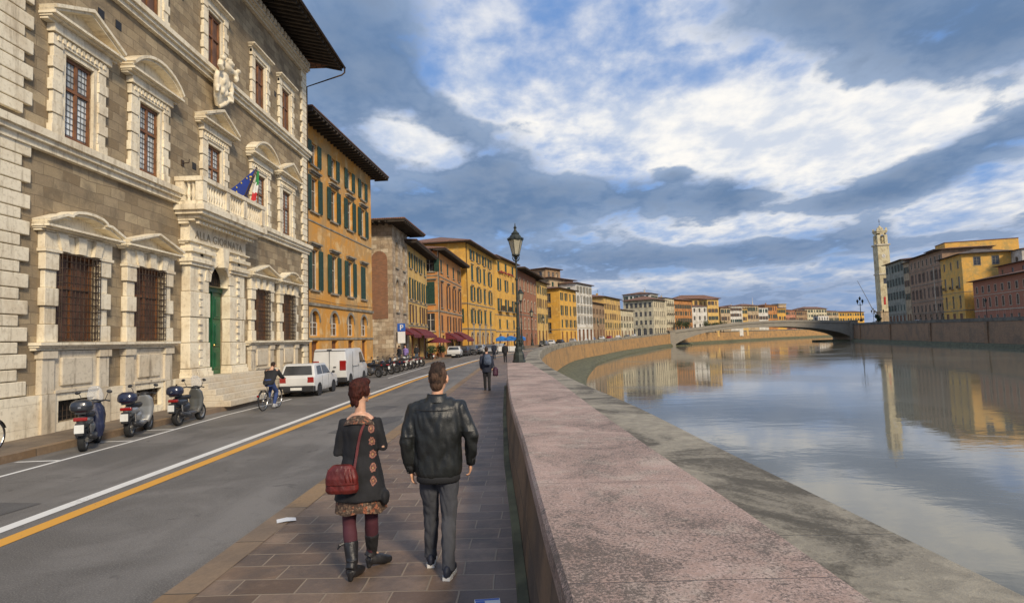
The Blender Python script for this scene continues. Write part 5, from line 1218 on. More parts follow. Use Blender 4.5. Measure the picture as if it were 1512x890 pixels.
def coat_mat():
    m, t, b = newmat('black_coat_with_flowers'); v = geo(t); s_ = t.node('ShaderNodeSeparateXYZ'); t.link(v, s_.inputs[0]); x, y, z = s_.outputs
    nn = t.noise(v, 9, 3); P = .112
    zz = t.math('MULTIPLY', t.math('SUBTRACT', t.math('FRACT', t.math('DIVIDE', z, P)), .5), P)
    def col(x0):
        u = t.math('DIVIDE', t.math('SUBTRACT', x, x0), .024); w_ = t.math('DIVIDE', zz, .037)
        return t.math('SQRT', t.math('ADD', t.math('MULTIPLY', u, u), t.math('MULTIPLY', w_, w_)))
    x0 = t.math('ADD', t.math('MULTIPLY', t.math('SUBTRACT', 1.2, z), .05), .118)
    d = col(x0); d = t.math('ADD', d, t.math('MULTIPLY', t.math('SUBTRACT', t.noise(v, 70, 4), .5), 1.3))
    mask = t.math('MULTIPLY', t.math('MULTIPLY', t.math('LESS_THAN', d, 1.0), t.math('LESS_THAN', y, .02)), t.math('MULTIPLY', t.math('GREATER_THAN', z, .78), t.math('LESS_THAN', z, 1.46)))
    c2 = t.ramp(d, [(0, (.38, .26, .11)), (.35, (.24, .08, .05)), (.55, (.05, .03, .03)), (.75, (.34, .17, .11)), (1, (.22, .06, .05))])
    base = t.mix(t.smooth(t.noise(v, 7, 4), .35, .65), (.006, .006, .007), (.012, .012, .014))
    t.link(t.mix(mask, base, c2), b.inputs['Base Color']); b.inputs['Roughness'].default_value = .8; bump(t, b, t.noise(v, 240, 3), .35, .004); return m
M_coat = coat_mat()

def hand(mb, wrist, d, side, curl=.5, k=1.0):
    """palm and five bent fingers; d = direction the hand hangs, side = +1 right hand"""
    d = Vector(d).normalized(); w_ = Vector(wrist); f = Vector((0, 1, 0)); f = (f - d * f.dot(d)).normalized()   # knuckle row runs along f, thumb towards +f
    n = d.cross(f).normalized() * side; inn = n if n.x * side < 0 else -n                                      # palm faces the body
    pc = w_ + d * .055 * k
    rot = Matrix((tuple(f), tuple(inn), tuple(-d))).transposed()
    mb.ell(pc, (.040 * k, .017 * k, .052 * k), rot, 12); mb.tube([w_ - d * .03 * k, w_ + d * .03 * k], [.026 * k, .028 * k], 8)
    for q, (o, ln) in enumerate(((.028, .066), (.010, .074), (-.009, .070), (-.027, .054))):
        p = w_ + d * .088 * k + f * o * k; a = curl * (.55 + .15 * q); pts = [p - d * .02 * k]
        cur = p
        for j, seg in enumerate((.42, .32, .26)):
            ang = a * (j + .4); dd = (d * math.cos(ang) + inn * math.sin(ang)).normalized(); pts.append(cur); cur = cur + dd * ln * seg * k
        pts.append(cur); mb.tube(pts, [.0095 * k, .0098 * k, .009 * k, .0085 * k, .007 * k], 7)
    p = w_ + d * .028 * k + f * .03 * k; t1 = (d * .75 + f * .6 + inn * .25).normalized(); t2 = (d * .95 + f * .15 + inn * .4).normalized()
    mb.tube([p - f * .015 * k, p + t1 * .035 * k, p + t1 * .035 * k + t2 * .03 * k], [.013 * k, .011 * k, .008 * k], 7)

def person(label, loc, rz, J, top, bot, hair, sk=M_skin, tops=None, group=None, vox=.007, shoe=M_blk, extra=None, hands=True, headrot=0.0, headloc=(0, 0, 0), pants=True, hairkind='short', jackettex=.006, sole=None):
    """J: joints (x right, y forward, z up): sh, el, wr, hip, kn, an for l / r, plus ground foot points"""
    root = thing('person', label, 'person', loc, rz, group)
    mb = MB()
    hx, hy, hz = J['head']; hc = Vector((hx, hy, hz))
    cx, cy, cz = J['chest']; pxx, pyy, pzz = J['pelvis']
    # head with brow, nose, jaw, ears; turned by headrot
    Rm = Matrix.Translation(hc) @ Matrix.Rotation(headrot, 4, 'Z'); s_ = J.get('hs', 1.0)
    mb.M = Rm @ Matrix.Scale(s_, 4)
    mb.ell((0, -.008, .015), (.074, .094, .100)); mb.ell((0, .018, -.045), (.056, .066, .070)); mb.ell((0, .070, -.088), (.024, .020, .018))
    mb.tube([(0, .078, .025), (0, .104, -.02)], [.010, .014], 8); mb.ell((0, .075, .032), (.050, .018, .012))
    mb.ell((0, .078, -.052), (.024, .012, .009))
    for sd in (-1, 1): mb.ell((sd * .077, -.004, -.008), (.010, .020, .033), Matrix.Rotation(R(-12), 3, 'X')); mb.ell((sd * .045, .055, -.03), (.022, .022, .024))
    mb.M = Matrix.Identity(4); g = J.get('girth', 1.0)
    nb = Vector((cx, cy, cz + .17))
    mb.tube([nb - Vector((0, .0, .06)), nb, hc + Vector((0, -.02, -.03))], [.062 * g, .055 * g, .054 * g], 12)
    mb.loft([(pxx, pyy, pzz - .08, .13 * g, .10 * g), (pxx, pyy, pzz + .04, .15 * g, .11 * g), ((pxx + cx) / 2, (pyy + cy) / 2, (pzz + cz) / 2, .125 * g, .095 * g), (cx, cy, cz, .155 * g, .11 * g), (cx, cy, cz + .10, .15 * g, .09 * g), (cx, cy, cz + .15, .08 * g, .07 * g)], 16)
    lk = .78 if J.get('noshoes') else 1.0
    for s__ in 'lr':
        sh_, el, wr, hip, kn, an, toe = (Vector(J[a + s__]) for a in ('sh', 'el', 'wr', 'hip', 'kn', 'an', 'toe'))
        mb.tube([Vector((cx, cy, sh_.z)), sh_, el, wr], [.050 * g, .046 * g * lk, .040 * g * lk, .028 * g], 10); mb.ell(el, (.038 * g * lk,) * 3)
        mb.tube([hip + Vector((0, 0, .03)), hip.lerp(kn, .5), kn, kn.lerp(an, .35), an], [.085 * g * lk, .072 * g * lk, .054 * g * lk, .054 * g * lk, .036 * g * lk], 12)
        mb.tube([an, an.lerp(toe, .72 if lk == 1 else .35)], [.034 * g, .020 * g], 8)
        if hands: hand(mb, wr, J.get('hd' + s__, (wr - el)), 1 if s__ == 'r' else -1, J.get('curl', .55), J.get('hk', 1.0))
        else: mb.ell(wr + (wr - el).normalized() * .05, (.035, .035, .05))
    body = mb.build('body', sk, root); organic(body, vox, 3, .5)
    # trousers
    if pants:
        mb = MB(); mb.loft([(pxx, pyy, pzz - .14, .13 * g, .11 * g), (pxx, pyy, pzz - .02, .172 * g, .128 * g), (pxx, pyy, pzz + .12, .155 * g, .115 * g)], 18)
        for s__ in 'lr':
            hip, kn, an = (Vector(J[a + s__]) for a in ('hip', 'kn', 'an')); fw = J.get('fw', 1.0)
            mb.tube([hip + Vector((0, 0, .02)), hip.lerp(kn, .5), kn, kn.lerp(an, .4), an + Vector((0, 0, .0)), an - Vector((0, 0, .035))], [.098 * g, .088 * g, .070 * g * fw, .066 * g * fw, .056 * g * fw, .060 * g * fw], 14)
        o = mb.build('trousers', bot, root); organic(o, max(vox * 1.3, .009), 3, .5, .009 if vox < .01 else .0, .07)
    for s__ in 'lr':
        an, toe = Vector(J['an' + s__]), Vector(J['toe' + s__])
        if J.get('noshoes'): continue
        d = (toe - an); d.z = 0; L_ = d.length; d.normalize(); n = Vector((d.y, -d.x, 0)); h0 = J.get('foot' + s__, 0.0)
        mb = MB(); base = Vector((an.x, an.y, h0)); heel = base - d * .07
        for dd, w_, hh in ((.03, .036, .050), (.09, .038, .052), (.15, .044, .040), (.20, .046, .028), (.235, .036, .02)):
            mb.ell(heel + d * dd + Vector((0, 0, .03 + hh * .6)), (w_, .06, hh + .012), Matrix((tuple(n), tuple(d), (0, 0, 1))).transposed(), 10)
        mb.tube([an + Vector((0, 0, .02)), heel + d * .07 + Vector((0, 0, .05))], [.042, .05], 10)
        o = mb.build('shoe', shoe, root); organic(o, max(vox, .008), 3, .5)
        mb = MB(); P = [heel + n * (a * .045) + d * b_ for a, b_ in ((-.7, -.012), (.7, -.012), (1, .04), (.85, .11), (1.08, .18), (.8, .235), (0, .262), (-.8, .235), (-1.08, .18), (-.85, .11), (-1, .04))]
        k = len(P); tl = J.get('tilt' + s__, 0.0)
        zf = lambda p, h: h0 + h + max(0.0, ((an - p).dot(d) + .10)) * tl
        mb.add([(p.x, p.y, zf(p, .002)) for p in P] + [(p.x, p.y, zf(p, .030)) for p in P], [tuple(range(k))[::-1], tuple(range(k, 2 * k))] + [(i, (i + 1) % k, k + (i + 1) % k, k + i) for i in range(k)])
        mb.build('sole', sole or shoe, o)
    # upper garment
    if tops:
        mb = MB(); tops(mb)
        o = mb.build('jacket', top, root); organic(o, max(vox * 1.5, .011), 3, .5, jackettex, .085)
    # eyes, mouth, hair
    for sd in (-1, 1):
        mb = MB(); mb.M = Rm @ Matrix.Scale(s_, 4); mb.ell((sd * .030, .080, .012), (.012, .008, .007), n=8); mb.build('eye', M_eye, body)
    mb = MB(); mb.M = Rm @ Matrix.Scale(s_, 4); mb.ell((0, .088, -.052), (.022, .006, .006), n=8); mb.build('mouth', M_lip, body)
    mb = MB(); mb.M = Rm @ Matrix.Scale(s_, 4)
    if hairkind == 'mohawk':
        mb.ell((0, -.020, .022), (.079, .094, .100)); mb.ell((0, -.056, -.04), (.060, .050, .070))
        o = mb.build('hair', M_hfade, root); organic(o, max(vox, .007), 4, .5, .002, .01)
        mb = MB(); mb.M = Rm @ Matrix.Scale(s_, 4)
        mb.ell((0, -.012, .078), (.064, .088, .052)); mb.ell((0, -.070, .035), (.060, .040, .075)); mb.ell((0, .05, .095), (.048, .04, .034)); mb.ell((0, -.078, -.02), (.050, .028, .055))
        for q in range(60):
            a_ = random.uniform(-.05, .08); x_ = random.uniform(-.04, .04); mb.tube([(x_, a_ - .02, .10), (x_ * 1.1, a_ - .025 + random.uniform(-.01, .01), .132 - abs(x_) * .3 + random.uniform(0, .014))], [.009, .003], 5)
        o2 = mb.build('hair', hair, root); organic(o2, max(vox * .8, .006), 1, .5, .002, .008)
    elif hairkind == 'bob':
        mb.ell((0, -.016, .030), (.090, .102, .100)); mb.ell((0, -.052, -.020), (.078, .066, .078)); mb.ell((0, -.075, -.070), (.050, .034, .055)); mb.ell((0, .045, .085), (.066, .055, .04))
        for sd in (-1, 1): mb.ell((sd * .076, .008, .0), (.022, .042, .05)); mb.ell((sd * .030, -.07, -.105), (.024, .02, .04))
        for q in range(16):
            a_, b_ = random.uniform(0, 2 * PI), random.uniform(-.6, 1.2); p = Vector((.086 * math.cos(a_) * math.cos(b_), -.018 + .098 * math.sin(a_) * math.cos(b_), .03 + .098 * math.sin(b_)))
            if p.y > .06 and p.z < .06: continue
            mb.tube([p, p + Vector((p.x * .1, p.y * .1 - .004, -.025))], [.011, .005], 5)
        o = mb.build('hair', hair, root); organic(o, max(vox * .9, .0065), 2, .5, .003, .012)
    else:
        mb.ell((0, -.018, .028), (.081, .096, .098)); mb.ell((0, -.052, -.03), (.064, .054, .07))
        o = mb.build('hair', hair, root); organic(o, max(vox, .008), 3, .5, .002, .012)
    if extra: extra(root, body)
    return root

# -- man in a leather jacket walking away, seen from behind
JM = dict(hs=1.10, head=(.015, .03, 1.712), chest=(0, .0, 1.36), pelvis=(0, 0, .94), shl=(-.195, 0, 1.45), ell=(-.275, -.05, 1.15), wrl=(-.25, .02, .90), shr=(.195, 0, 1.45), elr=(.305, -.03, 1.19), wrr=(.29, .05, .95),
          hdl=(.10, .12, -1), hdr=(-.10, .18, -1), hipl=(-.088, .01, .88), knl=(-.088, .11, .50), anl=(-.105, .17, .11), toel=(-.12, .38, .03), hipr=(.09, 0, .88), knr=(.085, -.01, .49), anr=(.085, -.13, .10), toer=(.115, .08, .03), fw=1.02, girth=.98, curl=.7, hk=.98, tiltl=.0)
def man_jacket(mb):
    mb.loft([(0, 0, .835, .188, .135, .9), (0, 0, .87, .205, .15, .9), (0, .0, .97, .212, .150, .9), (0, -.005, 1.10, .212, .150, .9), (0, -.012, 1.25, .224, .150, .88), (0, -.015, 1.38, .226, .142, .88), (0, -.012, 1.46, .205, .118, .9), (0, -.005, 1.52, .125, .088), (0, .0, 1.56, .075, .07)], 28)
    for s__, sx_ in (('l', -1), ('r', 1)):
        a, e, w_ = Vector(JM['sh' + s__]), Vector(JM['el' + s__]), Vector(JM['wr' + s__])
        mb.tube([a + Vector((-sx_ * .09, 0, .01)), a + Vector((sx_ * .005, 0, -.015)), a.lerp(e, .5), e, e.lerp(w_, .5), w_ + Vector((0, 0, .0))], [.080, .086, .076, .066, .058, .047], 16)
        for q in (.25, .5, .72): p = e.lerp(w_, q); mb.ell(p, (.062, .062, .016), None, 12)
        for q in (.55, .8): p = a.lerp(e, q); mb.ell(p, (.078, .078, .018), None, 12)
def man_extra(root, body):
    mb = MB()
    mb.loft([(0, 0, .795, .180, .130, .9), (0, 0, .81, .196, .143, .9), (0, 0, .845, .198, .145, .9), (0, 0, .86, .19, .138, .9)], 28); mb.build('waistband', M_rib, root, smooth=True)
    mb = MB(); N = 28; vs = []
    for z, r1, r2, yo in ((1.505, .112, .094, -.01), (1.545, .092, .084, -.002), (1.575, .086, .080, .002), (1.570, .076, .072, .004), (1.53, .072, .068, .0)):
        for k in range(N): a = 2 * PI * k / N; vs.append((r1 * math.cos(a), yo + r2 * math.sin(a), z - (.035 if math.sin(a) > .5 else 0)))
    mb.add(vs, [(j * N + k, j * N + (k + 1) % N, (j + 1) * N + (k + 1) % N, (j + 1) * N + k) for j in range(4) for k in range(N)]); mb.build('collar', M_jack, root, smooth=True)
    for s__ in 'lr':
        w_, e = Vector(JM['wr' + s__]), Vector(JM['el' + s__]); d = (w_ - e).normalized(); mb = MB(); mb.tube([w_ - d * .055, w_ + d * .02], [.048, .040], 14); mb.build('cuff', M_rib, root, smooth=True)
    mb = MB()
    mb.tube([(-.175, -.128, 1.452), (-.09, -.142, 1.440), (0, -.146, 1.436), (.09, -.142, 1.440), (.175, -.128, 1.452)], .0035, 5)
    mb.build('seam', M_rib, root)
    mb = MB()
    for sx_ in (-1, 1): mb.box(sx_ * .10 - .055, sx_ * .10 + .055, -.128, -.118, .70, .79)
man = person('man in black leather jacket and dark jeans walking away by the parapet', (-.785, 5.32, .15), R(1), JM, M_jack, M_jean, M_hdark, M_skin2, man_jacket, hairkind='mohawk', headrot=R(-10), extra=man_extra, shoe=M_shoe, sole=M_solew, vox=.0065, jackettex=.010)

# -- woman in a black coat, looking to the right
JW = dict(head=(.0, .02, 1.615), hs=.97, chest=(0, 0, 1.27), pelvis=(-.01, 0, .90), shl=(-.145, 0, 1.335), ell=(-.198, -.02, 1.08), wrl=(-.12, .22, 1.10), shr=(.145, 0, 1.335), elr=(.205, -.02, 1.12), wrr=(.10, .23, 1.16), hdl=(.9, .5, .1), hdr=(-.9, .5, .1),
          hipl=(-.085, 0, .86), knl=(-.105, -.02, .47), anl=(-.055, -.13, .13), toel=(-.01, .05, .04), hipr=(.08, 0, .86), knr=(.075, .06, .48), anr=(.055, .15, .13), toer=(.20, .27, .03), girth=.90, curl=.8, hk=.9, noshoes=True)
def wom_coat(mb):
    mb.loft([(.0, -.02, .665, .238, .165, .95), (.0, -.015, .74, .222, .158, .95), (0, -.01, .90, .190, .145, .95), (0, 0, 1.05, .158, .122), (0, 0, 1.18, .155, .112, .95), (0, -.01, 1.28, .158, .108, .95), (0, -.01, 1.345, .135, .092, .95), (0, -.005, 1.38, .095, .075), (0, 0, 1.395, .06, .05)], 28)
    mb.ell((.225, -.05, .68), (.04, .075, .07))
    for s__, sx_ in (('l', -1), ('r', 1)):
        a, e, w_ = Vector(JW['sh' + s__]), Vector(JW['el' + s__]), Vector(JW['wr' + s__])
        mb.tube([a + Vector((-sx_ * .08, 0, .005)), a, a.lerp(e, .5), e, e.lerp(w_, .6), e.lerp(w_, .98)], [.054, .056, .050, .047, .044, .040], 16)
def wom_extra(root, body):
    # tights over the legs, skirt, boots
    mb = MB()
    for s__ in 'lr':
        hip, kn, an = (Vector(JW[a + s__]) for a in ('hip', 'kn', 'an'))
        mb.tube([hip + Vector((0, 0, .02)), hip.lerp(kn, .5), kn + Vector((0, 0, .03)), kn - Vector((0, 0, .04)), kn.lerp(an, .33), kn.lerp(an, .8), an], [.090, .080, .062, .059, .063, .050, .044], 14)
    mb.ell((-.01, 0, .86), (.15, .11, .12)); o = mb.build('tights', M_tight, root); organic(o, .009, 3, .5)
    mb = MB(); N = 48; vs = []
    for j, (z, rx_, ry_) in enumerate(((.56, .225, .165), (.60, .222, .162), (.70, .212, .152), (.85, .18, .13))):
        for k in range(N): a = 2 * PI * k / N; q = 1 + (.035 * math.sin(a * 9) + .025 * math.sin(a * 5 + 1)) * (1.2 - j * .4); vs.append((-.008 + rx_ * q * math.cos(a), -.005 + ry_ * q * math.sin(a), z + .012 * math.sin(a * 4 + .6)))
    mb.add(vs, [(j * N + k, j * N + (k + 1) % N, (j + 1) * N + (k + 1) % N, (j + 1) * N + k) for j in range(3) for k in range(N)]); mb.build('skirt', M_flor, root, smooth=True)
    mb = MB(); vs = []
    for z, r1, r2, yo in ((1.315, .150, .112, -.012), (1.352, .140, .102, -.012), (1.382, .108, .084, -.010), (1.398, .090, .074, -.006), (1.388, .082, .068, -.004)):
        for k in range(N): a = 2 * PI * k / N; dz = -.012 * math.cos(2 * a) - (.03 if math.sin(a) > .3 else 0); vs.append((r1 * math.cos(a), yo + r2 * math.sin(a), z + dz + (.012 if z < 1.34 else 0)))
    mb.add(vs, [(j * N + k, j * N + (k + 1) % N, (j + 1) * N + (k + 1) % N, (j + 1) * N + k) for j in range(4) for k in range(N)]); mb.build('collar', M_flor, root, smooth=True)
    for s__ in 'lr':
        kn, an, toe = (Vector(JW[a + s__]) for a in ('kn', 'an', 'toe')); d = toe - an; d.z = 0; d.normalize(); h0 = 0.0
        t_ = kn.lerp(an, .48); mb = MB(); heel = Vector((an.x, an.y, 0)) - d * .035
        mb.tube([t_, kn.lerp(an, .75), an + Vector((0, 0, .02)), heel + Vector((0, 0, .10))], [.066, .058, .050, .046], 14)
        mb.tube([heel + Vector((0, 0, .085)), heel + d * .09 + Vector((0, 0, .065)), heel + d * .17 + Vector((0, 0, .038)), heel + d * .225 + Vector((0, 0, .03))], [.050, .052, .044, .030], 12)
        mb.tube([heel - d * .0 + Vector((0, 0, .09)), heel + d * .005 + Vector((0, 0, .004))], [.032, .022], 10)
        mb.ell(t_ + Vector((0, 0, .0)), (.064, .064, .014)); mb.ell(kn.lerp(an, .72), (.058, .058, .012)); mb.ell(an + Vector((0, 0, .045)), (.054, .056, .012))
        o = mb.build('boot', M_boot, root); organic(o, .008, 2, .5, .003, .05)
        if s__ == 'r': continue
        mb = MB(); mb.tube([t_ + Vector((-.05, -.03, .0)), t_ + Vector((-.085, -.05, -.01)), t_ + Vector((-.10, -.06, -.045))], [.012, .014, .005], 6); mb.build('bow', M_boot, o)
wom = person('woman in black flowered coat with red handbag walking beside the man', (-1.485, 5.32, .15), R(2), JW, M_coat, M_tight, M_hred, M_skin, wom_coat, hairkind='bob', headrot=R(-38), extra=wom_extra, pants=False, vox=.0065, jackettex=.005)
# her handbag: flap, body, strap over the right shoulder
bagt = thing('handbag', 'burgundy leather shoulder bag on the left hip of the woman', 'handbag', (-1.485 - .105, 5.32 - .215, .15 + .765), R(4))
mb = MB(); mb.loft([(0, 0, 0, .125, .045, .7), (0, 0, .03, .142, .06, .7), (0, 0, .13, .135, .056, .7), (0, 0, .21, .110, .042, .75), (0, 0, .235, .07, .03)], 24); bd = mb.build('pouch', M_bag, bagt); organic(bd, .006, 3, .5, .003, .05)
mb = MB(); mb.loft([(0, -.012, .075, .138, .056, .7), (0, -.01, .13, .140, .057, .7), (0, -.006, .20, .120, .048, .72), (0, 0, .24, .08, .034)], 24); fp = mb.build('flap', M_bag, bagt); organic(fp, .006, 2, .5, .002, .05)
for x in (.05, .085, .11): mb = MB(); mb.tube([(x, -.070 + x * .1, .10), (x - .012, -.068 + x * .1, .16), (x - .02, -.05, .215)], .006, 6); mb.build('piping', M_bag, fp, smooth=True)
mb = MB(); pts = [(.105, .0, .20), (.112, .045, .28), (.130, .078, .42), (.155, .092, .52), (.185, .118, .590), (.198, .20, .632), (.190, .30, .58), (.15, .37, .36), (.0, .36, .16), (-.12, .2, .14), (-.12, .02, .2)]
pts = stack_path(pts, 4); n = len(pts)
mb.add([(x - .011, y - .004, z) for x, y, z in pts] + [(x + .011, y - .004, z) for x, y, z in pts] + [(x + .011, y + .004, z) for x, y, z in pts] + [(x - .011, y + .004, z) for x, y, z in pts], [(a * n + i, a * n + i + 1, ((a + 1) % 4) * n + i + 1, ((a + 1) % 4) * n + i) for a in range(4) for i in range(n - 1)])
mb.build('strap', M_bag, bagt)

# -- smaller figures
def walker(label, loc, rz, top, bot, hair=M_hdark, h=1.0, step=.16, arms=.1, sh_=M_blk, hk='short', long=.0, group=None, elb=None):
    J = dict(head=(0, .02, 1.64), chest=(0, 0, 1.30), pelvis=(0, 0, .90), shl=(-.185, 0, 1.39), ell=(-.24, -.04 - arms * .3, 1.12), wrl=(-.23, arms, .88), shr=(.185, 0, 1.39), elr=(.24, -.04, 1.12), wrr=(.23, -arms * .6, .88),
             hipl=(-.085, 0, .85), knl=(-.09, step * .6, .48), anl=(-.09, step, .10), toel=(-.10, step + .2, .03), hipr=(.085, 0, .85), knr=(.085, -step * .2, .48), anr=(.085, -step, .10), toer=(.10, -step + .2, .03))
    if elb: J.update(elb)
    def tp(mb):
        mb.loft([(0, 0, .80 - long, .185 + long * .1, .135), (0, 0, .95, .19, .14), (0, 0, 1.15, .19, .14), (0, 0, 1.32, .21, .14), (0, 0, 1.41, .19, .11), (0, 0, 1.48, .08, .07)], 20)
        for s__ in 'lr': a, e, w_ = (Vector(J[q + s__]) for q in ('sh', 'el', 'wr')); mb.tube([a, e, w_], [.078, .064, .052], 12)
    return person(label, loc, rz, J, top, bot, hair, tops=tp, vox=.016, shoe=sh_, hands=False, jackettex=.006, hairkind=hk, group=group)
p1 = walker('pedestrian in dark coat and grey blue backpack walking ahead of the couple', (-1.45, 23.8, .15), 0, M_navy, M_blk, long=.08, step=.10)
bp = thing('backpack', 'grey blue backpack worn by the pedestrian ahead of the couple', 'backpack', (-1.40, 23.58, 1.18), 0)
mb = MB(); mb.loft([(0, 0, 0, .13, .07, .8), (0, -.01, .08, .16, .10, .8), (0, 0, .30, .15, .09, .8), (0, .02, .42, .10, .06)], 18); o = mb.build('sack', M_gblue, bp); organic(o, .015, 2, .5, .006, .08)
mb = MB(); mb.ell((0, -.10, .14), (.10, .03, .09)); o = mb.build('pocket', M_gblue, bp, smooth=True)
bp2 = thing('shopping_bag', 'dark bag hanging from the right hand of the pedestrian with backpack', 'bag', (-1.10, 23.75, .72), 0)
mb = MB(); mb.loft([(0, 0, 0, .08, .16, .7), (0, 0, .05, .11, .20, .7), (0, 0, .28, .10, .18, .7), (0, 0, .36, .04, .10)], 16); o = mb.build('sack', simple('dark_plum_bag', (.05, .012, .03), .6), bp2); organic(o, .015, 2, .5, .01, .1)
mb = MB(); mb.tube([(-.02, -.08, .34), (-.06, 0, .52), (-.02, .08, .34)], .01, 5); mb.build('handle', M_blk, bp2)
walker('pedestrian in black jacket walking on the far pavement beside the lamp pedestal', (-1.5, 52.0, .15), 0, M_blk, M_blk, step=.12)
walker('pedestrian in dark blue walking left of the black jacketed one', (-2.9, 61.0, 0.15), 0, M_navy, M_navy, step=.14)
walker('pedestrian in lilac top standing by the parking sign', (-10.95, 54.8, .15), R(160), M_lil, M_blk, step=.04)
walker('pedestrian in black beside the lilac topped one', (-11.3, 53.6, .15), R(60), M_blk, M_navy, step=.05)
walker('pedestrian in pale jeans standing under the maroon awnings', (-10.95, 60.5, .15), R(20), M_blk, M_gblue, step=.06)
walker('pedestrian in blue jeans crossing before the parked cars', (-9.5, 84.5, 0), R(-70), M_gblue, M_bjean, step=.2)
# cyclist (rides the bicycle built below)
CY = (-8.86, 20.45, 0.0); CR = R(-3)
JC = dict(head=(0, .22, 1.52), chest=(0, .10, 1.24), pelvis=(0, -.12, .93), shl=(-.19, .12, 1.33), ell=(-.27, .26, 1.12), wrl=(-.25, .46, 1.05), shr=(.19, .12, 1.33), elr=(.27, .26, 1.12), wrr=(.25, .46, 1.05), hdl=(0, 1, -.1), hdr=(0, 1, -.1),
          hipl=(-.09, -.10, .90), knl=(-.12, .28, .80), anl=(-.12, .14, .42), toel=(-.12, .34, .36), hipr=(.09, -.10, .90), knr=(.12, .22, .58), anr=(.12, .04, .22), toer=(.12, .24, .16), footl=.30, footr=.08)
def cy_top(mb):
    mb.loft([(0, -.14, .86, .18, .14), (0, -.12, .95, .205, .16), (0, -.02, 1.08, .21, .16), (0, .08, 1.22, .225, .16), (0, .12, 1.34, .20, .12), (0, .15, 1.40, .09, .08)], 20)
    for s__ in 'lr': a, e, w_ = (Vector(JC[q + s__]) for q in ('sh', 'el', 'wr')); mb.tube([a, e, w_], [.082, .07, .055], 12)
person('cyclist in dark jacket and blue jeans riding away past the palace steps', CY, CR, JC, M_blk, M_bjean, M_hdark, tops=cy_top, vox=.012, hands=True, shoe=cloth('pale_shoe', (.4, .4, .4)), jackettex=.008)

# ------------------------------------------------------------------ vehicles and street furniture
M_tyre = simple('tyre_rubber', (.018, .018, .018), .85, 0, .2, 8); M_rim = simple('alloy_rim', (.42, .41, .39), .35, .8, .15, 6); M_hub = simple('white_wheel_cover', (.5, .5, .48), .5, .3, .1, 6)
M_chr = simple('chrome', (.55, .55, .55), .2, 1.0, .1, 8); M_dpl = simple('dark_plastic', (.022, .022, .024), .5, 0, .2, 6); M_plate = simple('number_plate', (.66, .66, .62), .5, 0, .05, 8); M_grym = simple('engine_metal', (.16, .16, .16), .45, .6, .35, 12)
def lampmat(name, col):
    m, t, b = newmat(name); b.inputs['Base Color'].default_value = (*col, 1); b.inputs['Roughness'].default_value = .15; b.inputs['Coat Weight'].default_value = .6
    n = t.noise(geo(t), 60, 2); bump(t, b, n, .3, .003); return m
M_red = lampmat('red_lens', (.26, .012, .010)); M_amb = lampmat('clear_lens', (.6, .58, .52))
def carpaint(name, col, metal=0.0):
    if name in MATS: return MATS[name]
    m, t, b = newmat(name); v = geo(t); n = t.noise(v, 1.6, 5, .6); dirt = t.noise(v, 5, 5, .7); z = t.node('ShaderNodeSeparateXYZ'); t.link(v, z.inputs[0])
    d = t.math('MULTIPLY', t.smooth(t.math('SUBTRACT', t.math('MULTIPLY', dirt, .6), z.outputs[2]), -.2, .15), .6)
    t.link(t.mix(d, t.mix(t.smooth(n, .3, .7), col, sh(col, .88)), (.16, .13, .10)), b.inputs['Base Color']); b.inputs['Roughness'].default_value = .32; b.inputs['Metallic'].default_value = metal; b.inputs['Coat Weight'].default_value = .5; return m
def wheel_mesh(r, wd, rim, spokes=5, tr=.32):
    ty = MB(); ri = r * (1 - tr); ty.lathe([(ri, -wd / 2), (r * .95, -wd / 2), (r, -wd * .3), (r, wd * .3), (r * .95, wd / 2), (ri, wd / 2), (ri, -wd / 2)], n=22, ax='x', cap=False)
    rm = MB(); rm.lathe([(ri * 1.0, -wd * .42), (ri * .9, -wd * .30), (ri * .9, wd * .30), (ri, wd * .42)], n=22, ax='x', cap=False)
    for k in range(spokes):
        a = 2 * PI * k / spokes; rm.M = Matrix.Rotation(a, 4, 'X'); rm.box(-wd * .25, wd * .25, -ri * .11, ri * .11, 0, ri * .95)
    rm.M = Matrix.Identity(4); rm.lathe([(ri * .3, -wd * .4), (ri * .3, wd * .4)], n=12, ax='x')
    return ty.mesh('tyre', [M_tyre], True), rm.mesh('rim', [rim])
def add_wheel(parent, x, y, r, wm):
    w_ = bpy.data.objects.new('wheel', None); C.objects.link(w_); w_.parent = parent; w_.location = (x, y, r)
    link('tyre', wm[0], w_); link('rim', wm[1], w_); return w_
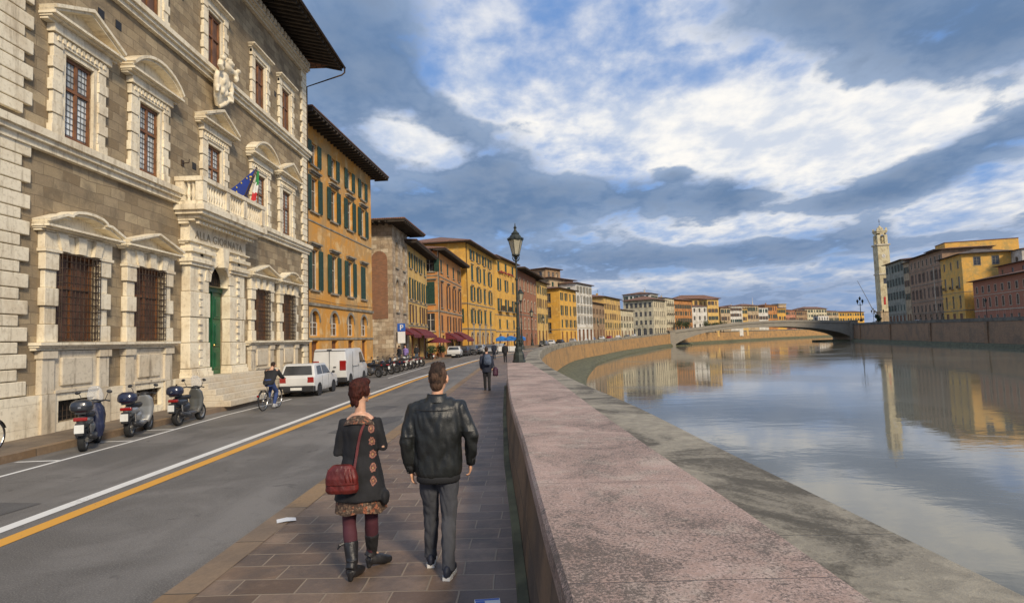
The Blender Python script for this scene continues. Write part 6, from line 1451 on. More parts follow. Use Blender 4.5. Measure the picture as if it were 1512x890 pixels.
def car(label, loc, rz, paint, prof, glass_side, rearglass, frontglass, W_=1.5, belt=.85, H=1.4, tum=.16, wr=.27, wy=(-.95, 1.05), name='parked_car', group=None, bumper=(.22, .48), tail=((-1, .62, .80), ), cat='car', ylen=(-1.6, 1.65)):
    root = thing(name, label, cat, loc, rz, group); hw = W_ / 2
    def xs(z): return hw * (1 - tum * max(0, (z - belt) / (H - belt)))
    bm = bmesh.new(); vs = []
    for s_ in (-1, 1): vs.append([bm.verts.new((s_ * xs(z), y, z)) for y, z in prof])
    n = len(prof); bm.faces.new(vs[0]); bm.faces.new(vs[1][::-1])
    for i in range(n): bm.faces.new((vs[0][i], vs[0][(i + 1) % n], vs[1][(i + 1) % n], vs[1][i]))
    bmesh.ops.recalc_face_normals(bm, faces=bm.faces[:]); bmesh.ops.bevel(bm, geom=bm.edges[:], offset=.055, segments=3, affect='EDGES', profile=.6)
    mb = MB(); bm.verts.ensure_lookup_table(); mb.add([v.co[:] for v in bm.verts], [[v.index for v in f.verts] for f in bm.faces], 0); bm.free()
    for sd in (-1, 1):     # wheel arches and door seams
        for y in wy: mb.lathe([(wr * 1.14, -.012), (wr * 1.14, .012)], (sd * (hw + .001), y, wr * .98), 20, ax='x', mi=1)
    for y in (wy[0] + wr * 1.4, (wy[0] + wy[1]) / 2 + .25): 
        for sd in (-1, 1): x0, x1 = sorted((sd * (hw + .002), sd * (hw - .01))); mb.box(x0, x1, y, y + .012, .28, belt, mi=1)
    body = mb.build('body', [paint, M_dpl], root); autosmooth(body, 35)
    for sd in (-1, 1):
        for poly in glass_side:
            mb = MB(); mb.add([(sd * (xs(z) + .006), y, z) for y, z in poly], [tuple(range(len(poly)))]); mb.build('side_window', M_glass, body)
    for nm_, q in (('rear_window', rearglass), ('windscreen', frontglass)):
        if q: (y0, z0), (y1, z1), k0, k1 = q; mb = MB(); mb.quad((-xs(z0) * k0, y0, z0), (xs(z0) * k0, y0, z0), (xs(z1) * k1, y1, z1), (-xs(z1) * k1, y1, z1)); mb.build(nm_, M_glass, body)
    wm = wheel_mesh(wr, .17, M_hub, 7)
    for sd in (-1, 1):
        for y in wy: add_wheel(root, sd * (hw - .07), y, wr, wm)
        z0, z1 = tail[0][1:]; mb = MB(); x0, x1 = sorted((sd * hw * .60, sd * (hw - .02))); mb.rbox(x0, x1, ylen[0] - .02, ylen[0] + .14, z0, z1, .02); mb.build('tail_light', M_red, root)
        mb = MB(); x0, x1 = sorted((sd * hw * .55, sd * (hw - .06))); mb.rbox(x0, x1, ylen[1] - .22, ylen[1] + .01, .60, .74, .02); mb.build('headlight', M_amb, root)
        mb = MB(); my = (wy[1] - .35); mb.tube([(sd * (hw - .04), my, belt + .02), (sd * (hw + .08), my - .02, belt + .07)], .018, 5); mb.ell((sd * (hw + .11), my - .03, belt + .09), (.075, .04, .06)); mb.build('mirror', M_dpl, root, smooth=True)
    mb = MB(); mb.rbox(-hw - .01, hw + .01, ylen[0] - .07, ylen[0] + .16, bumper[0], bumper[1], .04); mb.build('bumper', M_dpl, root)
    mb = MB(); mb.rbox(-hw - .01, hw + .01, ylen[1] - .16, ylen[1] + .07, bumper[0], bumper[1], .04); mb.build('bumper', M_dpl, root)
    mb = MB(); mb.box(-.24, .24, ylen[0] - .085, ylen[0] - .072, bumper[0] + .08, bumper[0] + .19); mb.build('number_plate', M_plate, root)
    return root
M_wcar = carpaint('white_car_paint', (.66, .66, .64))
HP = [(-1.62, .22), (-1.64, .82), (-1.52, .90), (-1.36, 1.34), (-1.18, 1.40), (.15, 1.38), (.75, .93), (1.50, .80), (1.66, .62), (1.68, .22)]
hatch = car('small white hatchback parked behind the white van', (-9.62, 26.35, 0), R(1), M_wcar, HP, [[(-1.20, .92), (-1.10, 1.28), (-.55, 1.30), (-.52, .92)], [(-.46, .92), (-.46, 1.30), (.10, 1.28), (.55, .92)]], ((-1.535, .93), (-1.375, 1.31), .86, .84), ((.76, .95), (.20, 1.36), .88, .86), ylen=(-1.62, 1.66), tail=((-1, .60, .84),))
VP_ = [(-2.28, .28), (-2.30, 1.1), (-2.26, 1.88), (-2.1, 1.96), (1.0, 1.95), (1.25, 1.88), (1.85, 1.15), (2.28, .98), (2.40, .70), (2.42, .28)]
van = car('white delivery van with plain sides parked by the ochre house corner', (-9.95, 32.1, 0), R(2), M_wcar, VP_, [[(.55, 1.15), (.55, 1.72), (1.1, 1.72), (1.62, 1.15)]], None, ((1.86, 1.16), (1.30, 1.84), .9, .88), W_=1.72, belt=1.1, H=1.96, tum=.09, wr=.31, wy=(-1.45, 1.5), name='delivery_van', bumper=(.25, .50), tail=((-1, .85, 1.35),), cat='van', ylen=(-2.30, 2.40))
mb = MB(); mb.box(-.008, .008, -2.318, -2.26, .55, 1.86); mb.box(-.84, .84, -2.312, -2.27, 1.86, 1.875); mb.box(-.12, .12, -2.33, -2.28, 1.88, 1.93); mb.build('door_seam', M_dpl, van)
mb = MB(); mb.box(.86, .872, -1.0, -.985, .4, 1.8); mb.box(.862, .874, -.98, .35, .98, 1.0); mb.build('sliding_door_seam', M_dpl, van)
mb = MB(); mb.rbox(.20, .34, -2.34, -2.29, 1.0, 1.05, .01); mb.build('handle', M_dpl, van)
SED = [(-2.0, .25), (-2.05, .80), (-1.9, .92), (-1.35, 1.0), (-.85, 1.40), (-.6, 1.45), (.35, 1.43), (1.0, .98), (1.9, .84), (2.05, .62), (2.08, .25)]
HB = [(-1.9, .25), (-1.93, .85), (-1.8, .98), (-1.5, 1.40), (-1.25, 1.46), (.3, 1.44), (.95, .98), (1.75, .84), (1.92, .62), (1.95, .25)]
def generic(label, loc, rz, paint, kind, group='cars parked along the left side', name='parked_car'):
    if kind == 's': return car(label, loc, rz, paint, SED, [[(-1.0, 1.0), (-.75, 1.32), (-.35, 1.34), (-.33, .98)], [(-.27, .98), (-.27, 1.34), (.28, 1.33), (.80, .98)]], ((-1.30, 1.02), (-.90, 1.36), .85, .8), ((.98, 1.0), (.42, 1.40), .88, .86), W_=1.68, belt=.92, H=1.45, wr=.30, wy=(-1.25, 1.25), ylen=(-2.0, 2.05), group=group, name=name)
    return car(label, loc, rz, paint, HB, [[(-1.4, .99), (-1.2, 1.34), (-.45, 1.36), (-.42, .98)], [(-.36, .98), (-.36, 1.36), (.25, 1.34), (.75, .98)]], ((-1.80, 1.01), (-1.55, 1.36), .86, .82), ((.93, 1.0), (.38, 1.41), .88, .86), W_=1.66, belt=.92, H=1.46, wr=.29, wy=(-1.2, 1.2), ylen=(-1.9, 1.92), group=group, name=name)
cp = {k: carpaint('car_paint_' + k, c) for k, c in dict(silver=(.33, .34, .35), black=(.02, .02, .022), grey=(.12, .125, .13), red=(.30, .02, .02), blue=(.03, .06, .16), white=(.62, .62, .6)).items()}
CARS = [('white', 'h', -8.75, 76.5, 0, 'white parked car nearest beyond the maroon parasol'), ('black', 'h', -8.25, 82, R(-3), 'black parked car directly behind the white one past the parasol'), ('grey', 's', -7.5, 88, R(-8), 'dark grey parked saloon below the big yellow house'), ('silver', 'h', -6.6, 93.5, R(-10), 'silver parked hatchback below the big yellow house'),
        ('black', 's', -5.3, 100, R(-11), 'black parked saloon below the right end of the big yellow house'), ('silver', 's', -3.9, 106, R(-12), 'silver parked saloon left of the blue canopy')]
for k, kd, x, y, rz, lb in CARS: generic(lb, (x, y, gz(y)), rz, cp[k], kd)
generic('pale silver car driving towards the camera in the far lane', (-4.6, 86, 0), PI + R(-6), cp['silver'], 's', None, 'car')
for i, (k, kd, y, lb) in enumerate([('grey', 'h', 140, 'grey parked car before the dark red brick house'), ('white', 'h', 150, 'white parked car before the dark red brick house'), ('black', 's', 163, 'black parked car before the slim yellow house'), ('silver', 'h', 178, 'silver parked car before the yellow corner house'), ('white', 's', 196, 'white parked car before the tall white house'), ('blue', 'h', 210, 'blue parked car before the low brown house'), ('white', 'h', 226, 'white parked car before the long pale yellow house'), ('red', 'h', 238, 'red parked car before the long pale yellow house'), ('white', 's', 252, 'white parked saloon before the low cream house'), ('grey', 's', 268, 'grey parked saloon before the cream house with hip roof'), ('white', 'h', 280, 'white parked hatchback before the cream house with hip roof')]):
    x = kl(y) + 1.2; sl_ = math.atan2(kl(y + 4) - kl(y - 4), 8); generic(lb, (x, y, gz(y)), -sl_, cp[k], kd)
for i, (k, x, y, lb) in enumerate([('black', 197, 326, 'dark car at the bridge end below the clock tower'), ('white', 200, 331, 'white car at the bridge end below the clock tower'), ('blue', 189.5, 316, 'dark blue car behind the right bank parapet near the lamp'), ('grey', 187, 303, 'grey car behind the right bank parapet before grey green house'), ('white', 176, 262, 'white car behind the right bank parapet before the brown house')]):
    generic(lb, (x, y, rgz(y)), R(15 if i > 1 else 80), cp[k], 'h', 'cars on the right bank', 'car')

# scooters ------------------------------------------------------------
def scooter(label, loc, rz, paint, shield, case, group, seat=M_dpl, screen=False, small=False, name='motor_scooter', apron=None):
    root = thing(name, label, 'scooter', loc, rz, group); vx = .03 if small else .016
    wm = wheel_mesh(.25, .12, M_rim, 5, .34)
    add_wheel(root, 0, -.62, .25, wm); add_wheel(root, 0, .66, .25, wm)
    mb = MB(); mb.ell((0, -.50, .66), (.15, .36, .13)); mb.ell((0, -.78, .70), (.11, .14, .10)); mb.ell((0, -.30, .50), (.16, .22, .18)); mb.ell((0, .02, .30), (.17, .34, .09)); mb.ell((0, -.64, .56), (.06, .2, .05))
    o = mb.build('body', paint, root); organic(o, vx, 3, .5)
    mb = MB(); mb.loft([(0, .34, .26, .14, .06), (0, .40, .45, .20, .07, .8), (0, .42, .68, .22, .08, .8), (0, .38, .88, .19, .09, .8), (0, .33, .98, .12, .07)], 18); mb.ell((0, .62, .48), (.07, .24, .06)); mb.tube([(0, .62, .42), (0, .42, .85)], .05, 8)
    o = mb.build('front_shield', shield, root); organic(o, vx, 2, .5)
    mb = MB(); mb.loft([(0, -.36, .72, .13, .34), (0, -.36, .80, .155, .38), (0, -.38, .84, .13, .34)], 18); o = mb.build('seat', seat, root); organic(o, vx, 2, .5)
    mb = MB(); mb.ell((0, -.30, .30), (.10, .24, .11)); mb.box(-.05, .13, -.62, -.20, .20, .30); mb.tube([(.12, -.62, .25), (.12, -.25, .3)], .05, 8); o = mb.build('engine', M_grym, root)
    mb = MB(); mb.tube([(.14, -.15, .24), (.16, -.40, .27), (.17, -.82, .36)], [.03, .055, .06], 10); mb.build('exhaust', M_dpl, root, smooth=True)
    for sd in (-1, 1): mb = MB(); mb.tube([(sd * .13, -.62, .28), (sd * .13, -.66, .60)], .028, 8); mb.build('shock_absorber', M_chr, root)
    for sd in (-1, 1): mb = MB(); mb.tube([(sd * .075, .66, .26), (sd * .075, .52, .60)], .025, 8); mb.build('fork', M_grym, root)
    mb = MB(); mb.tube([(-.33, .20, 1.02), (-.22, .27, 1.04), (0, .33, 1.0), (.22, .27, 1.04), (.33, .20, 1.02)], [.02, .018, .03, .018, .02], 8); mb.ell((0, .36, 1.0), (.13, .09, .07)); mb.build('handlebar', M_dpl, root, smooth=True)
    for sd in (-1, 1):
        mb = MB(); mb.tube([(sd * .22, .27, 1.04), (sd * .28, .26, 1.2)], .008, 5); mb.ell((sd * .31, .25, 1.24), (.062, .018, .042), Matrix.Rotation(R(sd * 15), 3, 'Y')); mb.build('mirror', M_dpl, root, smooth=True)
    if screen: mb = MB(); mb.loft([(0, .46, .98, .15, .02), (0, .40, 1.15, .17, .02), (0, .34, 1.32, .13, .015), (0, .31, 1.38, .06, .01)], 14); mb.build('windscreen', MATS.get('clear_screen') or clearmat(), root, smooth=True)
    if case:
        mb = MB(); mb.loft([(0, -.80, .88, .15, .13, .75), (0, -.80, .93, .21, .19, .75), (0, -.80, 1.02, .215, .195, .75), (0, -.80, 1.10, .19, .17, .75), (0, -.80, 1.15, .11, .10)], 24); o = mb.build('top_case', case, root); organic(o, vx, 3, .5)
        mb = MB(); mb.box(-.205, .205, -.995, -.60, .985, .995); mb.build('case_seam', M_chr, o) if False else None
        mb = MB(); mb.box(-.03, .03, -1.005, -.99, .97, 1.01); mb.build('latch', M_chr, o)
        mb = MB(); mb.box(-.10, .10, -.92, -.6, .84, .885); mb.build('luggage_rack', M_dpl, root)
    mb = MB(); mb.rbox(-.13, .13, -.93, -.84, .69, .77, .02); mb.build('tail_light', M_red, root)
    mb = MB(); mb.rbox(-.075, .075, -1.00, -.86, .38, .66, .015); mb.build('mudguard', M_dpl, root)
    mb = MB(); mb.box(-.088, .088, -1.012, -1.002, .44, .62); mb.build('number_plate', M_plate, root)
    mb = MB(); mb.tube([(-.08, -.2, .2), (-.16, -.1, .02)], .015, 5); mb.build('stand', M_grym, root)
    if apron:
        mb = MB(); mb.loft([(0, .1, .22, .22, .2, .8), (0, .14, .5, .25, .22, .8), (0, .18, .8, .23, .18, .8), (0, .2, .98, .16, .12)], 20); o = mb.build('leg_cover', apron, root); organic(o, vx, 2, .5, .015, .12)
    return root
def clearmat():
    m, t, b = newmat('clear_screen'); b.inputs['Base Color'].default_value = (.8, .82, .84, 1); b.inputs['Roughness'].default_value = .1; b.inputs['Alpha'].default_value = .28; return m
sp = {k: carpaint('scooter_' + k, c, m_) for k, c, m_ in (('grey', (.12, .125, .12), .3), ('silver', (.32, .33, .33), .5), ('dark', (.03, .035, .045), .2), ('white', (.6, .6, .58), 0), ('red', (.3, .02, .02), 0), ('blue', (.018, .024, .055), .1))}
M_navyapron = cloth('navy_apron', (.012, .016, .045), .5)
G3 = 'scooters parked in front of the palace'
scooter('grey scooter with black top case and navy leg cover nearest the camera', (-10.05, 13.5, 0), R(25), sp['grey'], sp['dark'], sp['dark'], G3, screen=True, apron=M_navyapron)
scooter('silver scooter with blue black top case, middle of the three by the palace', (-10.2, 15.45, 0), R(15), sp['silver'], sp['silver'], sp['blue'], G3)
scooter('dark scooter with tall mirrors and grey shield closest to the palace steps', (-9.98, 17.4, 0), R(3), sp['dark'], sp['grey'], sp['blue'], G3, screen=True)
# the row of motorcycles nose to kerb
G4 = 'motorcycles parked in a row before the ochre house'
def moto(label, loc, rz, paint):
    root = thing('motorcycle', label, 'motorcycle', loc, rz, G4); wm = wheel_mesh(.30, .13, M_grym, 6, .3)
    add_wheel(root, 0, -.70, .30, wm); add_wheel(root, 0, .72, .30, wm)
    mb = MB(); mb.ell((0, .12, .80), (.15, .26, .15)); mb.ell((0, -.70, .78), (.09, .22, .06)); mb.ell((0, .76, .64), (.06, .16, .04)); mb.tube([(0, .1, .7), (0, -.6, .74)], .07, 8); o = mb.build('tank', paint, root); organic(o, .03, 2, .5)
    mb = MB(); mb.ell((0, -.32, .80), (.13, .36, .07)); mb.build('seat', M_dpl, root, smooth=True)
    mb = MB(); mb.ell((0, .05, .42), (.17, .24, .20)); mb.box(-.14, .14, -.15, .22, .3, .6); mb.build('engine', M_grym, root)
    mb = MB(); mb.tube([(.15, .2, .3), (.17, -.2, .26), (.17, -.85, .36)], [.03, .04, .055], 8); mb.build('exhaust', M_chr, root, smooth=True)
    for sd in (-1, 1): mb = MB(); mb.tube([(sd * .09, .74, .3), (sd * .09, .46, .98)], .025, 6); mb.build('fork', M_chr, root)
    mb = MB(); mb.tube([(-.36, .28, 1.04), (-.15, .42, 1.03), (.15, .42, 1.03), (.36, .28, 1.04)], .017, 6); mb.build('handlebar', M_dpl, root)
    mb = MB(); mb.ell((0, .58, .90), (.09, .07, .09)); mb.build('headlight', M_amb, root, smooth=True)
    mb = MB(); mb.rbox(-.06, .06, -.95, -.88, .74, .82, .01); mb.build('tail_light', M_red, root)
    for sd in (-1, 1): mb = MB(); mb.tube([(sd * .25, .36, 1.04), (sd * .3, .33, 1.18)], .007, 4); mb.ell((sd * .32, .32, 1.2), (.06, .015, .035), n=8); mb.build('mirror', M_dpl, root)
    return root
ms = None; NAMES = ['first dark', 'second black', 'third blue black', 'fourth black', 'fifth black', 'sixth silver and white', 'seventh dark', 'eighth black', 'ninth white', 'tenth dark']
row = [('moto', 'dark'), ('scoot', 'dark'), ('moto', 'blue'), ('moto', 'dark'), ('scoot', 'blue'), ('scoot', 'white'), ('moto', 'dark'), ('scoot', 'white'), ('scoot', 'silver'), ('moto', 'dark')]
TM = {}
for i, (kd, pc_) in enumerate(row):
    y = 37.6 + i * 1.62; lb = 'motorcycle %s' % NAMES[i]; rz = R(58 + (i * 37) % 17)
    lb = '%s %s, %s of the row counted from the van' % ({'dark': 'black', 'blue': 'blue black', 'white': 'white', 'silver': 'silver'}[pc_], 'motorcycle' if kd == 'moto' else 'motor scooter', NAMES[i].split()[0])
    x = -9.75 + .02 * i
    if (kd, pc_) in TM: dup(TM[(kd, pc_)], (x, y, 0), rz, lb)
    else: TM[(kd, pc_)] = moto(lb, (x, y, 0), rz, sp[pc_]) if kd == 'moto' else scooter(lb, (x, y, 0), rz, sp[pc_], sp[pc_], None, G4, small=True)
dup(TM[('moto', 'dark')], (-7.4, 84.5, 0), R(70), 'black motorcycle by the kerb under the orange house awning', 'distant motorcycles'); dup(TM[('scoot', 'dark')], (-6.6, 88.6, 0), R(200), 'dark scooter standing out from the parked cars', 'distant motorcycles')
dup(TM[('scoot', 'dark')], (-10.6, 66.5, .0), R(40), 'dark scooter by the cafe plants', 'distant motorcycles')

# bicycles -------------------------------------------------------------
def bicycle(label, loc, rz, frame, group=None, basket=False, fend=M_dpl):
    root = thing('bicycle', label, 'bicycle', loc, rz, group)
    def wheel(y):
        w_ = bpy.data.objects.new('wheel', None); C.objects.link(w_); w_.parent = root; w_.location = (0, y, .34)
        N = 32; mb = MB(); mb.tube([(0, .325 * math.cos(2 * PI * k / N), .325 * math.sin(2 * PI * k / N)) for k in range(N + 1)], .018, 8, cap=False); mb.build('tyre', M_tyre, w_, smooth=True)
        mb = MB(); mb.tube([(0, .305 * math.cos(2 * PI * k / N), .305 * math.sin(2 * PI * k / N)) for k in range(N + 1)], .010, 6, cap=False)
        for k in range(18): a = 2 * PI * k / 18; mb.tube([(.02 * (-1) ** k, 0, 0), (0, .305 * math.cos(a), .305 * math.sin(a))], .0022, 3)
        mb.tube([(-.05, 0, 0), (.05, 0, 0)], .02, 8); mb.build('rim', M_chr, w_)
    wheel(-.52); wheel(.54)
    mb = MB(); bb = (0, -.08, .30); st = (0, -.26, .80); hd = (0, .36, .82); hb = (0, .40, .66)
    for a, b_ in ((bb, st), (bb, hb), (st, hd), (hd, hb), ((0, -.22, .70), (.0, -.52, .34)), (bb, (0, -.52, .34)), (hb, (.05, .54, .34)), (hb, (-.05, .54, .34))): mb.tube([a, b_], .016, 7)
    mb.build('frame', frame, root)
    mb = MB(); mb.tube([(0, .34, .82), (0, .32, 1.02)], .014, 6); mb.tube([(-.28, .18, 1.05), (-.22, .30, 1.04), (0, .34, 1.02), (.22, .30, 1.04), (.28, .18, 1.05)], .013, 6); mb.build('handlebar', M_chr, root)
    mb = MB(); mb.ell((0, -.32, .90), (.08, .13, .035)); mb.tube([(0, -.26, .78), (0, -.30, .88)], .013, 6); mb.build('saddle', M_dpl, root, smooth=True)
    for y0, a0, a1 in ((-.52, 20, 190), (.54, 20, 150)):
        mb = MB(); P = [(y0 + .365 * math.cos(R(a)), .34 + .365 * math.sin(R(a))) for a in range(a0, a1, 10)]; n = len(P)
        mb.add([(-.025, y, z) for y, z in P] + [(0, y, z + .012) for y, z in P] + [(.025, y, z) for y, z in P], [(a * n + i, a * n + i + 1, (a + 1) * n + i + 1, (a + 1) * n + i) for a in (0, 1) for i in range(n - 1)]); mb.build('mudguard', fend, root)
    mb = MB(); mb.lathe([(.09, -.005), (.09, .005)], (.03, -.08, .30), 16, ax='x'); mb.tube([(.05, -.08, .30), (.07, 0, .16)], .01, 5); mb.box(.07, .14, -.04, .04, .15, .17); mb.tube([(-.05, -.08, .30), (-.07, -.16, .44)], .01, 5); mb.box(-.14, -.07, -.2, -.12, .43, .45); mb.build('crank', M_grym, root)
    mb = MB(); mb.box(-.03, .03, -.90, -.87, .50, .56); mb.build('reflector', M_red, root)
    mb = MB(); mb.box(-.06, .06, -.75, -.40, .70, .72); mb.tube([(.05, -.6, .7), (.04, -.52, .34)], .006, 4); mb.tube([(-.05, -.6, .7), (-.04, -.52, .34)], .006, 4); mb.build('rack', M_chr, root)
    return root
bicycle('old city bicycle carrying the cyclist in the dark jacket', CY, CR, M_grym)
bicycle('black bicycle cut off by the picture edge on the left pavement', (-11.08, 11.6, .15), R(4), M_dpl, fend=simple('black_mudguard', (.015, .015, .015), .4))
# street lamps ----------------------------------------------------------
M_lampiron = simple('green_black_iron', (.028, .034, .028), .55, .2, .35, 6, .2)
def lampglass():
    m, t, b = newmat('lantern_glass'); v = geo(t); n = t.noise(v, 3, 4); t.link(t.mix(n, (.34, .31, .21), (.46, .42, .30)), b.inputs['Base Color']); b.inputs['Roughness'].default_value = .25; b.inputs['Alpha'].default_value = .85; return m
M_lg = lampglass()
def lamp_meshes():
    P = []
    mb = MB(); mb.lathe([(.30, 0), (.30, .06), (.26, .10), (.24, .34), (.21, .42), (.18, .46), (.17, .50)], n=8); P.append(('pedestal', mb.mesh('pedestal', [M_lampiron])))
    mb = MB(); pr = [(.17, .48), (.18, .60), (.13, .70), (.12, .95), (.16, 1.0), (.10, 1.06), (.085, 1.5), (.10, 1.54), (.075, 1.60), (.062, 2.6), (.085, 2.64), (.085, 2.70), (.055, 2.76), (.048, 3.7), (.075, 3.75), (.075, 3.80), (.042, 3.86), (.038, 4.55), (.07, 4.60), (.05, 4.68), (.11, 4.74), (.05, 4.80)]
    mb.lathe(pr, n=14); o = mb.mesh('post', [M_lampiron]); P.append(('post', o))
    mb = MB()
    for k in range(6):  # leaves at the base of the shaft
        a = 2 * PI * k / 6; mb.tube([(.12 * math.cos(a), .12 * math.sin(a), .72), (.19 * math.cos(a), .19 * math.sin(a), .88), (.13 * math.cos(a), .13 * math.sin(a), 1.02)], [.03, .035, .015], 6)
    for k in range(4):  # scrolls that carry the lantern
        a = PI / 4 + PI / 2 * k; c_, s_ = math.cos(a), math.sin(a); mb.tube([(r * c_, r * s_, z) for r, z in ((.05, 4.62), (.16, 4.64), (.22, 4.74), (.17, 4.86))], [.018, .02, .016, .014], 6)
    P.append(('scrollwork', mb.mesh('scrollwork', [M_lampiron])))
    mb = MB(); n = 6
    for k in range(n):
        a0, a1 = 2 * PI * k / n + .26, 2 * PI * (k + 1) / n + .26; b0, b1, zb, zt = .165, .33, 4.90, 5.55
        mb.quad((b0 * math.cos(a0), b0 * math.sin(a0), zb), (b0 * math.cos(a1), b0 * math.sin(a1), zb), (b1 * math.cos(a1), b1 * math.sin(a1), zt), (b1 * math.cos(a0), b1 * math.sin(a0), zt))
    P.append(('lantern_glass', mb.mesh('lantern_glass', [M_lg])))
    mb = MB()
    for k in range(n): a = 2 * PI * k / n + .26; mb.tube([(.165 * math.cos(a), .165 * math.sin(a), 4.9), (.335 * math.cos(a), .335 * math.sin(a), 5.56)], .014, 5)
    mb.lathe([(.12, 4.80), (.19, 4.86), (.18, 4.91)], n=12); mb.lathe([(.36, 5.55), (.38, 5.60), (.34, 5.62)], n=6)
    mb.lathe([(.35, 5.61), (.22, 5.80), (.17, 5.83), (.19, 5.88), (.13, 5.93), (.06, 6.02), (.05, 6.10), (.08, 6.15), (.03, 6.22), (.012, 6.36)], n=12)
    for k in range(12): a = 2 * PI * k / 12; mb.ell((.36 * math.cos(a), .36 * math.sin(a), 5.64), (.025, .025, .035), n=6)
    P.append(('lantern', mb.mesh('lantern', [M_lampiron])))
    return P
LM = lamp_meshes()
def lamp(label, loc, s_=1.0):
    r_ = thing('street_lamp', label, 'street lamp', loc, 0, 'iron street lamps along the river parapet')
    for nm_, me in LM:
        if nm_ == 'lantern_glass': continue
        o = link(nm_, me, r_)
        if nm_ == 'lantern': link('lantern_glass', [m for n_, m in LM if n_ == 'lantern_glass'][0], o)
    r_.scale = (s_,) * 3; return r_
lamp('nearest ornate iron street lamp standing at the end of the pink parapet', (-.14, 26.1, 1.15), .985)
lamp('second ornate street lamp, lantern just right of the nearest post', (.02, 57, 1.12), .98)
lamp('third ornate street lamp along the parapet', (1.75, 96, 1.0), .98); lamp('fourth ornate street lamp before the yellow corner house', (4.6, 121, .95), .95)
for lb, x, y in (('street lamp on the quay before the white house', 25.5, 186), ('street lamp on the quay before the cream house with hip roof', 58, 275)): lamp(lb, (x - 1.0, y, gz(y)), 1.1)
def three_lamp(label, loc, s_=1.0):
    root = thing('three_armed_lamp', label, 'street lamp', loc); root.scale = (s_,) * 3
    mb = MB(); mb.lathe([(.6, 0), (.6, .8), (.3, 1.2), (.16, 2), (.13, 7.2), (.25, 7.4), (.1, 7.8), (.1, 8.6)], n=10); mb.build('post', M_lampiron, root)
    for dx in (-1.1, 0, 1.1):
        mb = MB(); mb.lathe([(.2, 0), (.48, 1.0), (.5, 1.1), (.15, 1.6), (.04, 1.9)], (dx, 0, 8.0 if dx else 9.2), 8); mb.build('lantern', M_lampiron, root)
        if dx: mb = MB(); mb.tube([(0, 0, 7.2), (dx * .6, 0, 7.1), (dx, 0, 7.5), (dx, 0, 8.0)], .09, 6); mb.build('arm', M_lampiron, root)
    return root
three_lamp('tall three armed lamp post at the right end of the bridge', (190.8, 330, 6.0), 1.28)
three_lamp('small three armed lamp post further off past the bridge end', (235, 392, 4.5), 1.0)
for i, (x, y) in enumerate([(183, 300), (163.5, 232), (152, 195)]):
    r_ = thing('street_lamp', ('slim street lamp before the grey green house', 'slim street lamp before the mustard house', 'slim street lamp before the long red brick house')[i], 'street lamp', (x + 2, y, rgz(y)), 0, 'street lamps on the right bank')
    mb = MB(); mb.lathe([(.25, 0), (.1, .8), (.07, 6.2)], n=8); mb.build('post', M_lampiron, r_); mb = MB(); mb.lathe([(.15, 6.2), (.36, 7.0), (.1, 7.5), (.02, 7.8)], n=8); mb.build('lantern', M_lampiron, r_)
# parking sign, awnings, parasol, cafe plants, canopy ----------------------
M_blue = simple('sign_blue', (.02, .10, .42), .45, 0, .1, 4); M_signw = simple('sign_white', (.70, .70, .68), .5, 0, .06, 4)
o = thing('parking_sign', 'blue parking sign with white panel beneath on a grey pole', 'road sign', (-10.75, 52.2, .15), 0)
mb = MB(); mb.tube([(0, 0, 0), (0, 0, 3.75)], .035, 8); mb.build('pole', M_grym, o)
mb = MB(); mb.rbox(-.36, .36, -.07, -.045, 3.02, 3.72, .01); b1 = mb.build('sign_panel', M_blue, o)
mb = MB(); mb.box(-.12, -.03, -.078, -.071, 3.14, 3.60); mb.box(-.03, .12, -.078, -.071, 3.52, 3.60); mb.box(-.03, .12, -.078, -.071, 3.32, 3.40); mb.box(.10, .17, -.078, -.071, 3.36, 3.56); mb.build('letter', M_signw, b1)
mb = MB(); mb.rbox(-.34, .34, -.07, -.045, 1.95, 2.98, .01); b2 = mb.build('notice_panel', M_signw, o)
M_mar = simple('maroon_canvas', (.13, .016, .022), .8, 0, .2, 3); 
def awning(label, loc, rz, w_, d, drop, open_=True):
    o = thing('awning', label, 'awning', loc, rz, 'maroon awnings over the shopfronts'); mb = MB(); N = 10
    mb.add([(w_ * i / N, 0, 0) for i in range(N + 1)] + [(w_ * i / N, -d * .5, -drop * .35 - .03) for i in range(N + 1)] + [(w_ * i / N, -d, -drop) for i in range(N + 1)] + [(w_ * i / N, -d - .01, -drop - .28 - .05 * (i % 2)) for i in range(N + 1)], [(j * (N + 1) + i, j * (N + 1) + i + 1, (j + 1) * (N + 1) + i + 1, (j + 1) * (N + 1) + i) for j in range(3) for i in range(N)])
    mb.build('canvas', M_mar, o)
    for x in (.05, w_ - .05): mb = MB(); mb.tube([(x, 0, -drop), (x, -d, -drop)], .025, 5); mb.build('arm', M_grym, o)
    for x in (0, w_): mb = MB(); mb.quad((x, 0, 0), (x, -d, -drop), (x, 0, -drop)); mb.build('side_flap', M_mar, o)
    return o
awning('small maroon awning on the stone tower house front', (-12.05, 57.3, 3.7), PI / 2, 4.2, 1.5, .8); awning('long maroon awning on the narrow yellow house', (-11.95, 62.8, 3.75), PI / 2, 9.4, 1.5, .9)
awning('maroon awning at the near end of the orange house', (-10.3, 79, 3.3), PI / 2 - R(4), 5.0, 1.6, .9); awning('red awning at the far end of the orange house', (-9.9, 85, 3.5), PI / 2 - R(4), 6.6, 2.0, 1.2)
o = thing('parasol', 'round maroon cafe parasol standing on the left pavement', 'parasol', (-9.95, 70.0, .15), 0)
mb = MB(); mb.tube([(0, 0, 0), (0, 0, 2.5)], .03, 8); mb.build('pole', M_wood, o)
mb = MB(); N = 16; mb.lathe([(.05, 2.52), (.75, 2.28), (1.48, 1.98), (1.50, 1.84)], n=N, cap=False); mb.build('canopy', M_mar, o)
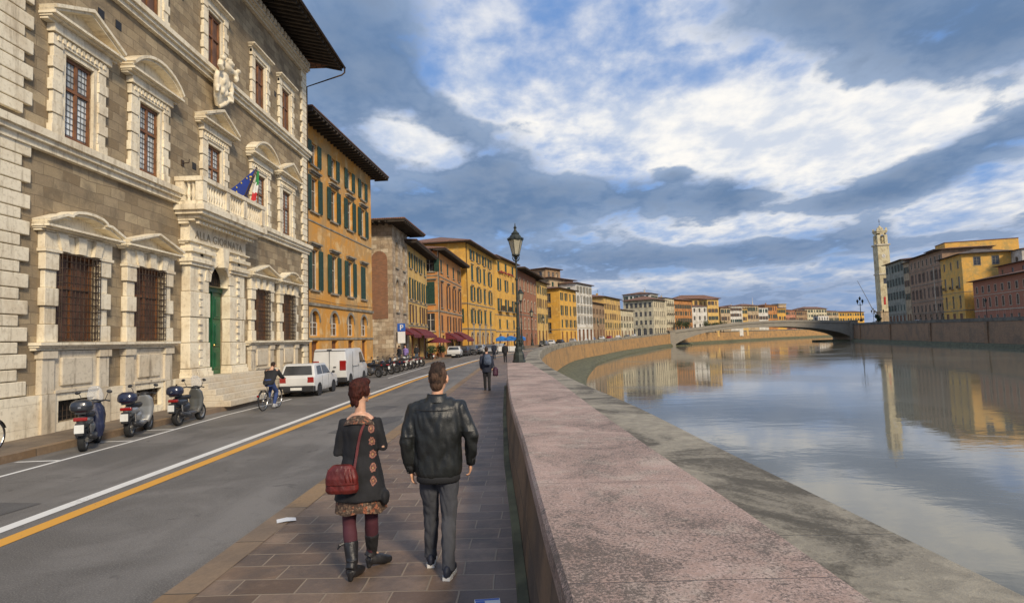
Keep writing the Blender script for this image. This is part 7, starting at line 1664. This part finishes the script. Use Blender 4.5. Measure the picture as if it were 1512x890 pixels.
for k in range(8): a = 2 * PI * k / 8; mb = MB(); mb.tube([(.04, 0, 1.9), (.9 * math.cos(a), .9 * math.sin(a), 2.16)], .012, 4); mb.build('rib', M_wood, o)
mb = MB(); mb.lathe([(.35, 0), (.35, .06), (.06, .12)], n=12); mb.build('base', M_grym, o)
M_leaf = simple('dark_leaves', (.035, .065, .022), .7, 0, .5, 2); M_leaf2 = simple('olive_leaves', (.06, .08, .03), .7, 0, .5, 2); M_bark = simple('bark', (.08, .06, .04), .9, 0, .3, 6)
M_terra = simple('terracotta', (.28, .12, .06), .85, 0, .2, 4)
def leafball(mb, c, r, n, s_=.09):
    for _ in range(n):
        d = Vector((random.gauss(0, 1), random.gauss(0, 1), random.gauss(0, 1))).normalized() * (random.random() ** .4); p = Vector(c) + Vector((d.x * r[0], d.y * r[1], d.z * r[2]))
        a = Vector((random.uniform(-1, 1), random.uniform(-1, 1), random.uniform(-1, 1))).normalized(); b_ = a.cross(Vector((random.uniform(-1, 1), random.uniform(-1, 1), random.uniform(-1, 1)))).normalized(); q = s_ * random.uniform(.6, 1.4)
        mb.quad(p - a * q, p + b_ * q * .5, p + a * q, p - b_ * q * .5)
for i, (x, y, lb) in enumerate([(-10.5, 66.8, 'potted bush in terracotta, nearest of the cafe plants'), (-10.4, 68.4, 'potted bush, second of the cafe plants by the parasol'), (-10.2, 72.0, 'potted bush just beyond the maroon parasol'), (-10.0, 73.6, 'potted bush, farthest of the cafe plants')]):
    o = thing('potted_bush', lb, 'potted plant', (x, y, .15), 0, 'potted bushes outside the cafe'); mb = MB(); mb.lathe([(.2, 0), (.3, .5), (.33, .52), (.33, .56), (.26, .56)], n=14); mb.build('pot', M_terra, o)
    mb = MB(); leafball(mb, (0, 0, 1.05), (.42, .42, .55), 420, .07); mb.build('foliage', M_leaf, o, recalc=False); mb = MB(); mb.tube([(0, 0, .5), (.02, 0, 1.0)], .03, 5); mb.build('stem', M_bark, o)
def tree(label, loc, h, r, leaf=M_leaf, n=900, s_=.28):
    o = thing('tree', label, 'tree', loc, 0); mb = MB(); mb.tube([(0, 0, 0), (.1, 0, h * .3), (0, .1, h * .55), (.05, 0, h * .8)], [r * .09, r * .07, r * .05, r * .02], 8)
    for k in range(6): a = k * 1.1; mb.tube([(0, 0, h * (.3 + .06 * k)), (r * .6 * math.cos(a), r * .6 * math.sin(a), h * (.55 + .06 * k))], [r * .04, r * .012], 5)
    mb.build('trunk', M_bark, o); mb = MB()
    for k in range(9): a = k * 2.4; q = .6 * r * math.sqrt((k + .5) / 9); leafball(mb, (q * math.cos(a), q * math.sin(a), h * (.5 + .38 * random.random())), (r * .45, r * .45, h * .17), n // 9, s_)
    mb.build('crown', leaf, o, recalc=False); return o
tree('dark round tree in front of the burnt orange house past the bridge', (101.5, 376, 2.1), 10.5, 4.2); tree('lower dark tree right of the round one past the bridge', (108, 383, 2.1), 8, 3.5)
tree('olive green tree before the white arcade house', (124, 392, 2.1), 9, 3.4, M_leaf2); tree('dark tree before the slim tall ochre house', (133, 402, 2.1), 8, 3.6); tree('dark tree at the foot of the small tan house', (146, 424, 2.1), 8.5, 3.6); tree('bushy dark tree before the rose red house', (262, 555, 2.1), 9, 4.4)
tree('small dark tree at the foot of the clock tower', (199, 328, 3.6), 6, 2.0)
o = thing('market_canopy', 'bright blue canopy over a stall far down the pavement', 'canopy', (-1.9, 100, .1), R(-8))
mb = MB(); 
for k in range(3): x = -2.3 + k * 1.6; mb.prism([(x, 1.75), (x + 1.55, 1.75), (x + 1.55, 2.25), (x + .78, 2.6), (x, 2.25)], 'y', -1.4, 1.4)
mb.build('canvas', simple('blue_tarpaulin', (.02, .16, .48), .6, 0, .3, 1.5), o)
for x in (-2.2, 0, 2.4):
    for y in (-1.3, 1.3): mb = MB(); mb.tube([(x, y, 0), (x, y, 1.8)], .03, 5); mb.build('leg', M_grym, o)
mb = MB(); mb.rbox(-2.0, 2.1, -.9, .3, 0, .85, .03); mb.build('counter', M_signw, o)
o = thing('paper_sheet', 'crumpled white paper sheet lying on the kerb stone', 'paper', (-2.82, 6.93, .16), R(20)); mb = MB(); mb.add([(-.10, -.07, 0), (.0, -.08, .012), (.11, -.06, .002), (-.11, .06, .006), (0, .07, .016), (.10, .08, .0)], [(0, 1, 4, 3), (1, 2, 5, 4)]); mb.build('sheet', M_signw, o)
o = thing('leaflet', 'blue and white leaflet lying flat on the pavement at the bottom edge', 'leaflet', (-.33, 4.68, .156), R(6)); mb = MB(); mb.box(-.10, .10, -.06, .06, 0, .004); mb.build('sheet', M_signw, o); mb = MB(); mb.box(-.095, .095, .028, .054, .004, .0055); mb.box(-.09, -.02, -.05, .02, .004, .0055); mb.build('print', M_blue, o)
o = thing('drain_cover', 'dark iron drain cover set in the road by the left kerb', 'drain cover', (-9.95, 15.1, .006), 0); mb = MB(); mb.box(-.28, .28, -.2, .2, 0, .006); mb.build('lid', M_asphp, o)
# a cable
o = thing('overhead_cable', 'thin black cable strung along the ochre house front', 'cable', (0, 0, 0), 0); mb = MB(); mb.tube([(-12.15, 33.0, 5.3), (-13.2, 36, 5.15), (-14.05, 38, 5.3), (-13.75, 43, 5.2), (-13.3, 51.8, 5.35)], .018, 4); mb.build('wire', M_dpl, o)
# crane beyond the right bank
o = thing('crane', 'thin slanting crane jib seen left of the clock tower', 'crane', (232, 380, 4), 0); mb = MB(); mb.tube([(0, 0, 0), (-7, 0, 16), (-13, 0, 29)], [.28, .2, .12], 5); mb.build('jib', M_grym, o); mb = MB(); mb.box(-2, 2, -2, 2, 0, 3); mb.build('cab', M_sill, o)
